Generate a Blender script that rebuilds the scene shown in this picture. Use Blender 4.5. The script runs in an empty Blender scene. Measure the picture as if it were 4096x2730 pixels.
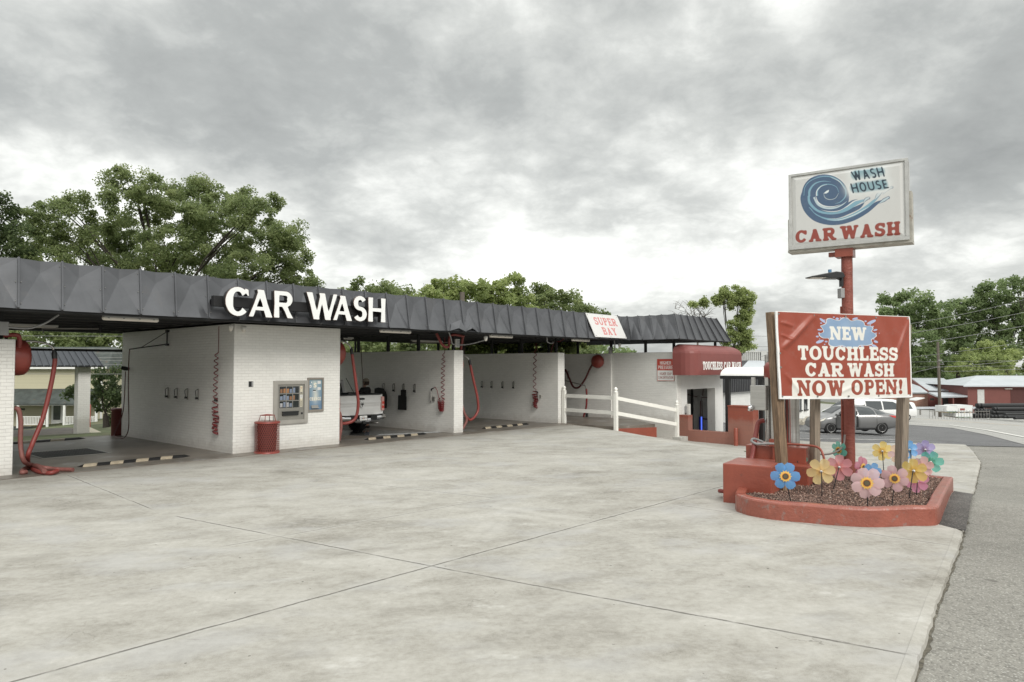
import bpy, bmesh, math, random
import numpy as np
from mathutils import Vector, Matrix, geometry
random.seed(7); RNG = np.random.default_rng(7)
SC = bpy.context.scene; COL = SC.collection
R = math.radians

# ------------------------------------------------------------------ camera
EYE = 2.4; FPX = 2869.87; PITCH = .0363; YAW = .7289
cam_d = bpy.data.cameras.new('camera'); cam = bpy.data.objects.new('camera', cam_d); COL.objects.link(cam)
cam.location = (0, 0, EYE); cam.rotation_euler = (math.pi/2 + PITCH, 0, 0)
cam_d.sensor_width = 36; cam_d.lens = 36*FPX/4096; cam_d.clip_start = .1; cam_d.clip_end = 3000
SC.camera = cam

# ------------------------------------------------------------------ light, sky, exposure
SUN_EL, SUN_AZ = 36, 152            # degrees; azimuth clockwise from +Y
sun_d = bpy.data.lights.new('sun', 'SUN'); sun = bpy.data.objects.new('sun', sun_d); COL.objects.link(sun)
sun_d.energy = 1.5; sun_d.angle = R(24); sun_d.color = (1, .965, .9)
_az, _el = R(SUN_AZ), R(SUN_EL)
_dir = Vector((math.sin(_az)*math.cos(_el), math.cos(_az)*math.cos(_el), math.sin(_el)))
sun.rotation_euler = _dir.to_track_quat('Z', 'Y').to_euler(); sun.location = _dir*60
world = bpy.data.worlds.new('World'); SC.world = world; world.use_nodes = True
SC.view_settings.view_transform = 'Standard'; SC.view_settings.look = 'None'
SC.view_settings.exposure = 0.33; SC.view_settings.gamma = 1

class NT:
    """small node-tree writer"""
    def __init__(s, tree): s.t = tree; s.n = tree.nodes; s.l = tree.links
    def new(s, typ, ins=None, **props):
        n = s.n.new(typ)
        for k, v in props.items(): setattr(n, k, v)
        for k, v in (ins or {}).items(): s.put(n.inputs[k], v)
        return n
    def put(s, sock, v):
        if isinstance(v, bpy.types.NodeSocket): s.l.new(v, sock)
        else: sock.default_value = v
    def math(s, op, a, b=0.0, c=None, clamp=False):
        n = s.n.new('ShaderNodeMath'); n.operation = op; n.use_clamp = clamp
        s.put(n.inputs[0], a); s.put(n.inputs[1], b)
        if c is not None: s.put(n.inputs[2], c)
        return n.outputs[0]
    def vmath(s, op, a, b=None):
        n = s.n.new('ShaderNodeVectorMath'); n.operation = op; s.put(n.inputs[0], a)
        if b is not None: s.put(n.inputs[1], b)
        return n.outputs['Value'] if op in ('DOT_PRODUCT', 'LENGTH') else n.outputs['Vector']
    def scale(s, a, k):
        n = s.n.new('ShaderNodeVectorMath'); n.operation = 'SCALE'; s.put(n.inputs[0], a); s.put(n.inputs['Scale'], k)
        return n.outputs['Vector']
    def noise(s, vec, scale=1, detail=4, rough=.5, dist=0):
        n = s.new('ShaderNodeTexNoise', {'Scale': scale, 'Detail': detail, 'Roughness': rough, 'Distortion': dist})
        if vec is not None: s.put(n.inputs['Vector'], vec)
        return n.outputs['Fac']
    def ramp(s, fac, stops, interp='LINEAR'):
        n = s.n.new('ShaderNodeValToRGB'); n.color_ramp.interpolation = interp
        e = n.color_ramp.elements
        while len(e) < len(stops): e.new(.5)
        for el, (p, c) in zip(e, stops):
            el.position = p
            el.color = (c, c, c, 1) if isinstance(c, (int, float)) else (*c[:3], 1)
        s.put(n.inputs['Fac'], fac); return n.outputs['Color']
    def mix(s, fac, a, b, mode='MIX'):
        n = s.n.new('ShaderNodeMix'); n.data_type = 'RGBA'; n.blend_type = mode; n.clamp_factor = True
        s.put(n.inputs[0], fac)
        for k, v in ((6, a), (7, b)):
            if isinstance(v, (tuple, list)): v = (*v[:3], 1)
            s.put(n.inputs[k], v)
        return n.outputs[2]
    def maprange(s, v, a, b, c, d, smooth=True):
        n = s.n.new('ShaderNodeMapRange'); n.interpolation_type = 'SMOOTHSTEP' if smooth else 'LINEAR'
        for i, x in enumerate((v, a, b, c, d)): s.put(n.inputs[i], x)
        return n.outputs[0]

def build_world():
    w = NT(world.node_tree); w.n.clear()
    out = w.new('ShaderNodeOutputWorld')
    sky = w.new('ShaderNodeTexSky'); sky.sky_type = 'NISHITA'; sky.sun_disc = False
    sky.sun_elevation = R(SUN_EL); sky.sun_rotation = R(SUN_AZ)
    tc = w.new('ShaderNodeTexCoord'); d = tc.outputs['Generated']
    sep = w.new('ShaderNodeSeparateXYZ', {0: d}); x, y, z = sep.outputs
    zz = w.math('MAXIMUM', z, 0.0)
    k = w.math('DIVIDE', 1.0, w.math('ADD', zz, .33))
    p = w.scale(d, k)                                            # the flat underside of the cloud deck
    flat = w.new('ShaderNodeCombineXYZ', {0: w.new('ShaderNodeSeparateXYZ', {0: p}).outputs[0], 1: w.new('ShaderNodeSeparateXYZ', {0: p}).outputs[1], 2: 1.7}).outputs[0]
    big = w.noise(w.vmath('ADD', flat, SKY_OFF), .8, 3, .5, .3)
    mid = w.noise(w.vmath('ADD', flat, (7.7, 1.2, 0)), 1.9, 9, .55, .15)
    fine = w.noise(w.vmath('ADD', flat, (1.1, 9.2, 3)), 6.8, 8, .6, .2)
    bil = w.math('SUBTRACT', 1.0, w.math('MULTIPLY', w.math('ABSOLUTE', w.math('SUBTRACT', fine, .5)), 3.2))
    bil = w.math('ADD', w.math('MULTIPLY', bil, .5), .13)
    den = w.math('ADD', w.math('ADD', w.math('MULTIPLY', big, .34), w.math('MULTIPLY', mid, .58)), w.math('MULTIPLY', bil, .15))
    den = w.math('ADD', w.math('MULTIPLY', den, 1.75), -.435)
    # thick and thin places of the deck, each a direction in the sky
    for (az, el, wd, amt) in SKY_SPOTS:
        c = (math.sin(R(az))*math.cos(R(el)), math.cos(R(az))*math.cos(R(el)), math.sin(R(el)))
        dv = w.vmath('SUBTRACT', d, c)
        dv = w.vmath('MULTIPLY', dv, (1, 1, 1.9))
        g = w.math('POWER', 2.718, w.math('MULTIPLY', w.math('POWER', w.math('DIVIDE', w.vmath('LENGTH', dv), wd), 2), -1.0))
        den = w.math('ADD', den, w.math('MULTIPLY', g, amt))
    col = w.ramp(den, [(.34, (.96, .965, .93)), (.44, (.74, .75, .72)), (.55, (.53, .542, .522)), (.68, (.375, .388, .378)), (.88, (.27, .28, .275))])
    up = w.maprange(z, .42, .9, 1.0, SKY_ZENITH)                   # an overcast sky is brightest overhead
    cloud = w.scale(col, w.math('MULTIPLY', up, 10*SKY_GAIN))
    low = w.maprange(z, -.05, .03, .35, 1.0)
    cloud = w.scale(cloud, low)
    c = w.mix(.965, sky.outputs[0], cloud)
    bg = w.new('ShaderNodeBackground', {'Color': c, 'Strength': .1})
    w.l.new(bg.outputs[0], out.inputs[0])
SKY_OFF = (3.1, 4.6, 0.0); SKY_ZENITH = 2.3; SKY_GAIN = 1.08
# (azimuth, elevation, radius, density)
SKY_SPOTS = [(math.degrees(math.atan((x-1176)/1649)), math.degrees(math.atan((844-y)/1649)), r_, a_) for x, y, r_, a_ in (
    (60, 440, .09, -.12), (830, 420, .10, -.13), (1130, 650, .13, -.11), (1850, 60, .055, -.16), (1720, 580, .10, -.09), (120, 60, .10, -.05), (1480, 90, .07, -.05), (620, 560, .10, -.06), (2250, 90, .08, -.06), (2300, 620, .09, -.05),
    (400, 290, .13, .10), (1620, 430, .10, .12), (1000, 190, .14, .07), (2280, 420, .09, .09), (560, 90, .08, .05), (1330, 330, .11, .07), (950, 560, .06, .05), (2000, 700, .05, .05))]
build_world()

# ------------------------------------------------------------------ where a picture point lies in the place
UV_ = np.array([math.sin(YAW), math.cos(YAW)]); VV_ = np.array([-UV_[1], UV_[0]]); AA = np.array([-7.6868, 19.8391])
BROT = math.atan2(UV_[1], UV_[0])
def ray(px, py):
    a = (px-2048)/FPX; b = -(py-1365)/FPX
    return np.array([a, math.cos(PITCH)-b*math.sin(PITCH), math.sin(PITCH)+b*math.cos(PITCH)])
def atz(px, py, z=0): d = ray(px, py); k = (z-EYE)/d[2]; return Vector((d[0]*k, d[1]*k, z))
def aty(px, py, y): d = ray(px, py); k = y/d[1]; return Vector((d[0]*k, y, EYE+d[2]*k))
def bl(P): q = np.array(P[:2])-AA; return (float(q@UV_), float(q@VV_), P[2])      # world -> building s, t, z
def bw(s, t, z=0): q = AA+UV_*s+VV_*t; return Vector((q[0], q[1], z))            # building -> world
def on_t(px, py, t=0): d = ray(px, py); k = (t+AA@VV_)/(d[:2]@VV_); return bl((d[0]*k, d[1]*k, EYE+d[2]*k))
def on_s(px, py, s=0): d = ray(px, py); k = (s+AA@UV_)/(d[:2]@UV_); return bl((d[0]*k, d[1]*k, EYE+d[2]*k))
HX = [-1e4, 12.4, 13.4, 14.7, 16.7, 17.5, 21, 28, 77, 143, 500]; HZV = [0, 0, -.12, -.40, -.70, -.82, -.88, -.98, -3.5, -7.2, -14]
def hz(x, y):                                                        # height of the ground
    d = .94*x+.33*y
    z = float((np.interp(d-.35, HX, HZV)+np.interp(d, HX, HZV)+np.interp(d+.35, HX, HZV))/3)
    q = (x-AA[0], y-AA[1]); s_ = q[0]*UV_[0]+q[1]*UV_[1]; t_ = q[0]*VV_[0]+q[1]*VV_[1]           # the land falls away behind the wash
    return z-.085*min(60, max(0, t_-13.5))*min(1, max(0, (32-s_)/14))
def atg(px, py, dz=0):
    d = ray(px, py); k = 3.0
    while k < 900:
        if EYE+d[2]*k < hz(d[0]*k, d[1]*k)+dz: break
        k += .05 if k < 60 else .5
    return Vector((d[0]*k, d[1]*k, hz(d[0]*k, d[1]*k)+dz))
ST = np.array([.566, .824]); SN = np.array([.824, -.566])            # along the street, across it

# ------------------------------------------------------------------ mesh helpers
class MB:
    def __init__(s): s.v = []; s.f = []; s.m = []; s.sm = []
    def add(s, vs, fs, mi=0, smooth=False, M=None):
        o = len(s.v)
        s.v += [tuple(M @ Vector(p)) for p in vs] if M is not None else [tuple(p) for p in vs]
        for f in fs: s.f.append(tuple(i+o for i in f)); s.m.append(mi); s.sm.append(smooth)
        return s
    def box(s, lo, hi, mi=0, M=None):
        x0, y0, z0 = lo; x1, y1, z1 = hi
        return s.add([(x0,y0,z0),(x1,y0,z0),(x1,y1,z0),(x0,y1,z0),(x0,y0,z1),(x1,y0,z1),(x1,y1,z1),(x0,y1,z1)],
                     [(0,3,2,1),(4,5,6,7),(0,1,5,4),(1,2,6,5),(2,3,7,6),(3,0,4,7)], mi, False, M)
    def cbox(s, c, d, mi=0, M=None):
        return s.box([c[i]-d[i]/2 for i in range(3)], [c[i]+d[i]/2 for i in range(3)], mi, M)
    def prism(s, poly, z0, z1, mi=0, M=None):                         # poly counter-clockwise
        n = len(poly); vs = [(p[0],p[1],z0) for p in poly]+[(p[0],p[1],z1) for p in poly]
        fs = [tuple(range(n-1,-1,-1)), tuple(range(n,2*n))]+[(i,(i+1)%n,(i+1)%n+n,i+n) for i in range(n)]
        return s.add(vs, fs, mi, False, M)
    def tube(s, pts, r, n=8, mi=0, caps=True, closed=False):
        pts = [Vector(p) for p in pts]; rs = r if isinstance(r, (list, tuple)) else [r]*len(pts)
        N = len(pts); T = []
        for i in range(N):
            a = pts[(i-1) % N] if (i > 0 or closed) else pts[i]; b = pts[(i+1) % N] if (i < N-1 or closed) else pts[i]
            t = b-a; T.append(t.normalized() if t.length > 1e-9 else Vector((0,0,1)))
        up = Vector((0,0,1)) if abs(T[0].z) < .9 else Vector((1,0,0))
        nx = T[0].cross(up).normalized(); vs = []
        for i in range(N):
            nx = (nx-T[i]*nx.dot(T[i]));
            if nx.length < 1e-6: nx = T[i].orthogonal()
            nx.normalize(); ny = T[i].cross(nx)
            for j in range(n):
                a = 2*math.pi*j/n; vs.append(pts[i]+(nx*math.cos(a)+ny*math.sin(a))*rs[i])
        fs = []
        for i in range(N if closed else N-1):
            k = (i+1) % N
            for j in range(n): fs.append((i*n+j, i*n+(j+1)%n, k*n+(j+1)%n, k*n+j))
        s.add(vs, fs, mi, True)
        if caps and not closed:
            s.add(vs[:n], [tuple(range(n-1,-1,-1))], mi); s.add(vs[-n:], [tuple(range(n))], mi)
        return s
    def cyl(s, a, b, r0, r1=None, n=16, mi=0): return s.tube([a, b], [r0, r0 if r1 is None else r1], n, mi)
    def lathe(s, prof, n=24, mi=0, M=None, smooth=True):              # prof: (radius, z) upwards
        vs = [(r*math.cos(2*math.pi*j/n), r*math.sin(2*math.pi*j/n), z) for r, z in prof for j in range(n)]
        fs = [(i*n+j, i*n+(j+1)%n, (i+1)*n+(j+1)%n, (i+1)*n+j) for i in range(len(prof)-1) for j in range(n)]
        s.add(vs, fs, mi, smooth, M); m = len(prof)
        s.add(vs[:n], [tuple(range(n-1,-1,-1))], mi, False, M); s.add(vs[-n:], [tuple(range(n))], mi, False, M)
        return s
    def grid(s, fn, nu, nv, mi=0, smooth=True):
        vs = [fn(i/nu, j/nv) for j in range(nv+1) for i in range(nu+1)]
        fs = [(j*(nu+1)+i, j*(nu+1)+i+1, (j+1)*(nu+1)+i+1, (j+1)*(nu+1)+i) for j in range(nv) for i in range(nu)]
        return s.add(vs, fs, mi, smooth)
    def build(s, name, mats, parent=None, loc=None, rotz=0, bevel=0, seg=2):
        me = bpy.data.meshes.new(name); me.from_pydata(s.v, [], s.f)
        mats = mats if isinstance(mats, (list, tuple)) else [mats]
        for m in mats: me.materials.append(m)
        me.polygons.foreach_set('material_index', s.m); me.polygons.foreach_set('use_smooth', s.sm)
        if bevel:
            bm = bmesh.new(); bm.from_mesh(me); bmesh.ops.remove_doubles(bm, verts=bm.verts, dist=1e-5)
            es = [e for e in bm.edges if len(e.link_faces) == 2 and e.calc_face_angle(0) > .6]
            bmesh.ops.bevel(bm, geom=es, offset=bevel, segments=seg, affect='EDGES', profile=.6, clamp_overlap=True)
            bm.to_mesh(me); bm.free()
        box_uv(me)
        o = bpy.data.objects.new(name, me); COL.objects.link(o)
        if parent is not None: o.parent = parent
        if loc is not None: o.location = loc
        if rotz: o.rotation_euler = (0, 0, rotz)
        return o
def box_uv(me):
    n = len(me.loops)
    if not n: return
    uv = me.uv_layers.new(name='UVMap')
    co = np.empty(len(me.vertices)*3); me.vertices.foreach_get('co', co); co = co.reshape(-1, 3)
    vi = np.empty(n, int); me.loops.foreach_get('vertex_index', vi)
    nr = np.empty(len(me.polygons)*3); me.polygons.foreach_get('normal', nr); nr = np.abs(nr.reshape(-1, 3))
    tot = np.empty(len(me.polygons), int); me.polygons.foreach_get('loop_total', tot)
    ax = np.repeat(np.argmax(nr, 1), tot); c = co[vi]
    out = np.where((ax == 0)[:, None], c[:, [1, 2]], np.where((ax == 1)[:, None], c[:, [0, 2]], c[:, [0, 1]]))
    uv.data.foreach_set('uv', out.astype(np.float32).ravel())
def tag(o, label=None, cat=None, group=None, kind=None):
    for k, v in (('label', label), ('category', cat), ('group', group), ('kind', kind)):
        if v: o[k] = v
    return o
def thing(name, label, cat, loc=(0,0,0), rotz=0, group=None):
    o = bpy.data.objects.new(name, None); o.empty_display_size = .2; COL.objects.link(o)
    o.location = loc; o.rotation_euler = (0, 0, rotz); return tag(o, label, cat, group)
KIDS = {}
def copy_tree(o, parent=None):
    c = o.copy(); COL.objects.link(c)
    if parent is not None: c.parent = parent
    for ch in [x for x in COL.objects if x.parent is o]: copy_tree(ch, c)
    return c
def drape(name, outline, m, dz=0, step=1.0, hfun=None, grow=0):
    """a sheet laid on the ground inside an outline"""
    hf = hfun or hz
    P = []
    for i, a in enumerate(outline):
        b = outline[(i+1) % len(outline)]; L = math.hypot(b[0]-a[0], b[1]-a[1]); k = max(1, int(L/step))
        P += [(a[0]+(b[0]-a[0])*j/k, a[1]+(b[1]-a[1])*j/k) for j in range(k)]
    xs = [p[0] for p in P]; ys = [p[1] for p in P]
    X, Y = np.meshgrid(np.arange(min(xs)+step*.37, max(xs), step), np.arange(min(ys)+step*.41, max(ys), step))
    gx, gy = X.ravel(), Y.ravel(); arr = np.array(P); ins = inpoly(gx, gy, arr)
    A2 = arr; B2 = np.roll(arr, -1, 0); keep = ins.copy()
    for a, b in zip(A2, B2):
        ab = b-a; L2 = max(1e-9, ab@ab); t = np.clip(((gx-a[0])*ab[0]+(gy-a[1])*ab[1])/L2, 0, 1)
        keep &= np.hypot(gx-a[0]-t*ab[0], gy-a[1]-t*ab[1]) > step*.25
    n = len(P); pts = [Vector(p) for p in P]+[Vector((a, b)) for a, b in zip(gx[keep], gy[keep])]
    v, e, f, *_ = geometry.delaunay_2d_cdt(pts, [], [tuple(range(n))], 1, 1e-6)
    me = bpy.data.meshes.new(name); me.from_pydata([(p.x, p.y, hf(p.x, p.y)+dz) for p in v], [], [tuple(t) for t in f])
    bm = bmesh.new(); bm.from_mesh(me); bmesh.ops.recalc_face_normals(bm, faces=bm.faces)
    if sum(fc.normal.z for fc in bm.faces) < 0: bmesh.ops.reverse_faces(bm, faces=bm.faces)
    bm.to_mesh(me); bm.free()
    me.materials.append(m); box_uv(me)
    o = bpy.data.objects.new(name, me); COL.objects.link(o); o['kind'] = 'structure'; return o
def inpoly(x, y, poly):
    r = np.zeros(x.shape, bool); P = np.asarray(poly, float); n = len(P); j = n-1
    for i in range(n):
        a, b = P[i], P[j]
        if a[1] != b[1]:
            c = ((a[1] > y) != (b[1] > y)) & (x < (b[0]-a[0])*(y-a[1])/(b[1]-a[1])+a[0]); r ^= c
        j = i
    return r
def spline(pts, n=8):                                                   # Catmull-Rom through points
    P = [Vector(p) for p in pts]; P = [P[0]*2-P[1]]+P+[P[-1]*2-P[-2]]; out = []
    for i in range(1, len(P)-2):
        a, b, c, d = P[i-1:i+3]
        for j in range(n):
            t = j/n; out.append(.5*((2*b)+(c-a)*t+(2*a-5*b+4*c-d)*t*t+(3*b-a-3*c+d)*t**3))
    return out+[P[-2]]

# ------------------------------------------------------------------ materials
M_ = {}
def pbr(name, col, rough=.6, metal=0, var=.10, vs=3., bump=0, bs=40., spots=None, stretch=None, coat=0, alpha=None, spec=.5, world_pos=False):
    if name in M_: return M_[name]
    m = bpy.data.materials.new(name); m.use_nodes = True; w = NT(m.node_tree); b = w.n['Principled BSDF']
    src = w.new('ShaderNodeNewGeometry').outputs['Position'] if world_pos else w.new('ShaderNodeTexCoord').outputs['Object']
    if stretch: src = w.vmath('MULTIPLY', src, stretch)
    c = (*col, 1)
    if var:
        f = w.noise(src, vs, 6, .6)
        lo = tuple(max(0, x*(1-var)) for x in col); hi = tuple(min(1, x*(1+var)) for x in col)
        c = w.ramp(f, [(.3, lo), (.7, hi)])
    if spots:                                                            # (colour, scale, threshold)
        sc, ss, th = spots
        f2 = w.noise(w.vmath('ADD', src, (5, 3, 1)), ss, 5, .6); c = w.mix(w.maprange(f2, th, th+.12, 0, 1), c, sc)
    w.put(b.inputs['Base Color'], c)
    b.inputs['Roughness'].default_value = rough; b.inputs['Metallic'].default_value = metal
    b.inputs['Specular IOR Level'].default_value = spec
    if coat: b.inputs['Coat Weight'].default_value = coat
    if bump:
        n = w.new('ShaderNodeBump', {'Strength': bump, 'Distance': .02, 'Height': w.noise(src, bs, 5, .6)}); w.l.new(n.outputs[0], b.inputs['Normal'])
    M_[name] = m; return m
def glow(name, col, strength):
    m = bpy.data.materials.new(name); m.use_nodes = True; b = m.node_tree.nodes['Principled BSDF']
    b.inputs['Base Color'].default_value = (*col, 1); b.inputs['Emission Color'].default_value = (*col, 1); b.inputs['Emission Strength'].default_value = strength
    return m
def brick_mat(name, paint, mortar, bw_=.215, rh=.079, bump=.5, rough=.55, grime=.35, mort=.006, var=.03):
    m = bpy.data.materials.new(name); m.use_nodes = True; w = NT(m.node_tree); b = w.n['Principled BSDF']
    uv = w.new('ShaderNodeUVMap').outputs[0]; pos = w.new('ShaderNodeNewGeometry').outputs['Position']
    wob = w.new('ShaderNodeTexNoise', {'Vector': uv, 'Scale': 3.0}).outputs['Color']
    uv2 = w.vmath('ADD', uv, w.scale(w.vmath('SUBTRACT', wob, (.5, .5, .5)), .012))
    br = w.new('ShaderNodeTexBrick', {'Vector': uv2, 'Scale': 1.0, 'Mortar Size': mort, 'Mortar Smooth': .6, 'Brick Width': bw_, 'Row Height': rh, 'Bias': 0.0,
               'Color1': (*[c*(1-var) for c in paint], 1), 'Color2': (*[min(1, c*(1+var)) for c in paint], 1), 'Mortar': (*mortar, 1)})
    n1 = w.noise(uv, 1.3, 6, .6); c = w.mix(w.maprange(n1, .45, .75, 0, .22), br.outputs['Color'], tuple(x*.86 for x in paint))
    st = w.noise(w.vmath('MULTIPLY', uv, (9, .7, 1)), 1.0, 5, .6)          # run-down streaks
    c = w.mix(w.maprange(st, .58, .8, 0, .16), c, (.42, .39, .34))
    z = w.new('ShaderNodeSeparateXYZ', {0: uv}).outputs[1]
    g = w.math('MULTIPLY', w.maprange(w.math('ADD', z, w.math('MULTIPLY', w.noise(uv, 5, 5, .6), -.45)), -.2, .14, 1, 0), grime)
    c = w.mix(g, c, (.36, .32, .27))
    w.put(b.inputs['Base Color'], c); b.inputs['Roughness'].default_value = rough
    h = w.math('ADD', w.math('MULTIPLY', br.outputs['Fac'], -1.0), w.math('MULTIPLY', w.noise(uv, 26, 4, .6), .35))
    # bricks laid by hand: some stand a little proud
    vor = w.new('ShaderNodeTexWhiteNoise', {}, noise_dimensions='2D'); 
    su = w.new('ShaderNodeSeparateXYZ', {0: uv2}); row = w.math('FLOOR', w.math('DIVIDE', su.outputs[1], rh))
    odd = w.math('MODULO', w.math('ABSOLUTE', row), 2.0)
    colm = w.math('FLOOR', w.math('DIVIDE', w.math('ADD', su.outputs[0], w.math('MULTIPLY', odd, bw_/2)), bw_))
    w.l.new(w.new('ShaderNodeCombineXYZ', {0: colm, 1: row}).outputs[0], vor.inputs['Vector'])
    h = w.math('ADD', h, w.math('MULTIPLY', vor.outputs['Value'], .45))
    n = w.new('ShaderNodeBump', {'Strength': bump, 'Distance': .012, 'Height': h}); w.l.new(n.outputs[0], b.inputs['Normal'])
    M_[name] = m; return m

WHITE_BRICK = brick_mat('painted_brick', (.80, .79, .755), (.70, .685, .65), bump=.6)
RED_BLOCK = brick_mat('painted_red_block', (.27, .07, .044), (.22, .06, .04), bw_=.40, rh=.20, bump=.4, rough=.45, grime=.25, mort=.008)
SIDEWHITE = brick_mat('painted_block', (.80, .80, .78), (.68, .68, .66), bw_=.40, rh=.20, bump=.3)
RAWBRICK = brick_mat('brown_brick', (.30, .15, .11), (.34, .28, .24), bw_=.22, rh=.08, bump=.3, var=.2)
RED_PAINT = pbr('red_paint', (.27, .068, .043), .34, var=.12, vs=4, bump=.25, bs=18, spots=((.205, .06, .042), 7., .62))
RED_PAINT_PALE = pbr('red_paint_weathered', (.29, .084, .056), .32, var=.16, vs=5, bump=.6, bs=22, spots=((.26, .15, .13), 7., .57), spec=.7)
RED_METAL = pbr('red_metal', (.25, .050, .038), .35, var=.08)
RED_HOSE = pbr('red_hose', (.225, .042, .035), .45, var=.12, vs=6)
RED_HOSE_OLD = pbr('worn_red_hose', (.22, .085, .072), .6, var=.2, vs=8)
DARK_HOSE = pbr('dark_red_hose', (.09, .018, .018), .4)
COIL = pbr('coil_hose_red', (.19, .022, .025), .3)
MANSARD = pbr('grey_sheet_metal', (.088, .090, .097), .33, .4, var=.22, vs=1.1, spots=((.10, .10, .105), 1.7, .58), bump=.06, bs=5)
MANSARD_LIGHT = MANSARD
BLACK_METAL = pbr('black_metal', (.010, .010, .011), .6)
DECK = pbr('black_roof_deck', (.026, .026, .027), .65, var=.2)
GREY_STEEL = pbr('grey_steel', (.30, .29, .27), .38, .6, var=.08)
STAINLESS = pbr('stainless_steel', (.50, .49, .47), .33, .85, var=.1, vs=2, bump=.03, bs=60, stretch=(1, 1, 12))
CHROME = pbr('chrome', (.75, .75, .76), .12, 1, var=0)
WHITE_PAINT = pbr('white_paint', (.82, .82, .80), .4, var=.04)
WHITE_VINYL = pbr('white_vinyl', (.80, .79, .74), .38, var=.05, spots=((.62, .6, .52), 6, .66))
LAMP_LENS = pbr('lamp_diffuser', (.72, .68, .62), .35, var=.05)
PLASTIC_WHITE = pbr('white_plastic', (.66, .65, .62), .35, var=.04)
PLASTIC_GREY = pbr('grey_plastic', (.30, .30, .30), .45)
RUBBER = pbr('black_rubber', (.013, .013, .013), .75, var=.3, vs=20)
CHARCOAL = pbr('charcoal_paint', (.016, .017, .018), .4)
WOODPOST = pbr('weathered_post', (.20, .135, .085), .75, var=.55, vs=3.2, bump=.5, bs=9, stretch=(14, 14, .8), spots=((.09, .06, .04), 3.0, .55))
WOODGREY = pbr('grey_timber_post', (.25, .205, .16), .8, var=.4, vs=3, bump=.4, bs=9, stretch=(14, 14, .8))
POLEWOOD = pbr('utility_pole_timber', (.13, .11, .09), .85, var=.3, vs=3, stretch=(8, 8, .6))
BARK = pbr('bark', (.05, .042, .034), .9, var=.35, vs=4, bump=.5, bs=10, stretch=(3, 3, .8))
GLASS_DARK = pbr('dark_window_glass', (.018, .022, .026), .06, 0, var=0, spec=.8)
GLASS_CAR = pbr('car_window_glass', (.05, .058, .062), .05, 0, var=0, spec=1.0)
SIGN_METAL = pbr('weathered_aluminium', (.50, .50, .485), .5, .3, var=.15, vs=5, spots=((.24, .17, .12), 4, .72))
CAR_GREY = pbr('grey_car_paint', (.23, .23, .232), .30, .55, var=.02, coat=.6)
CAR_WHITE = pbr('white_car_paint', (.74, .74, .73), .28, var=.02, coat=.6)
CAR_SILVER = pbr('silver_white_truck_paint', (.62, .62, .61), .3, var=.03, coat=.5)
CAR_TAN = pbr('tan_car_paint', (.40, .37, .31), .35, var=.02, coat=.4)
TYRE = pbr('tyre_rubber', (.014, .014, .014), .8, var=.2)
ALLOY = pbr('alloy_wheel', (.62, .62, .62), .28, .8, var=.03)
TAIL_RED = pbr('red_light_lens', (.50, .03, .02), .12, var=0, spec=.8)
LENS = pbr('clear_lens', (.75, .72, .62), .1, var=0, spec=.8)
AWNING = pbr('red_awning_fabric', (.20, .055, .048), .5, var=.08, vs=2, bump=.1, bs=9)
ROOF_METAL = pbr('pale_metal_roof', (.50, .53, .56), .45, .1, var=.08, vs=.4)
BARN_RED = pbr('red_sheet_wall', (.175, .058, .048), .6, var=.08, vs=.6)
SIDING = pbr('yellow_siding', (.58, .52, .31), .6, var=.05)
PORCH_ROOF = pbr('dark_shingle', (.055, .065, .06), .85, var=.35, vs=1.5, spots=((.12, .075, .05), 1.5, .62))
CABLE = pbr('grey_cable', (.30, .30, .30), .6)
CABLE_DARK = pbr('dark_cable', (.03, .03, .03), .6)
HDPE = pbr('black_plastic_pipe', (.018, .018, .019), .42, var=.15)
WRAP = pbr('white_plastic_wrap', (.72, .73, .72), .45, var=.08, vs=1.2)
TIMBER = pbr('sawn_timber', (.52, .40, .22), .7)
YELLOW_STRIPE = pbr('faded_yellow_paint', (.40, .34, .25), .7, var=.2, vs=9)
SKIN = pbr('skin', (.45, .27, .2), .5); HAIR = pbr('dark_hair', (.05, .035, .025), .7)
DARK_CLOTH = pbr('black_cloth', (.022, .022, .023), .9, var=.3, vs=8); JEANS = pbr('denim', (.06, .08, .12), .9, var=.2, vs=10); CAP = pbr('cap_cloth', (.30, .26, .21), .9)

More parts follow.
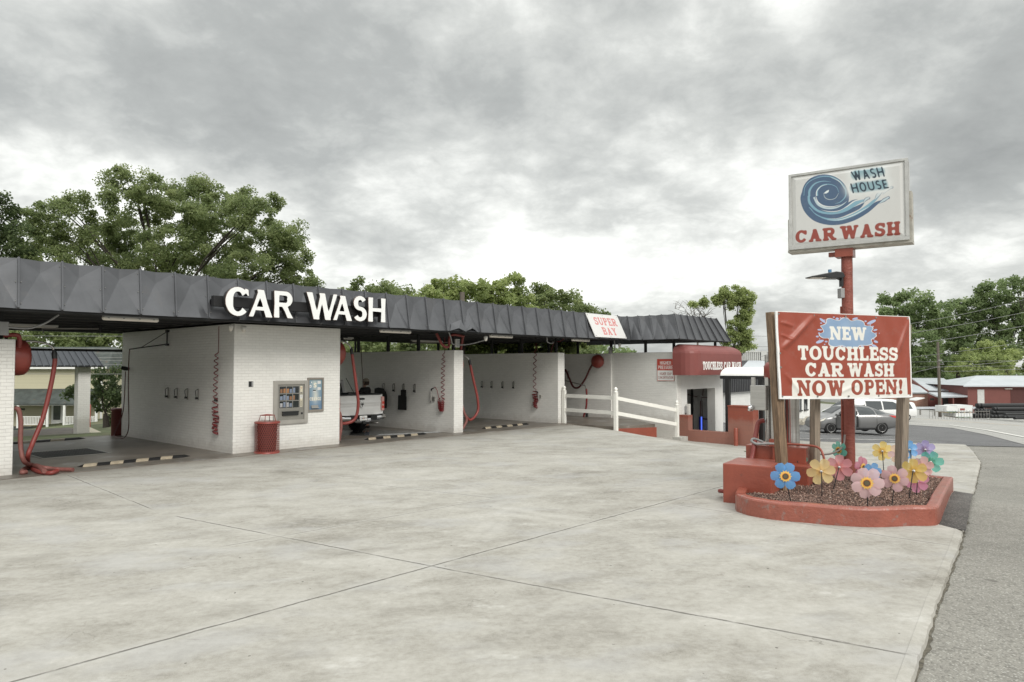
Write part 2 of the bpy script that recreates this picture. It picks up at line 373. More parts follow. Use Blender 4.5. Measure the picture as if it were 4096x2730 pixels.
def concrete_mat():
    m = bpy.data.materials.new('worn_concrete'); m.use_nodes = True; w = NT(m.node_tree); b = w.n['Principled BSDF']
    p = w.new('ShaderNodeNewGeometry').outputs['Position']
    sx = w.new('ShaderNodeSeparateXYZ', {0: p})
    # wheels, water and brooms run along the drive: stretch the stains that way
    ax = w.vmath('DOT_PRODUCT', p, (math.cos(.22), math.sin(.22), 0)); ay = w.vmath('DOT_PRODUCT', p, (-math.sin(.22), math.cos(.22), 0))
    q = w.new('ShaderNodeCombineXYZ', {0: w.math('MULTIPLY', ax, .66), 1: ay, 2: 0.0}).outputs[0]
    a = w.noise(q, .50, 7, .62, .6); c1 = w.noise(q, 1.7, 10, .72, .3); d = w.noise(p, 11, 8, .75); e = w.noise(p, 130, 2, .6)
    t = w.math('ADD', w.math('ADD', w.math('MULTIPLY', a, .26), w.math('MULTIPLY', c1, .32)), w.math('ADD', w.math('MULTIPLY', d, .25), w.math('MULTIPLY', e, .17)))
    col = w.ramp(t, [(.38, (.18, .167, .143)), (.45, (.295, .280, .248)), (.505, (.365, .350, .315)), (.56, (.42, .405, .37)), (.64, (.52, .505, .465))])
    # cool and warm patches
    col = w.mix(w.maprange(w.noise(w.vmath('ADD', q, (9, 4, 0)), .9, 4, .6), .5, .68, 0, .4), col, (.39, .387, .387))
    col = w.mix(w.maprange(w.noise(w.vmath('ADD', q, (2, 14, 0)), 1.3, 7, .68), .53, .69, 0, .55), col, (.25, .237, .21))
    col = w.mix(w.maprange(w.noise(w.vmath('ADD', q, (21, 5, 0)), 2.4, 7, .7), .58, .74, 0, .55), col, (.56, .55, .52))
    # oil drips and specks of dirt
    v = w.new('ShaderNodeTexVoronoi', {'Vector': w.vmath('ADD', p, w.scale(w.new('ShaderNodeTexNoise', {'Vector': p, 'Scale': 9.0}).outputs['Color'], .06)), 'Scale': 6.5, 'Randomness': 1.0})
    vs = w.new('ShaderNodeSeparateColor', {0: v.outputs['Color']})
    rad = w.math('MULTIPLY', w.math('POWER', vs.outputs[0], 4.0), .10)
    spot = w.math('MULTIPLY', w.maprange(w.math('SUBTRACT', v.outputs['Distance'], rad), -.010, .010, .9, 0), w.maprange(w.noise(p, .35, 3), .36, .52, .35, 1))
    col = w.mix(spot, col, (.09, .08, .07))
    # dirt carried out of the bays
    s = w.vmath('DOT_PRODUCT', w.vmath('SUBTRACT', p, (AA[0], AA[1], 0)), (VV_[0], VV_[1], 0))
    # hairline cracks, tyre scrubs
    cv_ = w.new('ShaderNodeTexVoronoi', {'Vector': w.vmath('ADD', p, w.scale(w.new('ShaderNodeTexNoise', {'Vector': p, 'Scale': 1.1, 'Detail': 7.0}).outputs['Color'], 1.6)), 'Scale': .23}, feature='DISTANCE_TO_EDGE')
    ck = w.math('MULTIPLY', w.maprange(cv_.outputs['Distance'], .0008, .0026, 1, 0), w.maprange(w.noise(p, .5, 5), .53, .64, 0, .5)); col = w.mix(ck, col, (.10, .092, .08))
    for (cx_, cy_, rad_, wd_, am) in ((-5.5, 12.0, 5.2, .10, .30), (-5.5, 12.0, 5.45, .09, .25), (4.5, 17.0, 6.5, .11, .30), (4.5, 17.0, 6.9, .09, .25), (-2.0, 9.0, 3.6, .08, .22), (1.0, 4.0, 6.2, .10, .22)):
        rr_ = w.vmath('LENGTH', w.vmath('SUBTRACT', p, (cx_, cy_, 0))); ring = w.maprange(w.math('ABSOLUTE', w.math('SUBTRACT', rr_, rad_)), wd_*.5, wd_*1.5, 1, 0)
        ring = w.math('MULTIPLY', ring, w.maprange(w.noise(w.vmath('ADD', p, (cx_, cy_, 0)), .5, 6, .7), .48, .62, 0, am)); col = w.mix(ring, col, (.50, .485, .45) if am > .24 else (.17, .16, .145))
    near = w.maprange(w.math('ADD', s, w.math('MULTIPLY', w.noise(p, .8, 6, .65), 2.2)), -.6, 1.2, 0, .75)
    col = w.mix(near, col, (.21, .185, .155))
    # saw-cut joints
    h = w.noise(p, 60, 4, .6); jt = None
    wob = w.math('MULTIPLY', w.math('SUBTRACT', w.noise(p, 2.5, 5, .7), .5), .05)
    for (P0, P1, wd) in JOINTS:
        P0, P1 = np.array(P0), np.array(P1); L = np.linalg.norm(P1-P0); t_ = (P1-P0)/L; n_ = np.array([-t_[1], t_[0]])
        r = w.vmath('SUBTRACT', p, (P0[0], P0[1], 0))
        off = w.math('ABSOLUTE', w.math('ADD', w.vmath('DOT_PRODUCT', r, (n_[0], n_[1], 0)), wob)); al = w.vmath('DOT_PRODUCT', r, (t_[0], t_[1], 0))
        inside = w.math('MULTIPLY', w.maprange(al, -.1, .1, 0, 1), w.maprange(al, L-.1, L+.1, 1, 0))
        brk = w.maprange(w.noise(p, 1.4, 6, .7), .36, .52, .35, 1.0)
        g = w.math('MULTIPLY', w.math('MULTIPLY', w.maprange(off, wd*.35, wd, 1, 0), inside), brk)
        halo = w.math('MULTIPLY', w.math('MULTIPLY', w.maprange(off, wd, .12, .30, 0), inside), brk)
        col = w.mix(halo, col, (.45, .44, .41)); col = w.mix(w.math('MULTIPLY', g, .75), col, (.075, .068, .058))
        jt = g if jt is None else w.math('MAXIMUM', jt, g)
    w.put(b.inputs['Base Color'], col); b.inputs['Roughness'].default_value = .78; b.inputs['Specular IOR Level'].default_value = .3
    hh = w.math('ADD', w.math('MULTIPLY', h, .25), w.math('ADD', w.math('MULTIPLY', jt, -2.2), w.math('MULTIPLY', c1, .3)))
    n = w.new('ShaderNodeBump', {'Strength': .5, 'Distance': .012, 'Height': hh}); w.l.new(n.outputs[0], b.inputs['Normal'])
    M_['concrete'] = m; return m
def asphalt_mat(name, base, chip, rough=.85, patch=.18, crack=True, chips=70.):
    m = bpy.data.materials.new(name); m.use_nodes = True; w = NT(m.node_tree); b = w.n['Principled BSDF']
    p = w.new('ShaderNodeNewGeometry').outputs['Position']
    a = w.noise(p, .35, 6, .6, .4); c1 = w.noise(p, 2.2, 6, .65)
    col = w.ramp(w.math('ADD', w.math('MULTIPLY', a, .6), w.math('MULTIPLY', c1, .4)), [(.35, tuple(x*(1-patch) for x in base)), (.65, tuple(x*(1+patch) for x in base))])
    v = w.new('ShaderNodeTexVoronoi', {'Vector': p, 'Scale': chips}); vc = w.new('ShaderNodeSeparateColor', {0: v.outputs['Color']})
    sel = w.math('MULTIPLY', w.maprange(vc.outputs[0], .55, .75, 0, 1), w.maprange(v.outputs['Distance'], .25, .5, 1, 0))
    col = w.mix(w.math('MULTIPLY', sel, .75), col, chip)
    sel2 = w.maprange(vc.outputs[1], .72, .85, 0, .6); col = w.mix(sel2, col, tuple(x*.55 for x in base))
    gr = w.noise(p, 24, 5, .75); col = w.mix(w.maprange(gr, .45, .75, 0, .35), col, tuple(x*.6 for x in base))
    h = w.math('ADD', w.math('MULTIPLY', v.outputs['Distance'], -1.0), w.math('MULTIPLY', gr, .8))
    if crack:
        cv = w.new('ShaderNodeTexVoronoi', {'Vector': w.vmath('ADD', p, w.scale(w.new('ShaderNodeTexNoise', {'Vector': p, 'Scale': 1.2, 'Detail': 6.0}).outputs['Color'], 1.4)), 'Scale': .16}, feature='DISTANCE_TO_EDGE')
        ck = w.math('MULTIPLY', w.maprange(cv.outputs['Distance'], .0015, .004, 1, 0), w.maprange(w.noise(p, .6, 4), .47, .58, 0, .7))
        col = w.mix(ck, col, (.05, .045, .04))
    w.put(b.inputs['Base Color'], col); b.inputs['Roughness'].default_value = rough; b.inputs['Specular IOR Level'].default_value = .3
    n = w.new('ShaderNodeBump', {'Strength': .8, 'Distance': .014, 'Height': h}); w.l.new(n.outputs[0], b.inputs['Normal'])
    M_[name] = m; return m
def leaf_mat(name, cols, trans=.5):
    m = bpy.data.materials.new(name); m.use_nodes = True; w = NT(m.node_tree); b = w.n['Principled BSDF']
    at = w.new('ShaderNodeAttribute', attribute_name='shade').outputs['Fac']
    c = w.ramp(at, [(i/(len(cols)-1), k) for i, k in enumerate(cols)])
    w.put(b.inputs['Base Color'], c); b.inputs['Roughness'].default_value = .55; b.inputs['Specular IOR Level'].default_value = .3
    tr = w.new('ShaderNodeBsdfTranslucent', {'Color': w.scale(c, 1.75)}); mx = w.new('ShaderNodeMixShader', {0: trans})
    w.l.new(b.outputs[0], mx.inputs[1]); w.l.new(tr.outputs[0], mx.inputs[2]); w.l.new(mx.outputs[0], w.n['Material Output'].inputs[0])
    M_[name] = m; return m
def paint_mat(name, rough=.4, bump=0, coat=0):
    m = bpy.data.materials.new(name); m.use_nodes = True; w = NT(m.node_tree); b = w.n['Principled BSDF']
    at = w.new('ShaderNodeAttribute', attribute_name='paint').outputs['Color']
    f = w.noise(w.new('ShaderNodeTexCoord').outputs['Object'], 7, 5, .6)
    w.put(b.inputs['Base Color'], w.mix(w.maprange(f, .5, .8, 0, .12), at, (.35, .33, .30))); b.inputs['Roughness'].default_value = rough
    if coat: b.inputs['Coat Weight'].default_value = coat
    M_[name] = m; return m
PAINTED = paint_mat('printed_face', .45); PAINTED_VINYL = paint_mat('printed_vinyl', .38)

# ------------------------------------------------------------------ lettering: glyphs drawn from strokes
STY = {'slab': dict(W=.27, T=.17, SF=.085, SH=.15, blur=.035, asp=1.0), 'slim': dict(W=.25, T=.15, SF=.07, SH=.13, blur=.02, asp=.8),
       'sans': dict(W=.17, T=.15, SF=0, SH=0, blur=.012, asp=.62), 'round': dict(W=.17, T=.16, SF=0, SH=0, blur=.06, asp=.72), 'flare': dict(W=.235, T=.15, SF=0, SH=0, blur=.006, asp=.86)}
def glyph(ch, st):
    S = STY[st]; W, T, SF, SH, a_ = S['W'], S['T'], S['SF'], S['SH'], S['asp']; fl = st == 'flare'; P = []
    def q(x0, y0, x1, y1, w0, w1=None, ext=0):
        w1 = w0 if w1 is None else w1; d = math.hypot(x1-x0, y1-y0); tx, ty = (x1-x0)/d, (y1-y0)/d; nx, ny = -ty, tx
        if abs(ty) > .6: nx, ny = (1/abs(ty))*(-1 if ty > 0 else 1)*.96, 0                  # uprights end level
        if fl:
            k = .80; mx, my = (x0+x1)/2, (y0+y1)/2; wm = (w0+w1)/2*k
            P.append([(x0+nx*w0/2, y0+ny*w0/2), (mx+nx*wm/2, my+ny*wm/2), (x1+nx*w1/2, y1+ny*w1/2), (x1-nx*w1/2, y1-ny*w1/2), (mx-nx*wm/2, my-ny*wm/2), (x0-nx*w0/2, y0-ny*w0/2)]); return
        P.append([(x0+nx*w0/2, y0+ny*w0/2), (x1+nx*w1/2, y1+ny*w1/2), (x1-nx*w1/2, y1-ny*w1/2), (x0-nx*w0/2, y0-ny*w0/2)])
    def box(x0, y0, x1, y1): P.append([(x0, y0), (x1, y0), (x1, y1), (x0, y1)])
    def ser(x, y, w=None):
        if SF: w = (W if w is None else w)/2+SF; (box(x-w, 0, x+w, SH) if y == 0 else box(x-w, 1-SH, x+w, 1))
    def arc(cx, cy, rx, ry, a0, a1, wv=None, wh=None, w0=None):
        wv = W if wv is None else wv; wh = T if wh is None else wh; n = 28; o = []; i_ = []
        for k in range(n+1):
            a = R(a0+(a1-a0)*k/n); c, s = math.cos(a), math.sin(a); t = wh+(wv-wh)*c*c
            o.append((cx+rx*c, cy+ry*s)); i_.append((cx+(rx-t)*c, cy+(ry-t)*s))
        for k in range(n): P.append([o[k], o[k+1], i_[k+1], i_[k]])
    w = {'A': .98, 'B': .86, 'C': .90, 'E': .80, 'G': .92, 'H': .98, 'I': .40, 'L': .78, 'M': 1.15, 'N': 1.0, 'O': .98, 'P': .84, 'R': .94, 'S': .76, 'T': .86, 'U': .96, 'W': 1.36, 'X': .9, 'Y': .92, ' ': .5, '!': .36, '$': .76}.get(ch, .74)*a_
    if st in ('sans',) and ch in 'I!': w = .24
    m = SF; L, Rr = m+W/2, w-m-T/2
    if ch == 'A':
        q(m+T*.55, 0, w/2+.0, 1, T); q(w-m-W*.55, 0, w/2-.02, 1, W); box(w*.28, .24, w*.72, .24+T*.85); ser(m+T*.55, 0, T); ser(w-m-W*.55, 0, W)
        if SF: box(w/2-W*.55, .86, w/2+W*.42, 1)
    elif ch == 'B':
        q(L, 0, L, 1, W); ser(L, 0); ser(L, 1); arc(w-.30, .745, .29, .255, -90, 90); arc(w-.31, .275, .31, .275, -90, 90)
        for y in (0, .5-T/2+.01, 1-T): box(L, y, w-.28, y+T)
    elif ch in 'CG':
        arc(w/2, .5, w/2, .5, 42, 318 if ch == 'G' or not SF else 326)
        if SF: box(w-.20, .62, w-.04, .96)
        if fl: P.append([(w*.80, .86), (w*.90, .72), (w*.95, .71), (w*.93, .93), (w*.80, .97)])
        if ch == 'G': box(w-W, .06, w, .48); box(w*.52, .48-T, w, .48)
    elif ch == 'E':
        q(L, 0, L, 1, W); ser(L, 0); ser(L, 1); box(L, 1-T, w-.04, 1); box(L, 0, w, T); box(L, .5-T/2, w*.78, .5+T/2)
        if SF: box(w-.15, .68, w-.02, 1); box(w-.13, 0, w+.02, .34); box(w*.68, .36, w*.80, .64)
    elif ch == 'H':
        q(L, 0, L, 1, W); q(w-L, 0, w-L, 1, W); box(L, .5-T*.48, w-L, .5+T*.48)
        for x in (L, w-L): ser(x, 0); ser(x, 1)
    elif ch == 'I': q(w/2, 0, w/2, 1, W); ser(w/2, 0); ser(w/2, 1)
    elif ch == 'L':
        q(L, 0, L, 1, W); ser(L, 0); ser(L, 1); box(L, 0, w, T)
        if SF: box(w-.14, 0, w+.01, .36)
    elif ch == 'M':
        q(m+T/2, 0, m+T/2, 1, T); q(w-L, 0, w-L, 1, W); q(m+T*.7, 1, w/2, .1, W*.9); q(w/2, .1, w-L, 1, T*.9)
    elif ch == 'N':
        t = T*1.05; q(m+t/2, 0, m+t/2, 1, t); q(w-m-t/2, 0, w-m-t/2, 1, t); q(m+W*.45, 1, w-m-W*.40, 0, W); ser(m+t/2, 0, t); ser(w-m-t/2, 1, t)
        if SF: box(0, 1-SH, m+W*.6, 1)
    elif ch == 'O': arc(w/2, .5, w/2, .5, 0, 360)
    elif ch in 'PR':
        q(L, 0, L, 1, W); ser(L, 0); ser(L, 1); arc(w-.31, .71, .29, .29, -90, 90); box(L, 1-T, w-.29, 1); box(L, .42, w-.29, .42+T)
        if ch == 'R':
            q(w*.52, .5, w-W*.45, 0, W*.95)
            if SF: box(w-W*.9, 0, w+SF*.9, SH)
    elif ch in 'S$':
        ry = .25+T/4; arc(w/2, 1-ry, w/2*.95, ry, 30, 270, W*.88, T); arc(w/2, ry, w/2, ry, 90, -150, W*.92, T)
        if SF: box(w-.17, .64, w-.03, .97); box(.0, .03, .14, .36)
        if ch == '$': box(w/2-.05, -.1, w/2+.05, 1.1)
    elif ch == 'T':
        q(w/2, 0, w/2, 1, W); ser(w/2, 0); box(.02, 1-T, w-.02, 1)
        if SF: box(0, .66, .15, 1); box(w-.15, .66, w, 1)
    elif ch == 'U':
        q(L, .34, L, 1, W); t = T if SF else W; q(w-m-t/2, .34, w-m-t/2, 1, t); ser(L, 1); ser(w-m-t/2, 1, t); arc(w/2, .38, w/2-m, .38, 180, 360, W, T)
    elif ch == 'W':
        q(m+W*.5, 1, w*.33, 0, W*.95); q(w*.33, 0, w*.52, 1, T); q(w*.50, 1, w*.70, 0, W*.95); q(w*.70, 0, w-m-T*.5, 1, T)
        ser(m+W*.5, 1); ser(w-m-T*.5, 1, T)
        if SF: box(w*.52-W*.75, 1-SH, w*.52+W*.45, 1)
    elif ch == 'X': q(W*.5, 0, w-W*.5, 1, W*.9); q(W*.5, 1, w-W*.5, 0, W)
    elif ch == 'Y':
        q(w/2, 0, w/2, .5, W); q(w/2, .42, m+W*.5, 1, W*.95); q(w/2, .42, w-m-T*.5, 1, T); ser(w/2, 0); ser(m+W*.5, 1); ser(w-m-T*.5, 1, T)
    elif ch == '!':
        P.append([(w/2-.05, .33), (w/2+.05, .33), (w/2+.14, .85), (w/2+.08, 1), (w/2-.08, 1), (w/2-.14, .85)]); arc(w/2, .13, .14, .14, 0, 360, .13, .13)
    elif ch == '1': q(w/2, 0, w/2, 1, W); q(w*.2, .8, w/2, 1, T)
    elif ch == '3': arc(w/2, .73, w/2, .27, 150, -90, W, T); arc(w/2, .27, w/2, .27, 90, -150, W, T)
    elif ch == '8': arc(w/2, .74, w/2*.9, .26, 0, 360, W, T); arc(w/2, .27, w/2, .27, 0, 360, W, T)
    return P, w
def text_polys(s, st, gap=.07):
    x = 0; out = []
    for ch in s:
        P, w = glyph(ch, st); out += [[(a+x, b) for a, b in p] for p in P]; x += w+gap
    return out, x-gap
def blur2(a, sg):
    if sg < .3: return a
    k = int(3*sg)+1; g = np.exp(-np.arange(-k, k+1)**2/(2*sg*sg)); g /= g.sum()
    a = np.apply_along_axis(lambda v: np.convolve(np.pad(v, k, 'edge'), g, 'valid'), 0, a)
    return np.apply_along_axis(lambda v: np.convolve(np.pad(v, k, 'edge'), g, 'valid'), 1, a)
class Canvas:
    """a printed face: colours kept per vertex of a fine grid"""
    def __init__(s, w, h, ppm, bg):
        s.w, s.h = w, h; s.nx, s.ny = int(w*ppm), int(h*ppm); s.dx, s.dy = w/s.nx, h/s.ny
        s.X, s.Y = np.meshgrid((np.arange(s.nx+1))*s.dx, (np.arange(s.ny+1))*s.dy); s.c = np.ones((s.ny+1, s.nx+1, 3))*np.array(bg)
    def mask(s, polys):
        sub = [np.zeros(s.X.shape, bool) for _ in range(4)]
        for p in polys:
            p = np.asarray(p); lo = p.min(0); hi = p.max(0)
            i0, i1 = max(0, int(lo[0]/s.dx)-1), min(s.nx+1, int(hi[0]/s.dx)+3); j0, j1 = max(0, int(lo[1]/s.dy)-1), min(s.ny+1, int(hi[1]/s.dy)+3)
            if i0 >= i1 or j0 >= j1: continue
            X, Y = s.X[j0:j1, i0:i1], s.Y[j0:j1, i0:i1]
            for q, (ox, oy) in enumerate(((-.25, -.25), (.25, -.25), (-.25, .25), (.25, .25))): sub[q][j0:j1, i0:i1] |= inpoly(X+ox*s.dx, Y+oy*s.dy, p)
        return sum(x/4.0 for x in sub)
    def put(s, m, col): m = np.clip(m, 0, 1)[..., None]; s.c = s.c*(1-m)+np.array(col)*m
    def poly(s, pts, col, soft=0): m = s.mask([pts]); s.put(blur2(m, soft) if soft else m, col)
    def rect(s, x0, y0, x1, y1, col): s.poly([(x0, y0), (x1, y0), (x1, y1), (x0, y1)], col)
    def ell(s, cx, cy, rx, ry, col, rot=0):
        c, n = math.cos(rot), math.sin(rot)
        s.poly([(cx+rx*math.cos(t)*c-ry*math.sin(t)*n, cy+rx*math.cos(t)*n+ry*math.sin(t)*c) for t in np.linspace(0, 2*math.pi, 26)[:-1]], col)
    def text(s, txt, st, x0, y0, x1, y1, col, gap=.11, grow=0, skew=0, rise=0):
        P, w = text_polys(txt, st, gap); H = y1-y0; k = (x1-x0)/w
        m = s.mask([[(x0+a*k+skew*b, y0+b*H+rise*(a*k)) for a, b in p] for p in P])
        sg = STY[st]['blur']*H/s.dy; m = blur2(m, sg)
        lim = .5-grow; s.put((m-lim)/max(.10, .5/(sg+.8))+.5, col)
    def ribbon(s, pts, wid, col):
        pts = np.asarray(pts); t = np.gradient(pts, axis=0); t /= np.linalg.norm(t, axis=1)[:, None]+1e-9; n = np.stack([-t[:, 1], t[:, 0]], 1)
        a, b = pts+n*np.asarray(wid)[:, None]/2, pts-n*np.asarray(wid)[:, None]/2
        s.put(s.mask([[a[i], a[i+1], b[i+1], b[i]] for i in range(len(pts)-1)]), col)
    def build(s, name, m, fn, parent=None):
        """fn(x, y) -> local point; x to the right, y up"""
        X, Y = s.X.ravel(), s.Y.ravel(); V = np.stack(fn(X, Y), 1); nx = s.nx+1
        i = (np.arange(s.ny)[:, None]*nx+np.arange(s.nx)[None]).ravel(); F = np.stack([i, i+1, i+nx+1, i+nx], 1)
        me = np_mesh(name, V, F); a = me.color_attributes.new('paint', 'FLOAT_COLOR', 'POINT')
        c = np.ones((len(V), 4)); c[:, :3] = s.c.reshape(-1, 3); a.data.foreach_set('color', c.astype(np.float32).ravel())
        me.materials.append(m); me.polygons.foreach_set('use_smooth', np.ones(len(F), bool))
        o = bpy.data.objects.new(name, me); COL.objects.link(o); o.parent = parent; return o
def np_mesh(name, V, F):
    me = bpy.data.meshes.new(name); k = F.shape[1]
    me.vertices.add(len(V)); me.vertices.foreach_set('co', np.ascontiguousarray(V, np.float32).ravel())
    me.loops.add(F.size); me.loops.foreach_set('vertex_index', np.ascontiguousarray(F, np.int32).ravel())
    me.polygons.add(len(F)); me.polygons.foreach_set('loop_start', np.arange(0, F.size, k, dtype=np.int32))
    me.update(calc_edges=True); return me
def outlines(mask, lvl=.50137):
    """closed contours of a mask (marching squares), in grid units"""
    A = np.pad(mask, 1); H, Wd = A.shape; seg = {}
    def pt(i, j, e):
        if e == 0: a, b = A[j, i], A[j, i+1]; return (i+(lvl-a)/(b-a), j)
        if e == 1: a, b = A[j, i+1], A[j+1, i+1]; return (i+1, j+(lvl-a)/(b-a))
        if e == 2: a, b = A[j+1, i], A[j+1, i+1]; return (i+(lvl-a)/(b-a), j+1)
        a, b = A[j, i], A[j+1, i]; return (i, j+(lvl-a)/(b-a))
    TB = {1: [(3, 0)], 2: [(0, 1)], 3: [(3, 1)], 4: [(1, 2)], 5: [(3, 2), (1, 0)], 6: [(0, 2)], 7: [(3, 2)], 8: [(2, 3)], 9: [(2, 0)], 10: [(0, 3), (2, 1)], 11: [(2, 1)], 12: [(1, 3)], 13: [(1, 0)], 14: [(0, 3)]}
    B = (A > lvl).astype(int); code = B[:-1, :-1]+2*B[:-1, 1:]+4*B[1:, 1:]+8*B[1:, :-1]
    for j, i in zip(*np.nonzero((code > 0) & (code < 15))):
        for a, b in TB[code[j, i]]:
            p, q_ = pt(i, j, a), pt(i, j, b); seg[(round(p[0], 5), round(p[1], 5))] = (round(q_[0], 5), round(q_[1], 5))
    out = []
    while seg:
        a, b = seg.popitem(); lp = [a]
        while b in seg: lp.append(b); b = seg.pop(b)
        if len(lp) > 5: out.append([(x-1, y-1) for x, y in lp])
    return out
def letters_mesh(name, txt, st, wid, hgt, depth, m, parent, M, gap=.07, res=64, mats=None):
    """raised letters: local x right, y up, z out; M places them"""
    P, w = text_polys(txt, st, gap); nx, ny = int(res*w*1.05)+12, res+12; X, Y = np.meshgrid((np.arange(nx)-6)/res, (np.arange(ny)-6)/res)
    m_ = np.zeros(X.shape)
    for ox, oy in ((-.25, -.25), (.25, -.25), (-.25, .25), (.25, .25)):
        t = np.zeros(X.shape, bool)
        for p in P: t |= inpoly(X+ox/res, Y+oy/res, p)
        m_ += t/4
    m_ = blur2(m_, max(.7, STY[st]['blur']*res))
    vs, es = [], []
    for lp in outlines(m_):
        lp = simplify(lp, res*.006)
        if len(lp) < 3: continue
        k = len(vs); n = len(lp); vs += [Vector(p) for p in lp]; es += [(k+i, k+(i+1) % n) for i in range(n)]
    V, E, F, *_ = geometry.delaunay_2d_cdt(vs, es, [], 0, 1e-4)
    def inside(f):
        x = sum(V[i].x for i in f)/len(f); y = sum(V[i].y for i in f)/len(f); i, j = int(x), int(y); fx, fy = x-i, y-j
        if not (0 <= i < nx-1 and 0 <= j < ny-1): return False
        return m_[j, i]*(1-fx)*(1-fy)+m_[j, i+1]*fx*(1-fy)+m_[j+1, i]*(1-fx)*fy+m_[j+1, i+1]*fx*fy > .5
    F = [tuple(f) for f in F if inside(f)]
    F = [f if (V[f[1]]-V[f[0]]).cross(V[f[2]]-V[f[0]]) > 0 else f[::-1] for f in F]
    P3 = [((p.x-6)/res*wid/w, (p.y-6)/res*hgt) for p in V]; n = len(P3); cnt = {}
    for f in F:
        for i in range(len(f)): cnt[(f[i], f[(i+1) % len(f)])] = 1
    side = [(i, j) for (i, j) in cnt if (j, i) not in cnt]
    me = bpy.data.meshes.new(name); me.from_pydata([(x, y, depth/2) for x, y in P3]+[(x, y, -depth/2) for x, y in P3], [], F+[(j, i, i+n, j+n) for i, j in side])
    for x in (mats or [m]): me.materials.append(x)
    for k, pl in enumerate(me.polygons): pl.use_smooth = False; pl.material_index = 0 if (not mats or k < len(F)) else 1
    me.transform(M @ Matrix.Translation((0, 0, depth/2)))
    o = bpy.data.objects.new(name, me); COL.objects.link(o); o.parent = parent; return o
def simplify(p, tol):
    p = np.asarray(p); n = len(p); keep = np.zeros(n, bool); k = int(np.argmax(np.hypot(*(p-p[0]).T))); keep[[0, k]] = True
    def rec(a, b):
        if b-a < 2: return
        q_ = p[np.arange(a+1, b) % n]; A_, B_ = p[a % n], p[b % n]; d = B_-A_; L = np.hypot(*d)+1e-12
        e = np.abs(d[0]*(q_[:, 1]-A_[1])-d[1]*(q_[:, 0]-A_[0]))/L; i = int(np.argmax(e))
        if e[i] > tol: keep[(a+1+i) % n] = True; rec(a, a+1+i); rec(a+1+i, b)
    rec(0, k); rec(k, n); return [tuple(v) for v in p[keep]]
def frame(o, x, y):                                                    # matrix with axes x, y, x*y at o
    x = Vector(x).normalized(); y = Vector(y).normalized(); z = x.cross(y); return Matrix((( x.x, y.x, z.x, o[0]), (x.y, y.y, z.y, o[1]), (x.z, y.z, z.z, o[2]), (0, 0, 0, 1)))

# ------------------------------------------------------------------ the ground
g2 = lambda px, py: tuple(atg(px, py)[:2])
b2 = lambda s, t: tuple(bw(s, t)[:2])
JX = np.array([-.9735, 8.7509])
JOINTS = [(g2(705, 2066), tuple(JX), .020), (tuple(JX), g2(3626, 2619), .022), (tuple(JX-UV_*9), tuple(JX), .022), (tuple(JX), g2(2942, 1932), .022),
          (g2(272, 1904), g2(600, 2035), .014), (g2(909, 2185), g2(1980, 1995), .012), (g2(1402, 1930), g2(1980, 1995), .014), (g2(2700, 2020), g2(3800, 2184), .016),
          (g2(3000, 1868), g2(2450, 1960), .010)]
CONCRETE = concrete_mat()
ASPHALT = asphalt_mat('old_asphalt', (.255, .245, .22), (.48, .47, .435), patch=.2, chips=42.)
ASPHALT_DARK = asphalt_mat('lot_asphalt', (.155, .155, .158), (.30, .30, .30), patch=.2, chips=55)
TAR = asphalt_mat('patch_asphalt', (.105, .10, .095), (.30, .28, .25), patch=.5, crack=False, chips=38)
HIGHWAY = asphalt_mat('pale_highway', (.40, .395, .375), (.48, .47, .45), patch=.08, crack=False)
YARD = asphalt_mat('yard_gravel', (.36, .355, .34), (.5, .5, .48), patch=.12, crack=False, chips=20)
EARTH = pbr('grassy_earth', (.085, .10, .045), .95, var=.5, vs=.5, world_pos=True, spots=((.16, .125, .085), .35, .55))
gx = [-400, -200, -110, -60, -35, -20, -8, 0, 6, 12, 18, 26, 36, 50, 70, 100, 150, 220, 320, 500]
gy = [-60, -20, 0, 10, 18, 24, 30, 36, 44, 56, 75, 100, 140, 200, 300, 500, 900]
m = MB(); nX = len(gx)
def ground_h(x, y): return hz(x, y)-.25
m.add([(x, y, ground_h(x, y)) for y in gy for x in gx], [(j*nX+i, j*nX+i+1, (j+1)*nX+i+1, (j+1)*nX+i) for j in range(len(gy)-1) for i in range(nX-1)], 0, True)
tag(m.build('ground', EARTH), kind='structure')
edge = [(-2.7-5.6, -2.65-8.2), g2(3597, 2724), g2(3715, 2396), g2(3800, 2199), g2(3827, 2123), g2(3869, 1972), g2(3892, 1923), g2(3912, 1848), g2(3886, 1808), g2(3853, 1779)]
APRON = edge+[g2(3450, 1774), (13.2, 32.2), b2(24, -2.6), b2(24, 8.6), b2(-20, 8.6), b2(-30, 0), (-32, -8)]
drape('concrete_apron', APRON, CONCRETE, 0, .9)
drape('street', [(-12, -14), (60, -14), (62, 30), (46, 33), (25, 34.5), g2(3853, 1779), (14, 30.5), (6, 16), (0, 6)], ASPHALT, -.055, 1.3)
LOT = [g2(2990, 1790), (14, 30.2), g2(3853, 1780.5), g2(4096, 1786), (30, 30), g2(4096, 1770), g2(3950, 1736), g2(3810, 1708), g2(3632, 1695), g2(3400, 1686), (20, 62), (8, 50), (10, 38)]
drape('paved_ground', [(6, 8), (60, -14), (210, 20), (330, 300), (60, 300), (26, 160), (20, 70), (16, 45), (13, 30)], YARD, -.14, 5)
drape('parking_lot', LOT, ASPHALT_DARK, -.03, 1.1)
HW = [(46, 26), g2(4096, 1778), g2(3950, 1740), g2(3810, 1712), g2(3632, 1699), g2(3400, 1690), g2(3200, 1686), g2(3200, 1660), g2(3632, 1666.5), g2(4096, 1680), (75, 75), (70, 40)]
drape('highway', HW, HIGHWAY, -.012, 1.6)
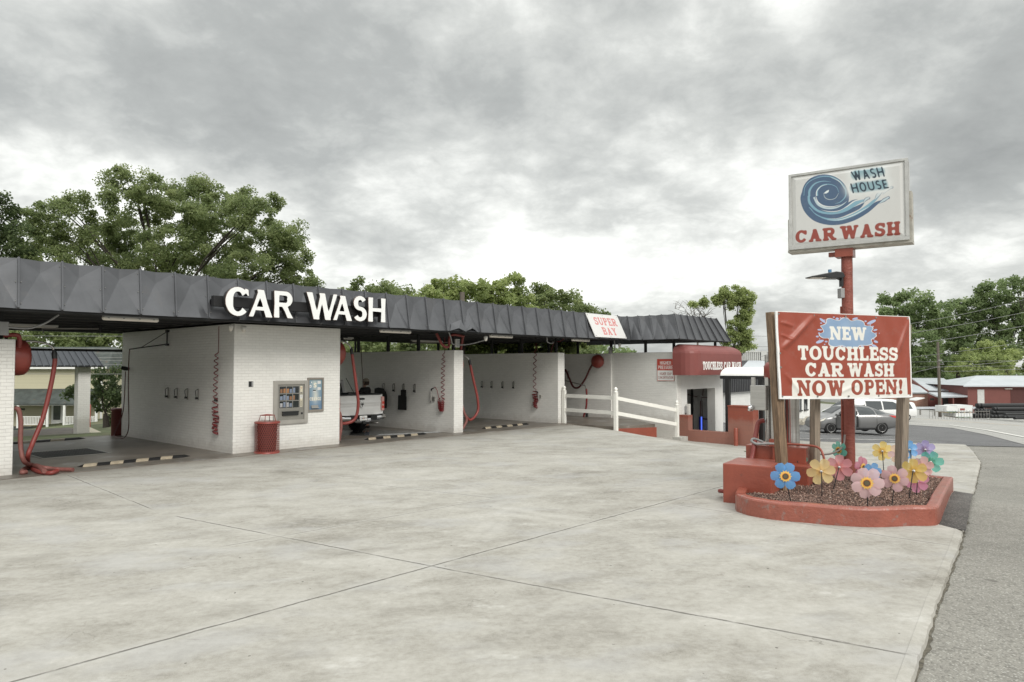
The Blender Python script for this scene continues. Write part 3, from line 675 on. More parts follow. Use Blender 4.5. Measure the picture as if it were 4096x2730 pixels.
drape('yard', [(35, 84), (48, 79.5), (70, 84), (160, 110), (190, 260), (60, 260), (25, 140)], YARD, -.1, 6)
drape('asphalt_patch', [g2(3757, 2099), tuple(np.array(g2(3827, 2124))+SN*.11), tuple(np.array(g2(3868, 1974))+SN*.11), g2(3818, 1966)], TAR, .006, .3)
# broken concrete lip and the dirt that gathers along it
EP = [Vector((*p, 0)) for p in edge]; lip = []
for a, b in zip(EP, EP[1:]):
    k = max(1, int((b-a).length/.12)); lip += [a.lerp(b, j/k) for j in range(k)]
lip.append(EP[-1]); rl = random.Random(8); m = MB(); m2 = MB(); rw0 = []; rw1 = []
for i, p in enumerate(lip):
    t = (lip[min(i+1, len(lip)-1)]-lip[max(i-1, 0)]).normalized(); n = Vector((t.y, -t.x, 0)); z = hz(p.x, p.y)
    j = .005*math.sin(i*.4)+rl.uniform(-.006, .01); c = p+n*(.07+j)
    rw0.append([(p.x-n.x*.02, p.y-n.y*.02, z+.004), (c.x, c.y, z-.008+rl.uniform(-.006, .004)), (c.x+n.x*.02, c.y+n.y*.02, z-.075)])
    q = p+n*(.095+j*.6+abs(rl.gauss(0, .012))+(.04*rl.random() if rl.random() < .12 else 0)); rw1.append([(c.x-n.x*.01, c.y-n.y*.01, z-.046), (q.x, q.y, z-.050)])
for A_, B_ in zip(rw0, rw0[1:]): m.add(A_+B_, [(0, 3, 4, 1), (1, 4, 5, 2)], 0)
for A_, B_ in zip(rw1, rw1[1:]): m2.add(A_+B_, [(0, 2, 3, 1)], 0)
tag(m.build('apron_edge', CONCRETE), kind='structure'); tag(m2.build('edge_dirt', pbr('edge_dirt', (.10, .09, .07), .95, var=.6, vs=20, spots=((.18, .17, .14), 9, .55))), kind='structure')
def stripe(name, pts, wid, mt, dz):
    P = [np.array(p) for p in pts]; m = MB()
    L = []
    for i, p in enumerate(P):
        a, b = P[max(0, i-1)], P[min(len(P)-1, i+1)]; t = (b-a)/np.linalg.norm(b-a); n = np.array([-t[1], t[0]])*wid/2; L.append((p+n, p-n))
    vs = []; 
    fine = []
    for (a, b), (c, d) in zip(L, L[1:]):
        k = max(1, int(np.linalg.norm(c-a)/1.0))
        fine += [(a+(c-a)*j/k, b+(d-b)*j/k) for j in range(k)]
    fine.append(L[-1])
    for a, b in fine: vs += [(a[0], a[1], hz(*a)+dz), (b[0], b[1], hz(*b)+dz)]
    m.add(vs, [(2*i, 2*i+1, 2*i+3, 2*i+2) for i in range(len(fine)-1)])
    return tag(m.build(name, mt), kind='structure')
LINE_WHITE = pbr('road_line_white', (.78, .77, .73), .7, var=.1, vs=8); LINE_WORN = pbr('worn_line_white', (.62, .61, .58), .8, var=.2, vs=4, spots=((.24, .24, .24), 2.2, .5))
LINE_YELLOW = pbr('road_line_yellow', (.62, .42, .20), .7, var=.15)
stripe('road_marking', [g2(3560, 1691), g2(3632, 1693), g2(3800, 1701), g2(3950, 1722), g2(4096, 1750), (33, 34)], .30, LINE_WHITE, .02)
for dd in (0, .3): stripe('road_marking', [np.array(g2(3400, 1672))+(0, dd), np.array(g2(3632, 1675))+(0, dd), np.array(g2(3850, 1688))+(0, dd), np.array(g2(4096, 1705))+(0, dd), (52, 48+dd)], .14, LINE_YELLOW, .012)
stripe('road_marking', [g2(3300, 1663.5), g2(3632, 1668.2), g2(4096, 1681.5)], .16, LINE_WHITE, .012)
for a, b in (((3150, 1731), (3595, 1748)), ((3150, 1753), (3592, 1760)), ((3430, 1774), (3640, 1775)), ((3160, 1716), (3330, 1722)), ((3560, 1767), (3620, 1768))):
    stripe('parking_marking', [g2(*a), g2(*b)], .13, LINE_WORN, -.012)

# ------------------------------------------------------------------ the car wash building (local axes: s along the front, t into the bays)
car_wash = thing('car_wash_building', 'long white painted brick self service car wash with open bays under a black mansard roof', 'car wash', (AA[0], AA[1], 0), BROT)
RT, RM, RB = -.77, 4.75, 3.62            # roof edge: top offset, top height, soffit height
FT = -1.33
def wall(lo, hi, m=None): return MB().box(lo, hi).build('brick_wall', m or WHITE_BRICK, car_wash, bevel=.012, seg=1)
WH = 3.02; DEEP = 8.05
r = wall((0, 0, -.3), (3.48, DEEP, 3.605)); r.name = 'equipment_room'
for s0, s1 in ((-5.58, -5.113), (8.383, 8.851), (14.5, 14.95)): wall((s0, 0, -.3), (s1, DEEP, WH))
wall((-11.2, 0, -.3), (-10.75, DEEP, WH))
wall((18.72, .14, -1.2), (19.2, DEEP, 3.045))
# the touchless tunnel: its long side, and the street end with the drive-in opening
w = wall((18.8, -3.27, -1.2), (19.2, .14, 3.07))
m = MB()
m.box((19.2, -3.27, -1.2), (19.71, -2.87, 3.05)); m.box((22.48, -3.27, -1.2), (23.31, -2.87, 3.05)); m.box((19.71, -3.27, 1.40), (22.48, -2.87, 3.05))
o = m.build('tunnel_front', pbr('painted_render', (.76, .755, .735), .6, var=.04, vs=2, spots=((.55, .53, .49), 3, .62)), car_wash)
MB().box((22.9, -2.87, -1.2), (23.3, DEEP, 3.05)).build('brick_wall', SIDEWHITE, car_wash)
MB().box((19.2, DEEP-.3, -1.2), (22.9, DEEP, 3.05)).build('brick_wall', SIDEWHITE, car_wash)
MB().box((22.85, -2.86, -1.2), (22.9, DEEP-.3, 3.0)).build('tunnel_lining', pbr('tunnel_lining', (.42, .42, .41), .5, var=.12), car_wash)
# bay floor
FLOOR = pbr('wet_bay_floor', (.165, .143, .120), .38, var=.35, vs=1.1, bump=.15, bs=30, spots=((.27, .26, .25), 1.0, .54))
fl = MB()
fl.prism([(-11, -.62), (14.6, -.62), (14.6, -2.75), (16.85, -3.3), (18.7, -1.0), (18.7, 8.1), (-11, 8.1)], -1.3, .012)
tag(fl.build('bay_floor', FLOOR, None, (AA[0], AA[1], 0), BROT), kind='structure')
# roof deck and its purlins
m = MB(); m.box((-11.6, -.86, 3.86), (18.75, 9.2, 3.98)); m.box((18.75, -3.3, 3.86), (22.8, 9.2, 3.98)); m.box((-11.6, -1.22, 3.70), (18.75, -.86, 3.74))
for k in range(9): m.box((-11.6, -1.05+k*1.22, 3.64), (18.7, -.93+k*1.22, 3.86))
for s in (-10.97, -5.35, -.1, 3.55, 8.6, 14.7, 18.95): m.box((s-.09, -1.0, 3.66), (s+.09, 9.1, 3.855))
for k in range(3): m.box((18.75, -3.4+k*.9, 3.64), (23.0, -3.28+k*.9, 3.86))
m.build('roof_deck', DECK, car_wash)
# posts that carry the roof above the bay walls
def post(s, t, z0=WH, z1=3.70, w=.10): MB().box((s-w/2, t-w/2, z0), (s+w/2, t+w/2, z1)).build('steel_post', BLACK_METAL, car_wash)
for s in (-5.35, 8.62, 14.72, 18.95):
    for t in (.28, 2.25, 4.1, 6.1, 7.8): post(s, t, WH if s < 18 else 3.04)
for s in (-10.97,): post(s, .3); post(s, 4); post(s, 7.8)
for s, t in ((18.95, -1.6), (18.95, -3.05), (23.0, -3.05), (21, 7.9), (23.1, 7.9)): post(s, t, 3.05)
for s in (-3.2, 1, 4.9, 6.6, 10.6, 12.5, 16.6): post(s, 9.05, -.3, 3.70, .09) if s in (-3.2,) else post(s, 9.05, 2.2, 3.7, .07)
m = MB(); m.box((-11, 9.0, 2.95), (18.6, 9.1, 3.03)); m.build('roof_rail', BLACK_METAL, car_wash)

# mansard: folded sheet panels between raised seams, each panel buckled along a fold
def mansard(A0, A1, B0, B1, n, seed, amp=1.0, mt=None, rib=.038):
    """A0->A1 bottom edge, B0->B1 top edge (local points), n panels"""
    rg = random.Random(seed); A0, A1, B0, B1 = map(Vector, (A0, A1, B0, B1)); m = MB()
    al = (A1-A0).normalized(); up = ((B0+B1)-(A0+A1)).normalized(); nr = al.cross(up).normalized()
    if nr.z < 0: nr = -nr
    for k in range(n):
        def P(u, v, out=0): 
            a = A0.lerp(A1, (k+u)/n); b = B0.lerp(B1, (k+u)/n); return a.lerp(b, v)+nr*out
        d = amp*rg.uniform(.55, 1.05); c = .47+rg.uniform(-.05, .05); kz = .76+rg.uniform(-.05, .04); wv = rg.uniform(-.015, .015)
        BL, BR, TL, TR = P(0, 0), P(1, 0), P(0, 1), P(1, 1)
        TM = P(c, 1.0-.012*amp, -.035*d); K = P(c, kz, -.075*d); B1_, B2_ = P(c-.13, -.012*amp+wv*.4, .028*d), P(c+.22, -.018*amp+wv*.5, .045*d)
        if amp < .05: m.add([BL, BR, TR, TL], [(0, 1, 2, 3)])
        else:
            m.add([BL, B1_, B2_, BR, TR, TM, TL, K], [(0, 1, 7), (0, 7, 6), (1, 2, 7), (2, 3, 7), (3, 4, 7), (4, 5, 7), (5, 6, 7)])
    for k in range(n+1):
        a = A0.lerp(A1, k/n); b = B0.lerp(B1, k/n); w_ = al*rib/2; o_ = nr*.05; i_ = nr*-.02
        m.add([a-w_+i_, a+w_+i_, a+w_+o_, a-w_+o_, b-w_+i_, b+w_+i_, b+w_+o_, b-w_+o_], [(0, 1, 2, 3), (4, 7, 6, 5), (0, 4, 5, 1), (1, 5, 6, 2), (2, 6, 7, 3), (3, 7, 4, 0)])
        for v in (.12, .5, .9):                                       # screw heads beside each seam
            for sd in (-1, 1):
                if rg.random() < .6: 
                    c0 = a.lerp(b, v+rg.uniform(-.03, .03))+al*sd*.05
                    m.cbox(c0+nr*.012, (.016, .016, .016), 1)
    o = m.build('mansard', [mt or MANSARD, GREY_STEEL], car_wash); return o
PIT = .805
S0 = -5.46-PIT*8
nP = int(round((18.12-S0)/PIT)); S1 = 18.12
mansard((S0, FT, RB), (S1, FT, RB), (S0, RT, RM), (18.68, RT, RM), nP, 3)
mansard((18.12, FT, RB), (18.12, -3.78, RB), (18.68, RT, RM), (18.68, -3.21, RM), 4, 5, .8)
mansard((18.12, -3.78, RB), (23.15, -3.78, RB), (18.68, -3.21, RM), (22.75, -3.21, RM), 7, 8, .35)
mansard((23.15, -3.78, RB), (23.15, 9.4, RB), (22.75, -3.21, RM), (22.75, 8.9, RM), 14, 9, .4)
MB().box((S0, 9.2, RB), (22.9, 9.35, RM-.02)).build('mansard', MANSARD, car_wash)
m = MB()
m.box((S0, FT+.05, RB-.05), (18.1, FT+.13, RB+.03)); m.box((18.17, -3.7, RB-.05), (18.25, FT+.05, RB+.03)); m.box((18.25, -3.72, RB-.05), (23.0, -3.64, RB+.03))
m.build('eave_trim', BLACK_METAL, car_wash)
# storm damage: a torn, bent corner of one panel over the truck bay
m = MB(); s = 7.52
m.add([(s-.62, FT-.03, RB), (s-.28, FT-.10, RB+.10), (s-.02, FT-.20, RB-.02), (s-.02, FT+.06, RB+.40), (s-.45, FT+.10, RB+.26)], [(0, 1, 4), (1, 3, 4), (1, 2, 3)])
m.add([(s+.05, FT-.02, RB-.02), (s+.34, FT-.13, RB+.12), (s+.72, FT-.05, RB), (s+.45, FT+.08, RB+.24)], [(0, 1, 3), (1, 2, 3)])
m.add([(s-.015, FT-.20, RB-.02), (s+.05, FT-.02, RB-.02), (s+.01, FT+.10, RB+.40)], [(0, 1, 2)])
m.build('bent_panel', MANSARD, car_wash)
# small extras on the walls
m = MB(); m.add([(.44, -.004, 1.84), (.58, -.004, 1.84), (.58, -.004, 2.0), (.44, -.004, 2.0)], [(0, 1, 2, 3)], 0); m.box((.44, -.005, 1.84), (.53, -.0045, 2.0), 0); m.box((.53, -.008, 1.845), (.575, -.005, 1.995), 1)
m.build('wall_socket_recess', [BLACK_METAL, PLASTIC_GREY], car_wash)
# awning over the tunnel mouth
m = MB(); sa0, sa1, ta0, ta1, zb, zm, zt = 18.42, 23.2, -4.3, -3.272, 2.05, 2.98, 3.42
def aw(u, v):
    # v: 0 bottom .. 1 top centre ; u: along the plan outline from the wall round to the wall
    R0 = .62; seg = [(sa0, ta1), (sa0, ta0+R0)]+[(sa0+R0-R0*math.cos(R(a)), ta0+R0-R0*math.sin(R(a))) for a in (18, 36, 54, 72)]+[(sa0+R0, ta0)]+[(sa0+R0+(sa1-sa0-R0)*k/9, ta0) for k in range(1, 10)]+[(sa1, ta1)]
    n = len(seg)-1; i = min(n-1, int(u*n+1e-6)); f = u*n-i; p = Vector(seg[i]).lerp(Vector(seg[i+1]), f)
    if v <= .4: return (p.x, p.y, zb+(zm-zb)*v/.4)
    a = (v-.4)/.6*math.pi/2; c = Vector((p.x, ta1)) if p.y < ta0+.01 else Vector((max(p.x, sa0+R0), ta1))
    sag = .02*math.sin(u*n*math.pi) if p.y < ta0+.3 else 0
    q = c.lerp(p, math.cos(a)); return (q.x, q.y, zm+(zt-zm)*math.sin(a)-abs(sag)*math.sin(a*2))
m.grid(aw, 16, 12, 0, False)
o = m.build('awning', AWNING, car_wash)
letters_mesh('lettering', 'TOUCHLESS CAR WASH', 'slim', 3.86, .36, .006, WHITE_PAINT, o, frame((19.22, ta0-.004, 2.28), (1, 0, 0), (0, 0, 1)), gap=.05, res=40)
# inside the tunnel: junction box, conduits, guide light
def tw(px, py): q = on_s(px, py, 22.8); return q[1], q[2]
ta, za_ = tw(2793, 1582); tb, zb_ = tw(2806, 1604); m = MB(); m.box((22.70, min(ta, tb), min(za_, zb_)), (22.85, max(ta, tb), max(za_, zb_))); m.build('junction_box', PLASTIC_GREY, car_wash)
for p0, p1, r_ in (((2802, 1604), (2803, 1720), .018), ((2808, 1604), (2809, 1672), .018), ((2813, 1556), (2811, 1584), .018), ((2750, 1579), (2796, 1590), .018), ((2806, 1592), (2836, 1590), .018), ((2812, 1676), (2832, 1678), .03)):
    (t0, z0_), (t1, z1_) = tw(*p0), tw(*p1); MB().tube([(22.80, t0, z0_), (22.80, t1, z1_)], r_, 6).build('conduit', DARK_HOSE, car_wash)
ta, za_ = tw(2764, 1556); tb, _ = tw(2771, 1556); MB().box((22.78, min(ta, tb), -1.2), (22.85, max(ta, tb), 3.0)).build('tunnel_post', CHARCOAL, car_wash)

# ------------------------------------------------------------------ signs and machines on the building
def at_b(name, label, cat, s, t, z, group=None, rot=0): return thing(name, label, cat, tuple(bw(s, t, z)), BROT+rot, group)
# channel letters on their raceway
cl = at_b('channel_letter_sign', 'large white raised letters reading CAR WASH with black sides on the roof edge', 'sign', 0, 0, 0)
MB().box((-1.28, -1.43, 3.93), (4.02, -1.28, 4.20)).build('raceway', BLACK_METAL, cl, bevel=.01)
for s in (-1.2, .9, 2.4, 3.9): MB().box((s-.03, -1.28, 4.0), (s+.03, -.95, 4.12)).build('mounting_bracket', BLACK_METAL, cl)
LFACE = pbr('letter_face', (.84, .85, .84), .35, var=.02); LSIDE = pbr('letter_return', (.018, .017, .017), .5); LTRIM = pbr('letter_trim', (.20, .11, .08), .5)
S_ = lambda x: on_t(860+x/3.18, 1200, -1.62)[0]
for ch, x0, x1, h_ in (('C', 135, 445, .74), ('A', 432, 737, .71), ('R', 752, 992, .71), ('W', 1162, 1556, .74), ('A', 1505, 1748, .71), ('S', 1762, 1932, .74), ('H', 1950, 2172, .72)):
    s0, s1 = S_(x0), S_(x1); z0 = 3.70+.012*(s0+1)
    o = letters_mesh('letter', ch, 'flare', s1-s0, h_, .17, LFACE, cl, frame((s0, -1.45, z0), (1, 0, 0), (0, 0, 1)), res=72, mats=[LFACE, LSIDE])
    o2 = letters_mesh('letter_trim', ch, 'flare', (s1-s0)+.012, h_+.012, .012, LTRIM, o, frame((s0-.008, -1.605, z0-.006), (1, 0, 0), (0, 0, 1)), res=72)
# super bay sign lying on the slope of the roof edge
cv = Canvas(2.42, 1.16, 120, (.64, .635, .625))
RED_PRINT = (.55, .13, .115); PALE_RED = (.56, .22, .21)
cv.text('SUPER', 'slab', .40, .60, 2.10, .99, PALE_RED); cv.text('BAY', 'slab', .72, .13, 1.80, .50, PALE_RED)
sb = at_b('super_bay_sign', 'white sign panel with pale red words SUPER BAY on the dark roof edge', 'sign', 15.3, FT, RB)
up_ = Vector((0, RT-FT, RM-RB)); L_ = up_.length; up_ /= L_; out_ = Vector((1, 0, 0)).cross(up_)
base = Vector((.0, 0, 0))+out_*.075+up_*.03
cv.build('printed_panel', PAINTED, lambda X, Y: (base.x+X, base.y+up_.y*Y, base.z+up_.z*Y), sb)
m = MB(); M4 = frame(base-out_*.012, (1, 0, 0), up_); m.box((0, 0, -.012), (2.42, 1.16, .009), 0, M4)
for x in (.08, 1.2, 2.34):
    for y in (.07, 1.09): m.cbox((x, y, .016), (.03, .03, .012), 1, M4)
m.build('backing_board', [PLASTIC_WHITE, GREY_STEEL], sb)
# higher pressure sign on the tunnel wall
cv = Canvas(.86, .98, 130, (.80, .80, .78)); SR = (.50, .07, .045); DK = (.30, .07, .06)
cv.rect(.02, .47, .84, .96, SR)
cv.text('HIGHER', 'sans', .15, .73, .71, .885, (.85, .85, .83)); cv.text('PRESSURE', 'sans', .07, .53, .79, .685, (.85, .85, .83))
cv.text('HIGHER SOAP', 'sans', .13, .26, .73, .385, DK); cv.text('CONCENTRATION', 'sans', .06, .095, .80, .215, DK)
for a in ((0, 0, .86, .022), (0, .958, .86, .98), (0, 0, .02, .98), (.84, 0, .86, .98)): cv.rect(*a, SR)
hp = at_b('pressure_sign', 'red and white metal sign reading HIGHER PRESSURE on the white brick wall', 'sign', 18.8, -3.14, 1.78)
cv.build('printed_panel', PAINTED, lambda X, Y: (X*0-.035, .84-X, Y), hp)
MB().box((-.033, -.02, 0), (-.001, .84, .98)).build('backing_plate', GREY_STEEL, hp)
# vending machine
vm = at_b('vending_machine', 'grey vending machine with nine windows of wipes set in the white brick wall', 'vending machine', 1.2, 0, .74)
W_, H_ = 1.12, 1.26; m = MB(); VF = pbr('machine_frame_grey', (.36, .345, .315), .5, .1, var=.08)
m.box((0, -.05, 0), (.12, .01, H_)); m.box((W_-.12, -.05, 0), (W_, .01, H_)); m.box((.12, -.05, H_-.11), (W_-.12, .01, H_)); m.box((.12, -.05, 0), (W_-.12, .01, .11)); m.build('frame', VF, vm, bevel=.006)
MB().box((.12, -.022, .11), (W_-.12, .01, H_-.11)).build('door', pbr('machine_door_grey', (.27, .26, .235), .42, .35, var=.06), vm)
wx0, wx1, wz0, wz1 = .19, .82, .47, 1.09
win = MB().box((wx0, -.025, wz0), (wx1, -.021, wz1)).build('display_window', GLASS_DARK, vm)
m = MB()
for k in range(1, 3): x = wx0+(wx1-wx0)*k/3; m.box((x-.012, -.034, wz0), (x+.012, -.026, wz1)); z = wz0+(wz1-wz0)*k/3; m.box((wx0, -.033, z-.012), (wx1, -.0265, z+.012))
m.build('window_bar', GREY_STEEL, win)
PK = [pbr('packet_orange', (.34, .17, .08), .3), pbr('packet_white', (.55, .55, .56), .25), pbr('packet_blue', (.20, .24, .32), .3), pbr('packet_brown', (.25, .13, .07), .35), pbr('packet_silver', (.5, .5, .52), .25, .5)]
rg = random.Random(4)
for r_ in range(3):
    for c_ in range(6):
        if (r_, c_) in ((0, 5), (1, 5), (2, 4), (2, 5)): continue
        x = wx0+.035+c_*.102; z = wz0+.02+(2-r_)*.207; h_ = rg.uniform(.10, .16); w2 = rg.uniform(.036, .044)
        m = MB(); m.add([(x-w2+.02, -.0265, z), (x+w2+.02, -.0265, z), (x+w2+.018, -.027, z+h_), (x-w2+.022, -.027, z+h_*.97), (x+.02, -.032, z+h_*.5)], [(0, 1, 4), (1, 2, 4), (2, 3, 4), (3, 0, 4)])
        m.build('packet', PK[rg.randrange(5)], win)
m = MB(); m.box((.28, -.07, .25), (.79, -.022, .345), 0); m.box((.27, -.085, .345), (.80, -.022, .365), 0); m.box((.27, -.04, .24), (.80, -.022, .25), 1); m.build('delivery_tray', [CHARCOAL, BLACK_METAL], vm)
cv = Canvas(.085, .62, 420, (.62, .58, .45))
cv.poly([(.02, .58), (.065, .58), (.042, .53)], (.45, .06, .04)); cv.poly([(.03, .572), (.055, .572), (.042, .543)], (.62, .58, .45)); cv.rect(0, .37, .085, .39, (.02, .02, .02)); cv.rect(.01, .40, .075, .44, (.2, .19, .17)); cv.rect(0, .25, .085, .36, (.75, .75, .72))
for k in range(3): cv.rect(.015, .33-k*.026, .07, .338-k*.026, (.15, .15, .15))
for i in range(3):
    for j in range(6): cv.rect(.012+i*.023, .02+j*.028, .028+i*.023, .04+j*.028, (.13, .12, .11))
cv.build('keypad_panel', PAINTED, lambda X, Y: (X+.86, Y*0-.0265, Y+.48), vm)
MB().box((.90, -.03, .26), (.955, -.021, .315)).build('coin_return', BLACK_METAL, vm)
# change machine
cm = at_b('change_machine', 'blue change machine with a grey frame lettered CHANGE in the white brick wall', 'change machine', 2.31, 0, 1.06)
m = MB(); W2, H2 = .56, 1.02
m.box((0, -.045, 0), (.055, .01, H2)); m.box((W2-.055, -.045, 0), (W2, .01, H2)); m.box((.055, -.045, H2-.06), (W2-.055, .01, H2)); m.box((.055, -.045, 0), (W2-.055, .01, .06)); m.build('frame', pbr('change_frame', (.26, .235, .205), .5, .2, var=.08), cm, bevel=.005)
cv = Canvas(.45, .90, 260, (.13, .22, .34))
rgn = np.random.default_rng(3); nz = blur2(rgn.random(cv.X.shape), 9); nz = (nz-nz.min())/np.ptp(nz)
cv.put(np.clip((cv.Y-.1)/.8, 0, 1)*.55, (.30, .44, .47)); cv.put(np.exp(-((cv.X-.23)/.10)**2-((cv.Y-.42)/.22)**2)*nz*1.3, (.66, .66, .58)); cv.put(np.exp(-((cv.X-.2)/.1)**2-((cv.Y-.8)/.1)**2)*nz*.8, (.6, .63, .56))
CR = (.76, .72, .60); cv.text('$', 'slab', .16, .66, .27, .80, CR); cv.text('CHANGE', 'slim', .03, .27, .42, .37, CR); cv.rect(.14, .56, .24, .59, (.02, .02, .02)); cv.rect(.15, .53, .23, .555, (.70, .70, .68))
for a in ((.30, .77, .41, .86), (.30, .585, .41, .67)):
    cv.rect(*a, (.76, .76, .74))
    for k in range(3): cv.rect(a[0]+.01, a[3]-.025-k*.024, a[2]-.01-.02*(k % 2), a[3]-.016-k*.024, (.45, .45, .45))
cv.ell(.055, .70, .04, .042, (.72, .73, .74)); cv.rect(.03, .69, .08, .705, (.1, .12, .2)); cv.ell(.055, .82, .022, .02, (.1, .16, .25)); cv.ell(.085, .82, .02, .02, (.7, .7, .7))
cv.build('printed_panel', PAINTED, lambda X, Y: (X+.055, Y*0-.012, Y+.06), cm)
m = MB(); m.box((.12, -.06, .12), (.36, -.012, .19)); m.box((.13, -.075, .10), (.38, -.012, .125)); m.build('coin_tray', STAINLESS, cm, bevel=.005)
# trash can of expanded metal
tp = bl((*((atg(994, 1816)[:2]+atg(1102, 1812)[:2])/2)[:], 0)) if False else (.80, -.40, 0)
tc = at_b('trash_can', 'round red mesh trash can with a raised lid standing against the white wall', 'trash can', tp[0], tp[1], 0.0)
m = MB(); Rr, H0, H1 = .335, .04, .86; n = 42
for sg in (-1, 1):
    for k in range(n):
        pts = []
        for j in range(9):
            a = 2*math.pi*(k/n+sg*j*.0205); z = H0+(H1-H0)*j/8; pts.append((a, z))
        for (a0, z0), (a1, z1) in zip(pts, pts[1:]):
            dd = .0062/Rr
            vs = [(Rr*math.cos(a), Rr*math.sin(a), z) for a, z in ((a0-dd, z0), (a0+dd, z0), (a1+dd, z1), (a1-dd, z1))]
            m.add(vs, [(0, 1, 2, 3)])
m.build('mesh_basket', RED_METAL, tc)
m = MB(); 
for z in (.0, .045, .855, .875): pass
m.lathe([(Rr+.012, 0), (Rr+.012, .05), (Rr-.01, .05)], 32); m.build('base_ring', RED_METAL, tc); m = MB(); m.lathe([(Rr+.012, .83), (Rr+.016, .87), (Rr-.02, .885), (.20, .875)], 32); m.build('rim', RED_METAL, tc)
m = MB(); m.lathe([(.20, .02), (.24, .10), (.27, .82)], 20); m.build('bin_liner', [DARK_CLOTH, pbr('clear_liner', (.35, .16, .14), .3)], tc)
m = MB(); m.lathe([(.19, 1.045), (.205, 1.05), (.205, 1.06), (.02, 1.085)], 28); m.build('lid', RED_METAL, tc)
for a in (45, 135, 225, 315): MB().tube([(.24*math.cos(R(a)), .24*math.sin(R(a)), .87), (.19*math.cos(R(a)), .19*math.sin(R(a)), 1.05)], .009, 6).build('lid_leg', RED_METAL, tc)

# ------------------------------------------------------------------ bay fittings
# fluorescent battens under the eave
FL = [((-3.66, -2.40), 'leftmost tube light under the roof edge, over the wide left bay'), ((4.30, 5.54), 'tube light under the roof edge over the parked pickup truck'), ((9.28, 10.52), 'tube light under the roof edge over the empty middle bay'), ((14.25, 15.49), 'tube light under the roof edge below the super bay sign')]
fix0 = None
for (s0, s1), lab in FL:
    if fix0 is None:
        fix0 = f = at_b('tube_light', lab, 'light fixture', s0, -.92, 3.53, 'tube lights under the roof edge')
        m = MB(); m.tube([(0, 0, 0), (.03, 0, 0), (1.22, 0, 0), (1.25, 0, 0)], [.03, .05, .05, .03], 10); m.build('diffuser', LAMP_LENS, f)
        m = MB(); m.box((.02, -.055, .02), (1.23, .055, .07)); 
        for x in (.12, .45, .8, 1.13): m.box((x-.02, -.06, .0), (x+.02, .06, .075))
        m.build('housing', PLASTIC_GREY, f)
        for x in (.2, 1.05): MB().tube([(x, 0, .07), (x, 0, .2)], .006, 5).build('hanger', GREY_STEEL, f)
    else:
        f = copy_tree(fix0); f.location = bw(s0, -.92, 3.53); f['label'] = lab
for s, t, lab in ((-4.9, 4.2, 'long bare tube light deep under the roof of the left bay'), (5.6, 4.8, 'bare tube light deep under the roof above the pickup truck'), (10.6, 5.0, 'bare tube light deep under the roof of the empty middle bay')):
    f = at_b('tube_light', lab, 'light fixture', s, t, 3.52, 'tube lights deep under the roof'); MB().box((0, -.05, 0), (1.8, .05, .06)).build('housing', PLASTIC_WHITE, f); MB().box((.05, -.03, -.03), (1.75, .03, 0)).build('diffuser', LAMP_LENS, f)
# security cameras
def camera_(s, t, z, lab, rot=0):
    f = at_b('security_camera', lab, 'camera', s, t, z, 'security cameras under the roof edge', rot)
    MB().lathe([(.065, 0), (.07, .03), (.07, .09), (.05, .10)], 16).build('housing', PLASTIC_WHITE, f)
    MB().lathe([(.0, -.085), (.03, -.075), (.05, -.045), (.056, 0)], 14).build('dome', LAMP_LENS, f)
camera_(-.17, -.12, 3.46, 'white dome camera on the shaded side at the corner of the equipment room')
camera_(.22, -.11, 3.44, 'white round camera on the front wall just right of its upper left corner')
camera_(9.0, -1.0, 3.42, 'white camera on a conduit under the torn roof panel')
camera_(18.1, -.75, 3.38, 'white camera under the roof edge above the red ball vacuum dome')
def conduit(lab, pts, m_=None, r_=.022):
    o = MB().tube(spline(pts, 8), r_, 7).build('conduit_pipe', m_ or PLASTIC_GREY); o.location = bw(0, 0); o.rotation_euler = (0, 0, BROT); return tag(o, lab, 'conduit', 'conduits under the roof')
conduit('grey curved conduit at the far left under the roof edge', [(-5.3, -.1, 3.28), (-4.9, -.15, 3.27), (-4.6, -.2, 3.4), (-4.35, -.25, 3.6)])
conduit('white conduit looping down to the box under the torn roof panel', [(7.55, -.6, 3.62), (7.75, -.5, 3.42), (8.1, -.2, 3.24), (8.4, -.05, 3.22)])
conduit('short white conduit between the box and the camera above the middle bay', [(8.55, -.05, 3.2), (8.8, -.4, 3.24), (9.0, -1.0, 3.38)])
conduit('white conduit beside the camera above the red ball dome', [(17.75, -.7, 3.6), (17.8, -.7, 3.3), (18.0, -.5, 3.15), (18.4, -.1, 3.2)])
conduit('thin red conduit dropping from the roof to the right hand bay wall', [(14.5, -.3, 3.6), (14.65, 0, 3.5), (14.72, .4, 3.46), (14.74, .6, 3.0)], COIL, .015)
conduit('looped white conduit under the roof left of the super bay sign', [(13.0, -.6, 3.60), (13.3, -.4, 3.42), (13.9, -.2, 3.40), (14.3, .1, 3.52), (14.5, .3, 3.42)])
for s, t, z, lab in ((-5.36, -.06, 3.10, 'grey junction box on the post at the far left'), (8.45, -.08, 3.12, 'white junction box on the post under the torn roof panel'), (18.35, -.05, 3.02, 'grey junction box on the post above the red ball dome')):
    f = at_b('junction_box', lab, 'electrical box', s, t, z, 'junction boxes on the roof posts'); MB().box((-.09, -.05, 0), (.09, .03, .30)).build('box_body', PLASTIC_WHITE if s > 0 and s < 10 else PLASTIC_GREY, f, bevel=.01); MB().box((-.075, -.058, .02), (.075, -.05, .28)).build('lid', PLASTIC_GREY, f)
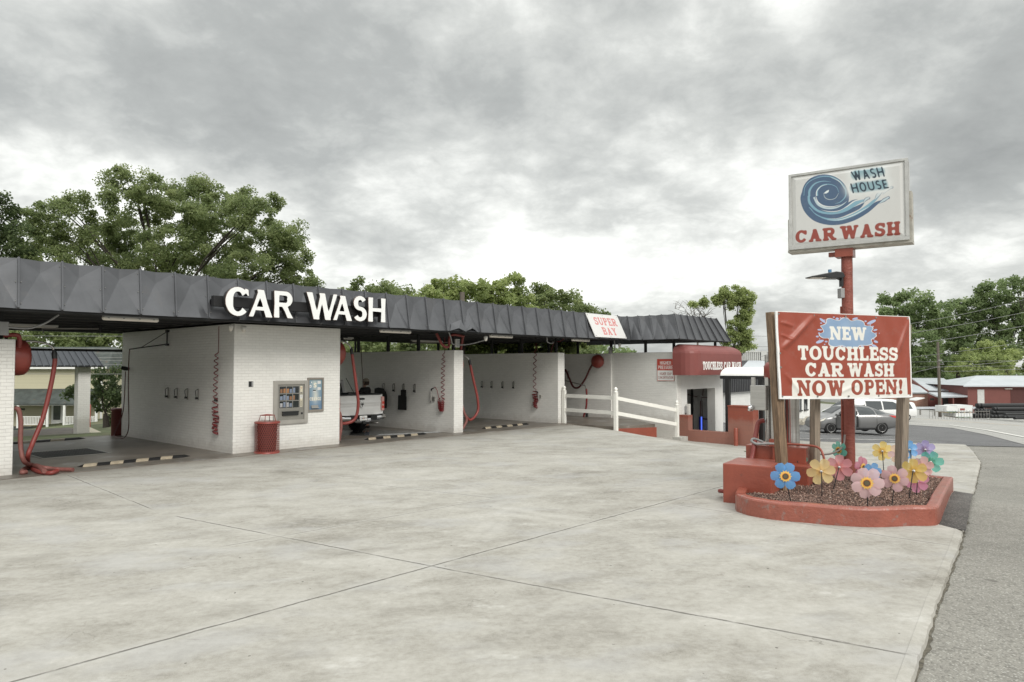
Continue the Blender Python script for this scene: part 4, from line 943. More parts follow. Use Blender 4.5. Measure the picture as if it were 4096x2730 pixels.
# ceiling booms
def boom(lab, s, t, z, L, a):
    f = at_b('ceiling_boom', lab, 'swivel boom', s, t, z, 'swivel booms under the roof', a); MB().tube([(0, 0, 0), (L, 0, -.06), (L+.05, 0, -.16)], .02, 7).build('arm', GREY_STEEL, f); m = MB(); m.tube([(0, 0, .12), (0, 0, -.1)], .05, 10); m.box((-.2, -.03, .02), (.1, .03, .07)); m.build('swivel', BLACK_METAL, f)
boom('grey swivel boom on the roof of the left bay', -2.2, 3.6, 3.5, -1.5, .1); boom('swivel boom on the roof of the truck bay', 6.2, 3.8, 3.48, 1.9, 2.4); boom('swivel boom on the roof of the middle bay', 12, 3.6, 3.48, 2.0, 2.5)
# wall boom with pressure hose, left bay
wb_ = at_b('wall_boom', 'thin dark bracket boom high on the shaded white wall of the left bay', 'boom', 0, 0, 0)
m = MB(); m.tube([(-.05, 4.25, 3.56), (-.05, 4.25, 3.10)], .022, 7); m.box((-.09, 4.2, 3.07), (0, 4.3, 3.14)); m.box((-.09, 4.2, 3.5), (0, 4.3, 3.57)); m.build('bracket', CHARCOAL, wb_)
m = MB(); m.tube([(-.06, 4.25, 3.12), (-.55, 5.9, 2.98)], .02, 7); m.tube([(-.05, 4.25, 3.52), (-.4, 5.35, 3.03)], .011, 6); m.build('arm', CHARCOAL, wb_)
o = MB().tube(spline([(-.55, 5.9, 2.98), (-.56, 5.92, 2.6), (-.55, 5.95, 1.8), (-.5, 6.0, 1.0), (-.45, 6.15, .35), (-.45, 6.5, .06), (-.4, 7.2, .03), (-.3, 7.8, .06), (-.15, 7.75, .5), (-.10, 7.55, 1.0), (-.07, 7.52, 2.25)], 8), .016, 6).build('pressure_hose', DARK_HOSE)
o.location = bw(0, 0); o.rotation_euler = (0, 0, BROT); tag(o, 'dark red pressure hose hanging in a long loop on the shaded left bay wall', 'hose')
f = at_b('wand_holder', 'black spray wand holder high on the shaded wall near its back edge', 'wand holder', 0, 7.4, 2.33); MB().tube([(0, 0, 0), (-.12, .03, .02), (-.2, .1, .05)], [.05, .075, .06], 9).build('cup', BLACK_METAL, f); MB().tube([(-.18, .1, .05), (-.24, .28, .04)], .018, 6).build('nozzle', GREY_STEEL, f)
# mat clips
clip0 = None
CL = [(0, -1, t, 'left bay') for t in (4.2, 3.54, 2.81, 2.1)]+[(8.383, -1, t, 'truck bay') for t in (4.04, 3.39, 2.8, 2.14)]+[(14.5, -1, t, 'middle bay') for t in (4.49, 3.87, 3.18, 2.52)]
ORD = ('farthest back', 'second from the back', 'third from the back', 'nearest the front')
for k, (s, sd, t, bay) in enumerate(CL):
    hold = ' holding a black floor mat' if (bay == 'truck bay' and k % 4 in (0, 2)) else ''
    lab = f'{ORD[k % 4]} metal clip on the {bay} wall{hold}'
    if clip0 is None:
        clip0 = f = at_b('mat_clip', lab, 'mat clip', s, t, 1.42, 'mat clips on the bay walls')
        MB().box((-.03, -.02, .0), (-.001, .02, .34)).build('plate', GREY_STEEL, f); MB().tube([(-.03, .0, .33), (-.10, .005, .28), (-.07, .01, .05)], .011, 6).build('spring_arm', CHARCOAL, f); MB().box((-.10, -.025, .03), (-.03, .03, .09)).build('jaw', CHARCOAL, f)
    else: f = copy_tree(clip0); f.location = bw(s, t, 1.42); f['label'] = lab
# floor mats hung up to dry
def mat_(lab, out, t):
    m = MB(); m.prism([(x, y) for x, y in out], 0, .018)
    o = m.build('floor_mat', RUBBER, bevel=.008)
    o.location = bw(8.30, t, .74); o.rotation_euler = (R(90), 0, BROT-R(90)); return tag(o, lab, 'floor mat', 'black car floor mats hung on the bay wall')
mat_('black car floor mat with a wide rounded shape hanging beside the pickup taillight', [(-.02, .03), (-.36, 0), (-.80, .05), (-.80, .80), (-.55, .84), (-.2, .80), (-.06, .66), (0, .5)][::-1], 3.75)
mat_('black car floor mat with a narrow stepped top hanging alone on the bay wall', [(0, 0), (0, .5), (-.03, .56), (-.03, .78), (-.34, .78), (-.34, .57), (-.50, .56), (-.52, 0)], 2.55)
# coiled air hoses
def coil_hose(lab, s, t, ztop, zfree, zlow, turns, side, seed, straight=.5, neat=True):
    rg = random.Random(seed); pts = []; n = 14
    pts.append((0, 0, ztop-zlow)); pts.append((0, 0, ztop-straight-zlow))
    N = turns*n; z0 = ztop-straight
    for k in range(N+1):
        a = 2*math.pi*k/n; f = k/N; r_ = .075*min(1, f*6)+.012*math.sin(f*40+seed); z = z0+(zfree-z0)*f
        pts.append((-.06+.045*math.cos(a), r_*math.sin(a)+.04*math.sin(f*2.4), z-zlow))
    if neat:                                                          # hanging loop of closed turns, then up to the gun
        M2 = 18*n
        for k in range(1, M2+1):
            a = 2*math.pi*k/n; f = k/M2; cy = .24*f; cz = -math.sin(f*math.pi)*.42*(1 if f < .5 else .85); r_ = .075+.02*math.sin(f*math.pi)
            ca, sa = math.cos(a), math.sin(a); fan = (f-.5)*2.2
            pts.append((-.07+.045*ca, cy+r_*sa*math.cos(fan), zfree+cz+r_*sa*math.sin(-fan)-zlow))
        pts += [(-.06, .27, zfree+.10-zlow), (-.06, .34, zfree+.33-zlow), (-.07, .44, zfree+.46-zlow), (-.07, .52, zfree+.42-zlow)]
    else:                                                             # slack tangle of turns
        M2 = 16*n
        for k in range(1, M2+1):
            a = 2*math.pi*k/n; f = k/M2; r_ = .085+.03*math.sin(f*3+1)+.02*rg.random()
            pts.append((-.07+.06*math.cos(a), r_*math.sin(a)+.04*math.sin(f*11), zfree-f**.7*(zfree-zlow)-zlow+.045*math.sin(a*.5+f*9)))
    f = at_b('coil_hose', lab, 'air hose', s, t, zlow, 'coiled red air hoses on the bay walls')
    MB().tube(pts, .0125, 6).build('coil', COIL, f)
    return f
f = coil_hose('red coiled air hose hanging in a loose tangle on the shaded left bay wall', 0, .9, 3.56, 1.45, .50, 8, -1, 1, .75, False)
MB().box((-.09, -.03, .93), (-.02, .05, 1.03)).build('air_gun', CHARCOAL, f)
f = coil_hose('red coiled air hose looping back up to its gun on the truck bay wall', 8.383, .50, 3.5, 1.2, .72, 10, -1, 2, .58)
m = MB(); m.tube([(-.07, .52, .9), (-.06, .66, .86), (-.06, .68, .70)], [.02, .03, .022], 7); m.build('air_gun', CHARCOAL, f); m = MB(); m.tube([(-.06, .68, .80), (-.06, .68, .40)], .035, 8); m.box((-.05, .5, .42), (0, .62, .58)); m.build('gun_holder', STAINLESS, f)
f = coil_hose('red coiled air hose bunched in tight crossings on the middle bay wall', 14.5, 1.22, 3.45, 1.35, .62, 7, -1, 3, .30, False)
m = MB(); m.tube([(-.07, -.02, .72), (-.07, -.12, .70), (-.06, -.17, .64)], [.018, .03, .022], 7); m.build('air_gun', CHARCOAL, f); m = MB(); m.tube([(-.06, -.18, .68), (-.06, -.19, .34)], .03, 8); m.box((-.05, -.30, .44), (0, -.20, .56)); m.build('gun_holder', STAINLESS, f)
# vacuum domes with booms and hoses
def vacuum(lab, s, z, sc, boom_pts, hose_pts, tail=None, extra=None):
    f = at_b('vacuum_dome', lab, 'vacuum', s, .55, 0, 'red vacuum domes on the bay walls')
    m = MB(); M = Matrix.Translation((0, 0, z)) @ Matrix.Rotation(R(90), 4, 'Y') @ Matrix.Scale(sc, 4)
    m.lathe([(.02, .0), (.40, .0), (.415, .03), (.415, .22), (.40, .30), (.33, .37), (.2, .41), (.03, .425)], 28, 0, M); m.build('dome', RED_METAL, f)
    MB().tube(spline(boom_pts, 6), .024, 8).build('boom_pipe', STAINLESS, f)
    h_ = MB().tube(spline(hose_pts, 10), .05, 10).build('suction_hose', RED_HOSE, f)
    a, b = Vector(hose_pts[0]), Vector(hose_pts[1]); d = (b-a).normalized()
    MB().tube([a-d*.08, a, a+d*.14], [.03, .056, .056], 10).build('hose_cuff', CHARCOAL, h_)
    if tail: MB().tube(spline(tail, 10), .05, 10).build('nozzle_hose', RED_HOSE_OLD, f)
    if extra: MB().tube(spline(extra, 8), .05, 10).build('duct', RED_HOSE, f)
    return f
def hv(px, py, t): q = on_t(px, py, t); return (q[0]+5.113, t-.55, max(.055, q[2]))
def hf(px, py, z=.055): q = bl(atz(px, py, z)); return (q[0]+5.113, q[1]-.55, z)
HA = [hv(217, 1412, .35), hv(219, 1450, .34), hv(204, 1540, .30), hv(172, 1670, .22), hv(132, 1770, .12), hv(112, 1825, .06), hf(118, 1866), hf(150, 1886), hf(200, 1893), hf(230, 1884, .08)]
HB = [hv(58, 1634, .25), hv(74, 1640, .22), hv(83, 1690, .2), hv(82, 1780, .15), hv(96, 1845, .1), hf(130, 1862, .12), hf(178, 1872, .13), hf(230, 1878, .06), hf(292, 1880, .055)]
HC = [hf(178, 1886, .10), hf(150, 1864, .13), hf(120, 1868, .08), hf(92, 1880), hf(88, 1891), hf(105, 1889)]
vacuum('red vacuum dome at the far left with its hose knotted on the bay floor', -5.113, 2.62, 1.0, [(.1, .0, 2.98), hv(130, 1366, .5), hv(180, 1374, .4), hv(208, 1388, .35), hv(217, 1408, .35)],
       HA, HB,
       [(-.2, -.4, 3.1), (.05, -.42, 3.12), (.12, -.35, 3.0), (.12, -.3, 2.8)])
vacuum('red vacuum dome beside the pickup truck with a long hanging hose', 3.48, 2.84, 1.0, [(.1, .1, 3.2), (.3, -.1, 3.24), (.5, -.25, 3.14), (.58, -.3, 2.98)],
       [(.60, -.3, 2.95), (.66, -.32, 2.5), (.76, -.35, 1.8), (.84, -.35, 1.2), (.74, -.3, .72), (.35, -.2, .60), (.08, -.2, .75)],
       [(.04, -.3, 1.1), (.12, -.4, .9), (.14, -.42, .5), (.08, -.4, .1)])
vacuum('red vacuum dome at the middle bay with its hose hanging in a deep curve', 8.851, 2.5, .82, [(.05, .1, 2.85), (.3, -.05, 2.86), (.5, -.2, 2.78), (.6, -.25, 2.66)],
       [(.62, -.25, 2.62), (.75, -.3, 2.0), (.95, -.35, 1.2), (.95, -.35, .7), (.55, -.35, .42), (.2, -.35, .75), (.03, -.3, 1.2)],
       [(.05, -.35, 1.15), (.2, -.4, .7), (.3, -.42, .42), (.12, -.4, .12)], [(-1.2, -.4, 3.6), (-1.0, -.5, 3.2), (-.7, -.5, 3.15), (-.6, -.5, 3.55), (.1, -.4, 3.55), (.3, -.2, 3.5), (.3, -.1, 3.05)])
# the super bay's own vacuum, mounted on the far wall
f = at_b('vacuum_ball', 'red ball shaped vacuum dome high on the white wall of the super bay', 'vacuum', 18.72, .74, 2.67)
MB().lathe([(.02, -.28), (.16, -.25), (.27, -.15), (.33, 0), (.30, .12), (.2, .2), (.02, .23)], 26, 0, Matrix.Rotation(R(-90), 4, 'Y') @ Matrix.Translation((0, 0, .24)) @ Matrix.Scale(1.0, 4)).build('dome', RED_METAL, f)
f = at_b('vacuum_boom', 'grey elbowed boom with dark red hose on the super bay wall', 'vacuum boom', 18.72, 0, 0)
m = MB(); m.tube([(-.1, 2.75, 1.95), (-.12, 2.72, 1.72), (-.5, 1.3, 1.52), (-.5, 1.22, 1.36)], .026, 8); m.build('arm', GREY_STEEL, f)
m = MB(); m.box((-.08, 2.6, 1.82), (0, 2.95, 2.2)); m.tube([(-.1, 2.75, 1.7), (-.1, 2.75, 2.25)], .05, 9); m.build('bracket', STAINLESS, f, bevel=.008)
MB().tube(spline([(-.2, 1.02, 2.62), (-.24, 1.2, 2.3), (-.3, 1.45, 1.8), (-.32, 1.8, 1.42), (-.3, 2.15, 1.45), (-.25, 2.45, 1.9), (-.2, 2.68, 2.25), (-.12, 2.75, 2.2)], 9), .045, 9).build('upper_hose', DARK_HOSE, f)
MB().tube(spline([(-.5, 1.22, 1.36), (-.5, 1.2, 1.0), (-.46, 1.26, .5), (-.4, 1.45, .05), (-.3, 1.5, -.1)], 8), .045, 9).build('lower_hose', COIL, f)
MB().tube([(-.25, 1.38, .28), (-.25, 1.36, -.1)], .07, 10).build('hose_holder', CHARCOAL, f)
o = MB().tube(spline([(x-5.113, y+.55, z) for x, y, z in HC], 8), .05, 10).build('hose_loop', RED_HOSE_OLD); o.location = bw(0, 0); o.rotation_euler = (0, 0, BROT); tag(o, 'loop of faded red suction hose lying on the left bay floor', 'hose')
# speed bumps in the bay mouths, floor grating
def bump(lab, P, Q):
    P, Q = np.array(P), np.array(Q); L = np.linalg.norm(Q-P); a = math.atan2(*(Q-P)[::-1]); m = MB(); n = 9; wd = .15
    prof = [(-wd, 0), (-wd*.8, .022), (-wd*.45, .05), (0, .06), (wd*.45, .05), (wd*.8, .022), (wd, 0)]
    for k in range(n*2):
        x0, x1 = L*k/(n*2), L*(k+1)/(n*2); mi = 1 if (k % 4 in (1, 2)) and 0 < k < n*2-1 else 0
        def sc(x): return min(1, (x/.16)**.6) if x < .16 else (min(1, ((L-x)/.16)**.6) if x > L-.16 else 1)
        s0, s1 = max(.12, sc(x0)), max(.12, sc(x1))
        vs = [(x0, y*s0+0, z*s0) for y, z in prof]+[(x1+ (0 if mi else .0), y*s1, z*s1) for y, z in prof]
        sk = .09
        vs = [(x+sk*(y/wd)*(1 if 0 < x < L else 0), y, z) for x, y, z in vs]
        m.add(vs, [(j, j+7, j+8, j+1) for j in range(6)], mi, True)
        if k in (0, n*2-1): m.add(vs[:7] if k == 0 else vs[7:], [tuple(range(7))], 0)
    o = m.build('speed_bump', [RUBBER, YELLOW_STRIPE]); w = bw(P[0], P[1]); o.location = (w.x, w.y, .013); o.rotation_euler = (0, 0, BROT+a)
    return tag(o, lab, 'speed bump', 'black and yellow striped speed bumps')
bump('striped rubber speed bump across the front of the left bay', (-3.73, .30), (-1.0, .38)); bump('striped rubber speed bump across the front of the truck bay', (4.72, .40), (7.5, .48)); bump('striped rubber speed bump across the front of the middle bay', (10.3, .46), (13.3, .62)); bump('dark striped speed bump across the back of the left bay', (-4.9, 7.4), (-1.2, 7.75))
gr = at_b('floor_drain', 'dark square floor grating in the middle of the left bay', 'drain', -3.0, 3.55, .013)
m = MB(); 
for k in range(22): m.box((-.75+k*.07, -.85, 0), (-.73+k*.07, .85, .012))
for k in range(5): m.box((-.78, -.83+k*.4, 0), (.78, -.80+k*.4, .010))
m.build('grate', CHARCOAL, gr); m = MB(); m.box((-.84, -.93, 0), (.84, -.86, .014)); m.box((-.84, .86, 0), (.84, .93, .014)); m.box((-.84, -.86, 0), (-.78, .86, .014)); m.box((.78, -.86, 0), (.84, .86, .014)); m.build('frame', GREY_STEEL, gr); MB().box((-.78, -.86, .001), (.78, .86, .004)).build('pit', BLACK_METAL, gr)
# water running out of the truck bay
pud = MB(); pts = [(4.6, 3.2), (5.6, 1.6), (6.9, .9), (8.3, .7), (8.3, 1.5), (7.4, 2.6), (6.0, 4.2), (4.7, 4.4)]
WATER = pbr('shallow_water', (.10, .10, .098), .08, var=.1, spec=.6)
pud.prism([tuple(p) for p in pts], .0135, .016); o = pud.build('puddle', WATER); o.location = bw(0, 0); o.rotation_euler = (0, 0, BROT); tag(o, kind='structure')
SUDS = pbr('soapy_film', (.55, .57, .58), .25, var=.2)
pud = MB(); pud.prism([(5.9, 1.35), (7.0, .80), (8.35, .55), (8.36, .95), (7.2, 1.2), (6.3, 1.6)], .0165, .018); o = pud.build('soap_film', SUDS); o.location = bw(0, 0); o.rotation_euler = (0, 0, BROT); tag(o, kind='structure')

# ------------------------------------------------------------------ fence, kerb and red walls by the tunnel
FP = [(14.76, -.12, .0), (14.45, -2.95, -.12), (17.96, -3.72, -.66)]
fe = at_b('rail_fence', 'white vinyl fence with two rails and three capped posts beside the super bay', 'fence', FP[0][0], FP[0][1], 0)
FO = Vector((FP[0][0], FP[0][1], 0))
for (s, t, z), h_ in zip(FP, (1.55, 1.66, 1.58)):
    p = Vector((s, t, z))-FO; m = MB(); m.cbox((p.x, p.y, p.z+h_/2-.15), (.14, .14, h_+.0)); o = m.build('fence_post', WHITE_VINYL, fe, bevel=.008)
    m = MB(); m.lathe([(.095, 0), (.095, .03), (.06, .04), (.05, .06), (.075, .10), (.07, .15), (.03, .20), (.005, .215)], 14, 0, Matrix.Translation((p.x, p.y, p.z+h_-.15))); m.build('post_cap', WHITE_VINYL, o)
for zr in (1.16, .56):
    for (a, b) in ((0, 1), (1, 2)):
        pa, pb = Vector(FP[a])-FO, Vector(FP[b])-FO; za = zr+(0.02 if a == 0 else .13); zb_ = zr+(.13 if b == 1 else .06)
        d = (pb-pa); n_ = Vector((-d.y, d.x, 0)).normalized()*.022; m = MB(); hh = .075
        A_, B_ = Vector((pa.x, pa.y, pa.z+za)), Vector((pb.x, pb.y, pb.z+zb_))
        m.add([A_+n_-Vector((0, 0, hh)), A_-n_-Vector((0, 0, hh)), A_-n_+Vector((0, 0, hh)), A_+n_+Vector((0, 0, hh)), B_+n_-Vector((0, 0, hh)), B_-n_-Vector((0, 0, hh)), B_-n_+Vector((0, 0, hh)), B_+n_+Vector((0, 0, hh))], [(0, 1, 2, 3), (7, 6, 5, 4), (0, 4, 5, 1), (1, 5, 6, 2), (2, 6, 7, 3), (3, 7, 4, 0)])
        m.build('rail', WHITE_VINYL, fe)
m = MB(); m.box((FP[2][0]-FO.x-.22, FP[2][1]-FO.y-.28, -1.0), (FP[2][0]-FO.x+.42, FP[2][1]-FO.y+.10, -.57)); m.build('footing', pbr('footing_concrete', (.42, .41, .38), .85, var=.15), fe)
kb = MB(); kp = [(14.85, -.05, .0), (14.72, -2.75, -.075), (16.95, -3.28, -.125)]
for (a, b) in ((0, 1), (1, 2)):
    A_, B_ = Vector(kp[a]), Vector(kp[b]); d = (B_-A_).normalized(); n_ = Vector((-d.y, d.x, 0)).normalized()*.12
    if n_.y < 0 and a == 1: n_ = -n_
    if a == 0 and n_.x < 0: n_ = -n_
    q = [A_-n_*.4, B_-n_*.4, B_+n_, A_+n_]; lo = [(p.x, p.y, -1.4) for p in q]; hi = [(p.x, p.y, p.z) for p in q]
    kb.add(lo+hi, [(0, 3, 2, 1), (4, 5, 6, 7), (0, 1, 5, 4), (1, 2, 6, 5), (2, 3, 7, 6), (3, 0, 4, 7)])
o = kb.build('retaining_kerb', RED_PAINT); o.location = bw(0, 0); o.rotation_euler = (0, 0, BROT); tag(o, 'low red painted kerb holding up the super bay floor behind the white fence', 'kerb')
tA, tB = on_s(2912, 1700, 18.8)[1], on_s(3013, 1700, 18.8)[1]
zt1 = on_s(2960, 1629, 18.8)[2]; zl = on_s(2800, 1724, 18.8)[2]; zp = on_s(2730, 1661, 18.8)[2]
tP = on_s(2753, 1700, 18.8)[1]
rw = at_b('red_block_wall', 'red painted block wall stepping from a low sill up to a tall end beside the tunnel', 'wall', 18.8, -3.3, 0)
MB().box((0, tP+3.3, -1.4), (.40, -.0, zp)).build('wall_pier', RED_BLOCK, rw, bevel=.01)
MB().box((0, tA+3.3, -1.4), (.40, tP+3.3, zl)).build('low_wall', RED_BLOCK, rw, bevel=.01)
MB().box((0, tB+3.3, -1.4), (.55, tA+3.3, zt1)).build('tall_wall', RED_BLOCK, rw, bevel=.01)
MB().box((-.02, tB+3.28, zt1), (.57, tA+3.32, zt1+.05)).build('coping', RED_PAINT, rw, bevel=.01)
pb_ = on_s(2943, 1700, 18.62)
o = MB().lathe([(.085, -1.4), (.085, on_s(2943, 1716, 18.62)[2]), (.07, on_s(2943, 1713, 18.62)[2])], 16).build('bollard', RED_PAINT); w = bw(18.62, pb_[1]); o.location = (w.x, w.y, 0); tag(o, 'red steel pipe bollard in front of the tall red block wall', 'bollard')
ty1, ty0 = on_s(3026, 1700, 22.6)[1], on_s(3085, 1700, 22.6)[1]
o = MB().box((0, 0, -1.4), (.45, ty1-ty0, zl-.2)).build('low_wall', RED_BLOCK, bevel=.01); w = bw(22.6, ty0); o.location = (w.x, w.y, 0); o.rotation_euler = (0, 0, BROT); tag(o, 'low red block wall on the far side of the tunnel entrance lane', 'wall')
# grey box fixed by the opening
f = at_b('wall_light_box', 'grey square sensor box on a bracket left of the tunnel opening', 'sensor', 19.5, -3.27, on_t(2750, 1640, -3.4)[2]); MB().box((-.05, -.1, -.15), (.05, 0, .15)).build('bracket', PLASTIC_GREY, f); MB().box((.02, -.22, -.26), (.12, -.05, .26)).build('box_body', PLASTIC_WHITE, f, bevel=.015); MB().tube([(0, -.05, -.15), (-.1, -.06, -.32), (-.2, 0, -.4)], .02, 6).build('cable', CABLE_DARK, f)
gt_, gz_ = on_s(2808, 1722, 22.72)[1:]; gt2, gz2 = on_s(2808, 1668, 22.72)[1:]
f = at_b('guide_light', 'glowing blue light tube standing inside the tunnel opening', 'light', 22.74, (gt_+gt2)/2, gz_-.2); hgt = gz2-gz_+.2
MB().box((-.03, -.02, 0), (.03, .16, hgt)).build('light_bar', pbr('blue_acrylic', (.02, .03, .2), .3), f); MB().tube([(-.05, .01, .02), (-.05, .01, hgt)], .035, 8).build('light_tube', glow('blue_light', (.10, .18, .9), .8), f)
# pay station canopy
kc = at_b('pay_canopy', 'white barrel roofed canopy on black posts beside the red block wall', 'canopy', 19.5, -4.0, 0)
c0 = on_s(2881, 1503, 19.55)[1]+4.0; c1 = c0-4.6; hw = .95; zE = 1.97
def cfn(u, v): a = math.pi*u; return (1.0-hw*math.cos(a), c1+(c0-c1)*v, zE+.06+.37*math.sin(a))
m = MB(); m.grid(cfn, 14, 8); m.build('barrel_roof', WHITE_PAINT, kc)
m = MB(); 
for x in (1-hw, 1+hw): m.box((x-.04, c1, zE-.08), (x+.04, c0, zE+.06))
for y in (c1, c0-.06): m.box((1-hw, y, zE-.08), (1+hw, y+.06, zE+.05))
m.build('frame', CHARCOAL, kc)
for x, (pa, pb) in ((1-hw, (2912, 3046)), (1+hw, (2975, 3110))):
    for y in (on_s(pa, 1600, 19.55)[1]+4.0, on_s(pb, 1600, 19.55)[1]+4.0): MB().box((x-.09, y-.09, -1.4), (x+.09, y+.09, zE-.08)).build('canopy_post', CHARCOAL, kc)

# ------------------------------------------------------------------ the planter island with its signs
gz = lambda px, py: atg(px, py)
bed_px = [(2960, 2000), (2941, 2040), (2971, 2056), (3020, 2070), (3105, 2083), (3230, 2095), (3360, 2105), (3504, 2111), (3657, 2107), (3721, 2106), (3757, 2096), (3775, 2052), (3812, 1967)]
outer = [Vector((*g2(*p), 0)) for p in bed_px]
back = outer[-1]+Vector((*(ST*.15), 0)); outer[-1] = back
far_l = outer[-1]-Vector((*(SN*3.05), 0))
outer = spline(outer[:9], 3)+spline(outer[8:12], 4)[1:]+[outer[-1]]
outer = outer[:-1]+[outer[-1], far_l+Vector((*(ST*.1), 0))]
CW_, CH = .17, .285
def inset(pts, d):
    o = []
    for i, p in enumerate(pts):
        a, b = pts[max(0, i-1)], pts[min(len(pts)-1, i+1)]; t = (b-a).normalized(); n = Vector((-t.y, t.x, 0))
        k = 1.0
        if 0 < i < len(pts)-1:
            t1, t2 = (p-pts[i-1]).normalized(), (pts[i+1]-p).normalized(); k = 1/max(.55, math.cos(t1.angle(t2)/2))
        o.append(p+n*d*k)
    return o
inner = inset(outer, CW_)
planter = thing('planter_kerb', 'curved low red painted concrete kerb around the bed of pinwheels', 'planter')
m = MB(); rr = random.Random(2)
breaks = {3, len(outer)-5, len(outer)-2}
prof = [(0, -.06), (0, CH-.035), (.012, CH-.012), (.035, CH), (CW_-.02, CH), (CW_, CH-.02), (CW_, .02)]
rows = []
for i, (o_, n_) in enumerate(zip(outer, inner)):
    d = (n_-o_).normalized(); L = (n_-o_).length; hzz = hz(o_.x, o_.y); jit = rr.uniform(-.004, .004)
    rows.append([o_+d*(x/CW_*L)+Vector((0, 0, z*(.86 if False else 1)+hzz+(jit if z > .1 else 0))) for x, z in prof])
k = len(prof)
start = 0
for i in range(len(rows)-1):
    A_, B_ = rows[i], rows[i+1]
    if i in breaks:                                                   # a cracked joint between two pours
        d = (outer[i+1]-outer[i]).normalized(); A_ = [p+d*.022+Vector((0, 0, -.004)) for p in A_]
        m.add(A_, [tuple(range(k))], 1)
    if i+1 in breaks: m.add(B_, [tuple(range(k-1, -1, -1))], 1)
    m.add(A_+B_, [(j, j+k, j+k+1, j+1) for j in range(k-1)], 0, False)
m.add(rows[0], [tuple(range(k))], 0); m.add(rows[-1], [tuple(range(k-1, -1, -1))], 0)
m.build('kerb', [RED_PAINT_PALE, RED_PAINT], planter)
# bed of bark and stone chips
bed_poly = [tuple(p[:2]) for p in inner]+[tuple((far_l-Vector((*(ST*1.4), 0)))[:2]), tuple((inner[0]+Vector((.25, .35, 0)))[:2])]
bp = np.array(bed_poly); BZ = .19
def bed_h(x, y): return hz(x, y)*1+BZ+.025*math.sin(x*3.1+1)*math.sin(y*2.7)
CHIPS = bpy.data.materials.new('bark_and_stone_chips'); CHIPS.use_nodes = True; w = NT(CHIPS.node_tree); b_ = w.n['Principled BSDF']
at_ = w.new('ShaderNodeAttribute', attribute_name='shade').outputs['Fac']; w.put(b_.inputs['Base Color'], w.ramp(at_, [(0, (.05, .03, .025)), (.35, (.15, .09, .07)), (.62, (.26, .16, .125)), (.85, (.36, .25, .20)), (1, (.52, .42, .36))])); b_.inputs['Roughness'].default_value = .85
base_o = drape('mulch_soil', bed_poly, pbr('mulch_soil', (.09, .06, .05), .95, var=.5, vs=14, bump=.6, bs=40), 0, .25, bed_h); base_o['kind'] = 'stuff'
tag(base_o, 'dark soil under the chips inside the red kerb', 'soil')
N = 17000; lo, hi = bp.min(0), bp.max(0); xs = RNG.uniform(lo[0], hi[0], N*3); ys = RNG.uniform(lo[1], hi[1], N*3); ok = inpoly(xs, ys, bp); xs, ys = xs[ok][:N], ys[ok][:N]; n = len(xs)
hs = np.array([bed_h(a, b) for a, b in zip(xs, ys)])
oct_v = np.array([(1, 0, 0), (-1, 0, 0), (0, 1, 0), (0, -1, 0), (0, 0, 1), (0, 0, -1)], float); oct_f = np.array([(0, 2, 4), (2, 1, 4), (1, 3, 4), (3, 0, 4), (2, 0, 5), (1, 2, 5), (3, 1, 5), (0, 3, 5)])
sz = RNG.uniform(.006, .018, (n, 1, 1))*RNG.uniform(.45, 1.5, (n, 1, 3)); V = oct_v[None]*sz*RNG.uniform(.7, 1.3, (n, 6, 1))
a, b_, = RNG.uniform(0, 6.28, n), RNG.uniform(-.7, .7, n)
ca, sa, cb, sb_ = np.cos(a), np.sin(a), np.cos(b_), np.sin(b_)
x, y, z = V[..., 0], V[..., 1], V[..., 2]; x, z = x*cb[:, None]-z*sb_[:, None], x*sb_[:, None]+z*cb[:, None]; x, y = x*ca[:, None]-y*sa[:, None], x*sa[:, None]+y*ca[:, None]
V = np.stack([x+xs[:, None], y+ys[:, None], z+(hs+RNG.uniform(0, .022, n))[:, None]], -1).reshape(-1, 3); F = (oct_f[None]+(np.arange(n)*6)[:, None, None]).reshape(-1, 3)
me = np_mesh('mulch_chips', V, F); at2 = me.attributes.new('shade', 'FLOAT', 'POINT'); at2.data.foreach_set('value', np.repeat(RNG.beta(2.2, 2.2, n), 6).astype(np.float32)); me.materials.append(CHIPS)
o = bpy.data.objects.new('mulch_chips', me); COL.objects.link(o); tag(o, 'brown bark and stone chips filling the bed inside the red kerb', 'mulch', None, 'stuff')

# red concrete blocks of the vacuum island
def block(lab, o, w, d, h_, ang, m_=None, tilt=0):
    b = MB().box((0, 0, -.3), (w, d, h_)).build('concrete_block', m_ or RED_PAINT, bevel=.022, seg=2)
    b.location = (o[0], o[1], hz(o[0], o[1])); b.rotation_euler = (tilt, 0, ang); return tag(b, lab, 'block', 'red concrete blocks beside the planter')
SA = math.atan2(-SN[1], -SN[0])+math.pi; cang = math.atan2(SN[1], SN[0])
pA = atg(2892, 2010)
block('large red painted concrete block at the left end of the planter', pA, .84, 1.0, .69, cang+R(2))
cB = atg(2955, 1905); pB = Vector((*g2(3012, 1862), 0))
pB = pA+Vector((*(ST*1.55+SN*-.05), 0))
block('red painted concrete block under the stainless vacuum station', pB, 1.12, .80, .88, cang)
pC = pB+Vector((*(SN*.80+ST*-.28), 0)); block('small low red concrete block against the foot of the vacuum station', pC, .42, .75, .58, cang)
rb_ = MB(); pr = spline([(-.07, .35, .10), (-.16, .34, .12), (-.2, .45, .09), (-.15, .6, .08), (0, .65, .1)], 6); rb_.tube(pr, .035, 8); o = rb_.build('hose_end', RED_HOSE); o.location = (pA.x, pA.y, .02); o.rotation_euler = (0, 0, cang); tag(o, 'red hose end poking out on the ground left of the large red block', 'hose')
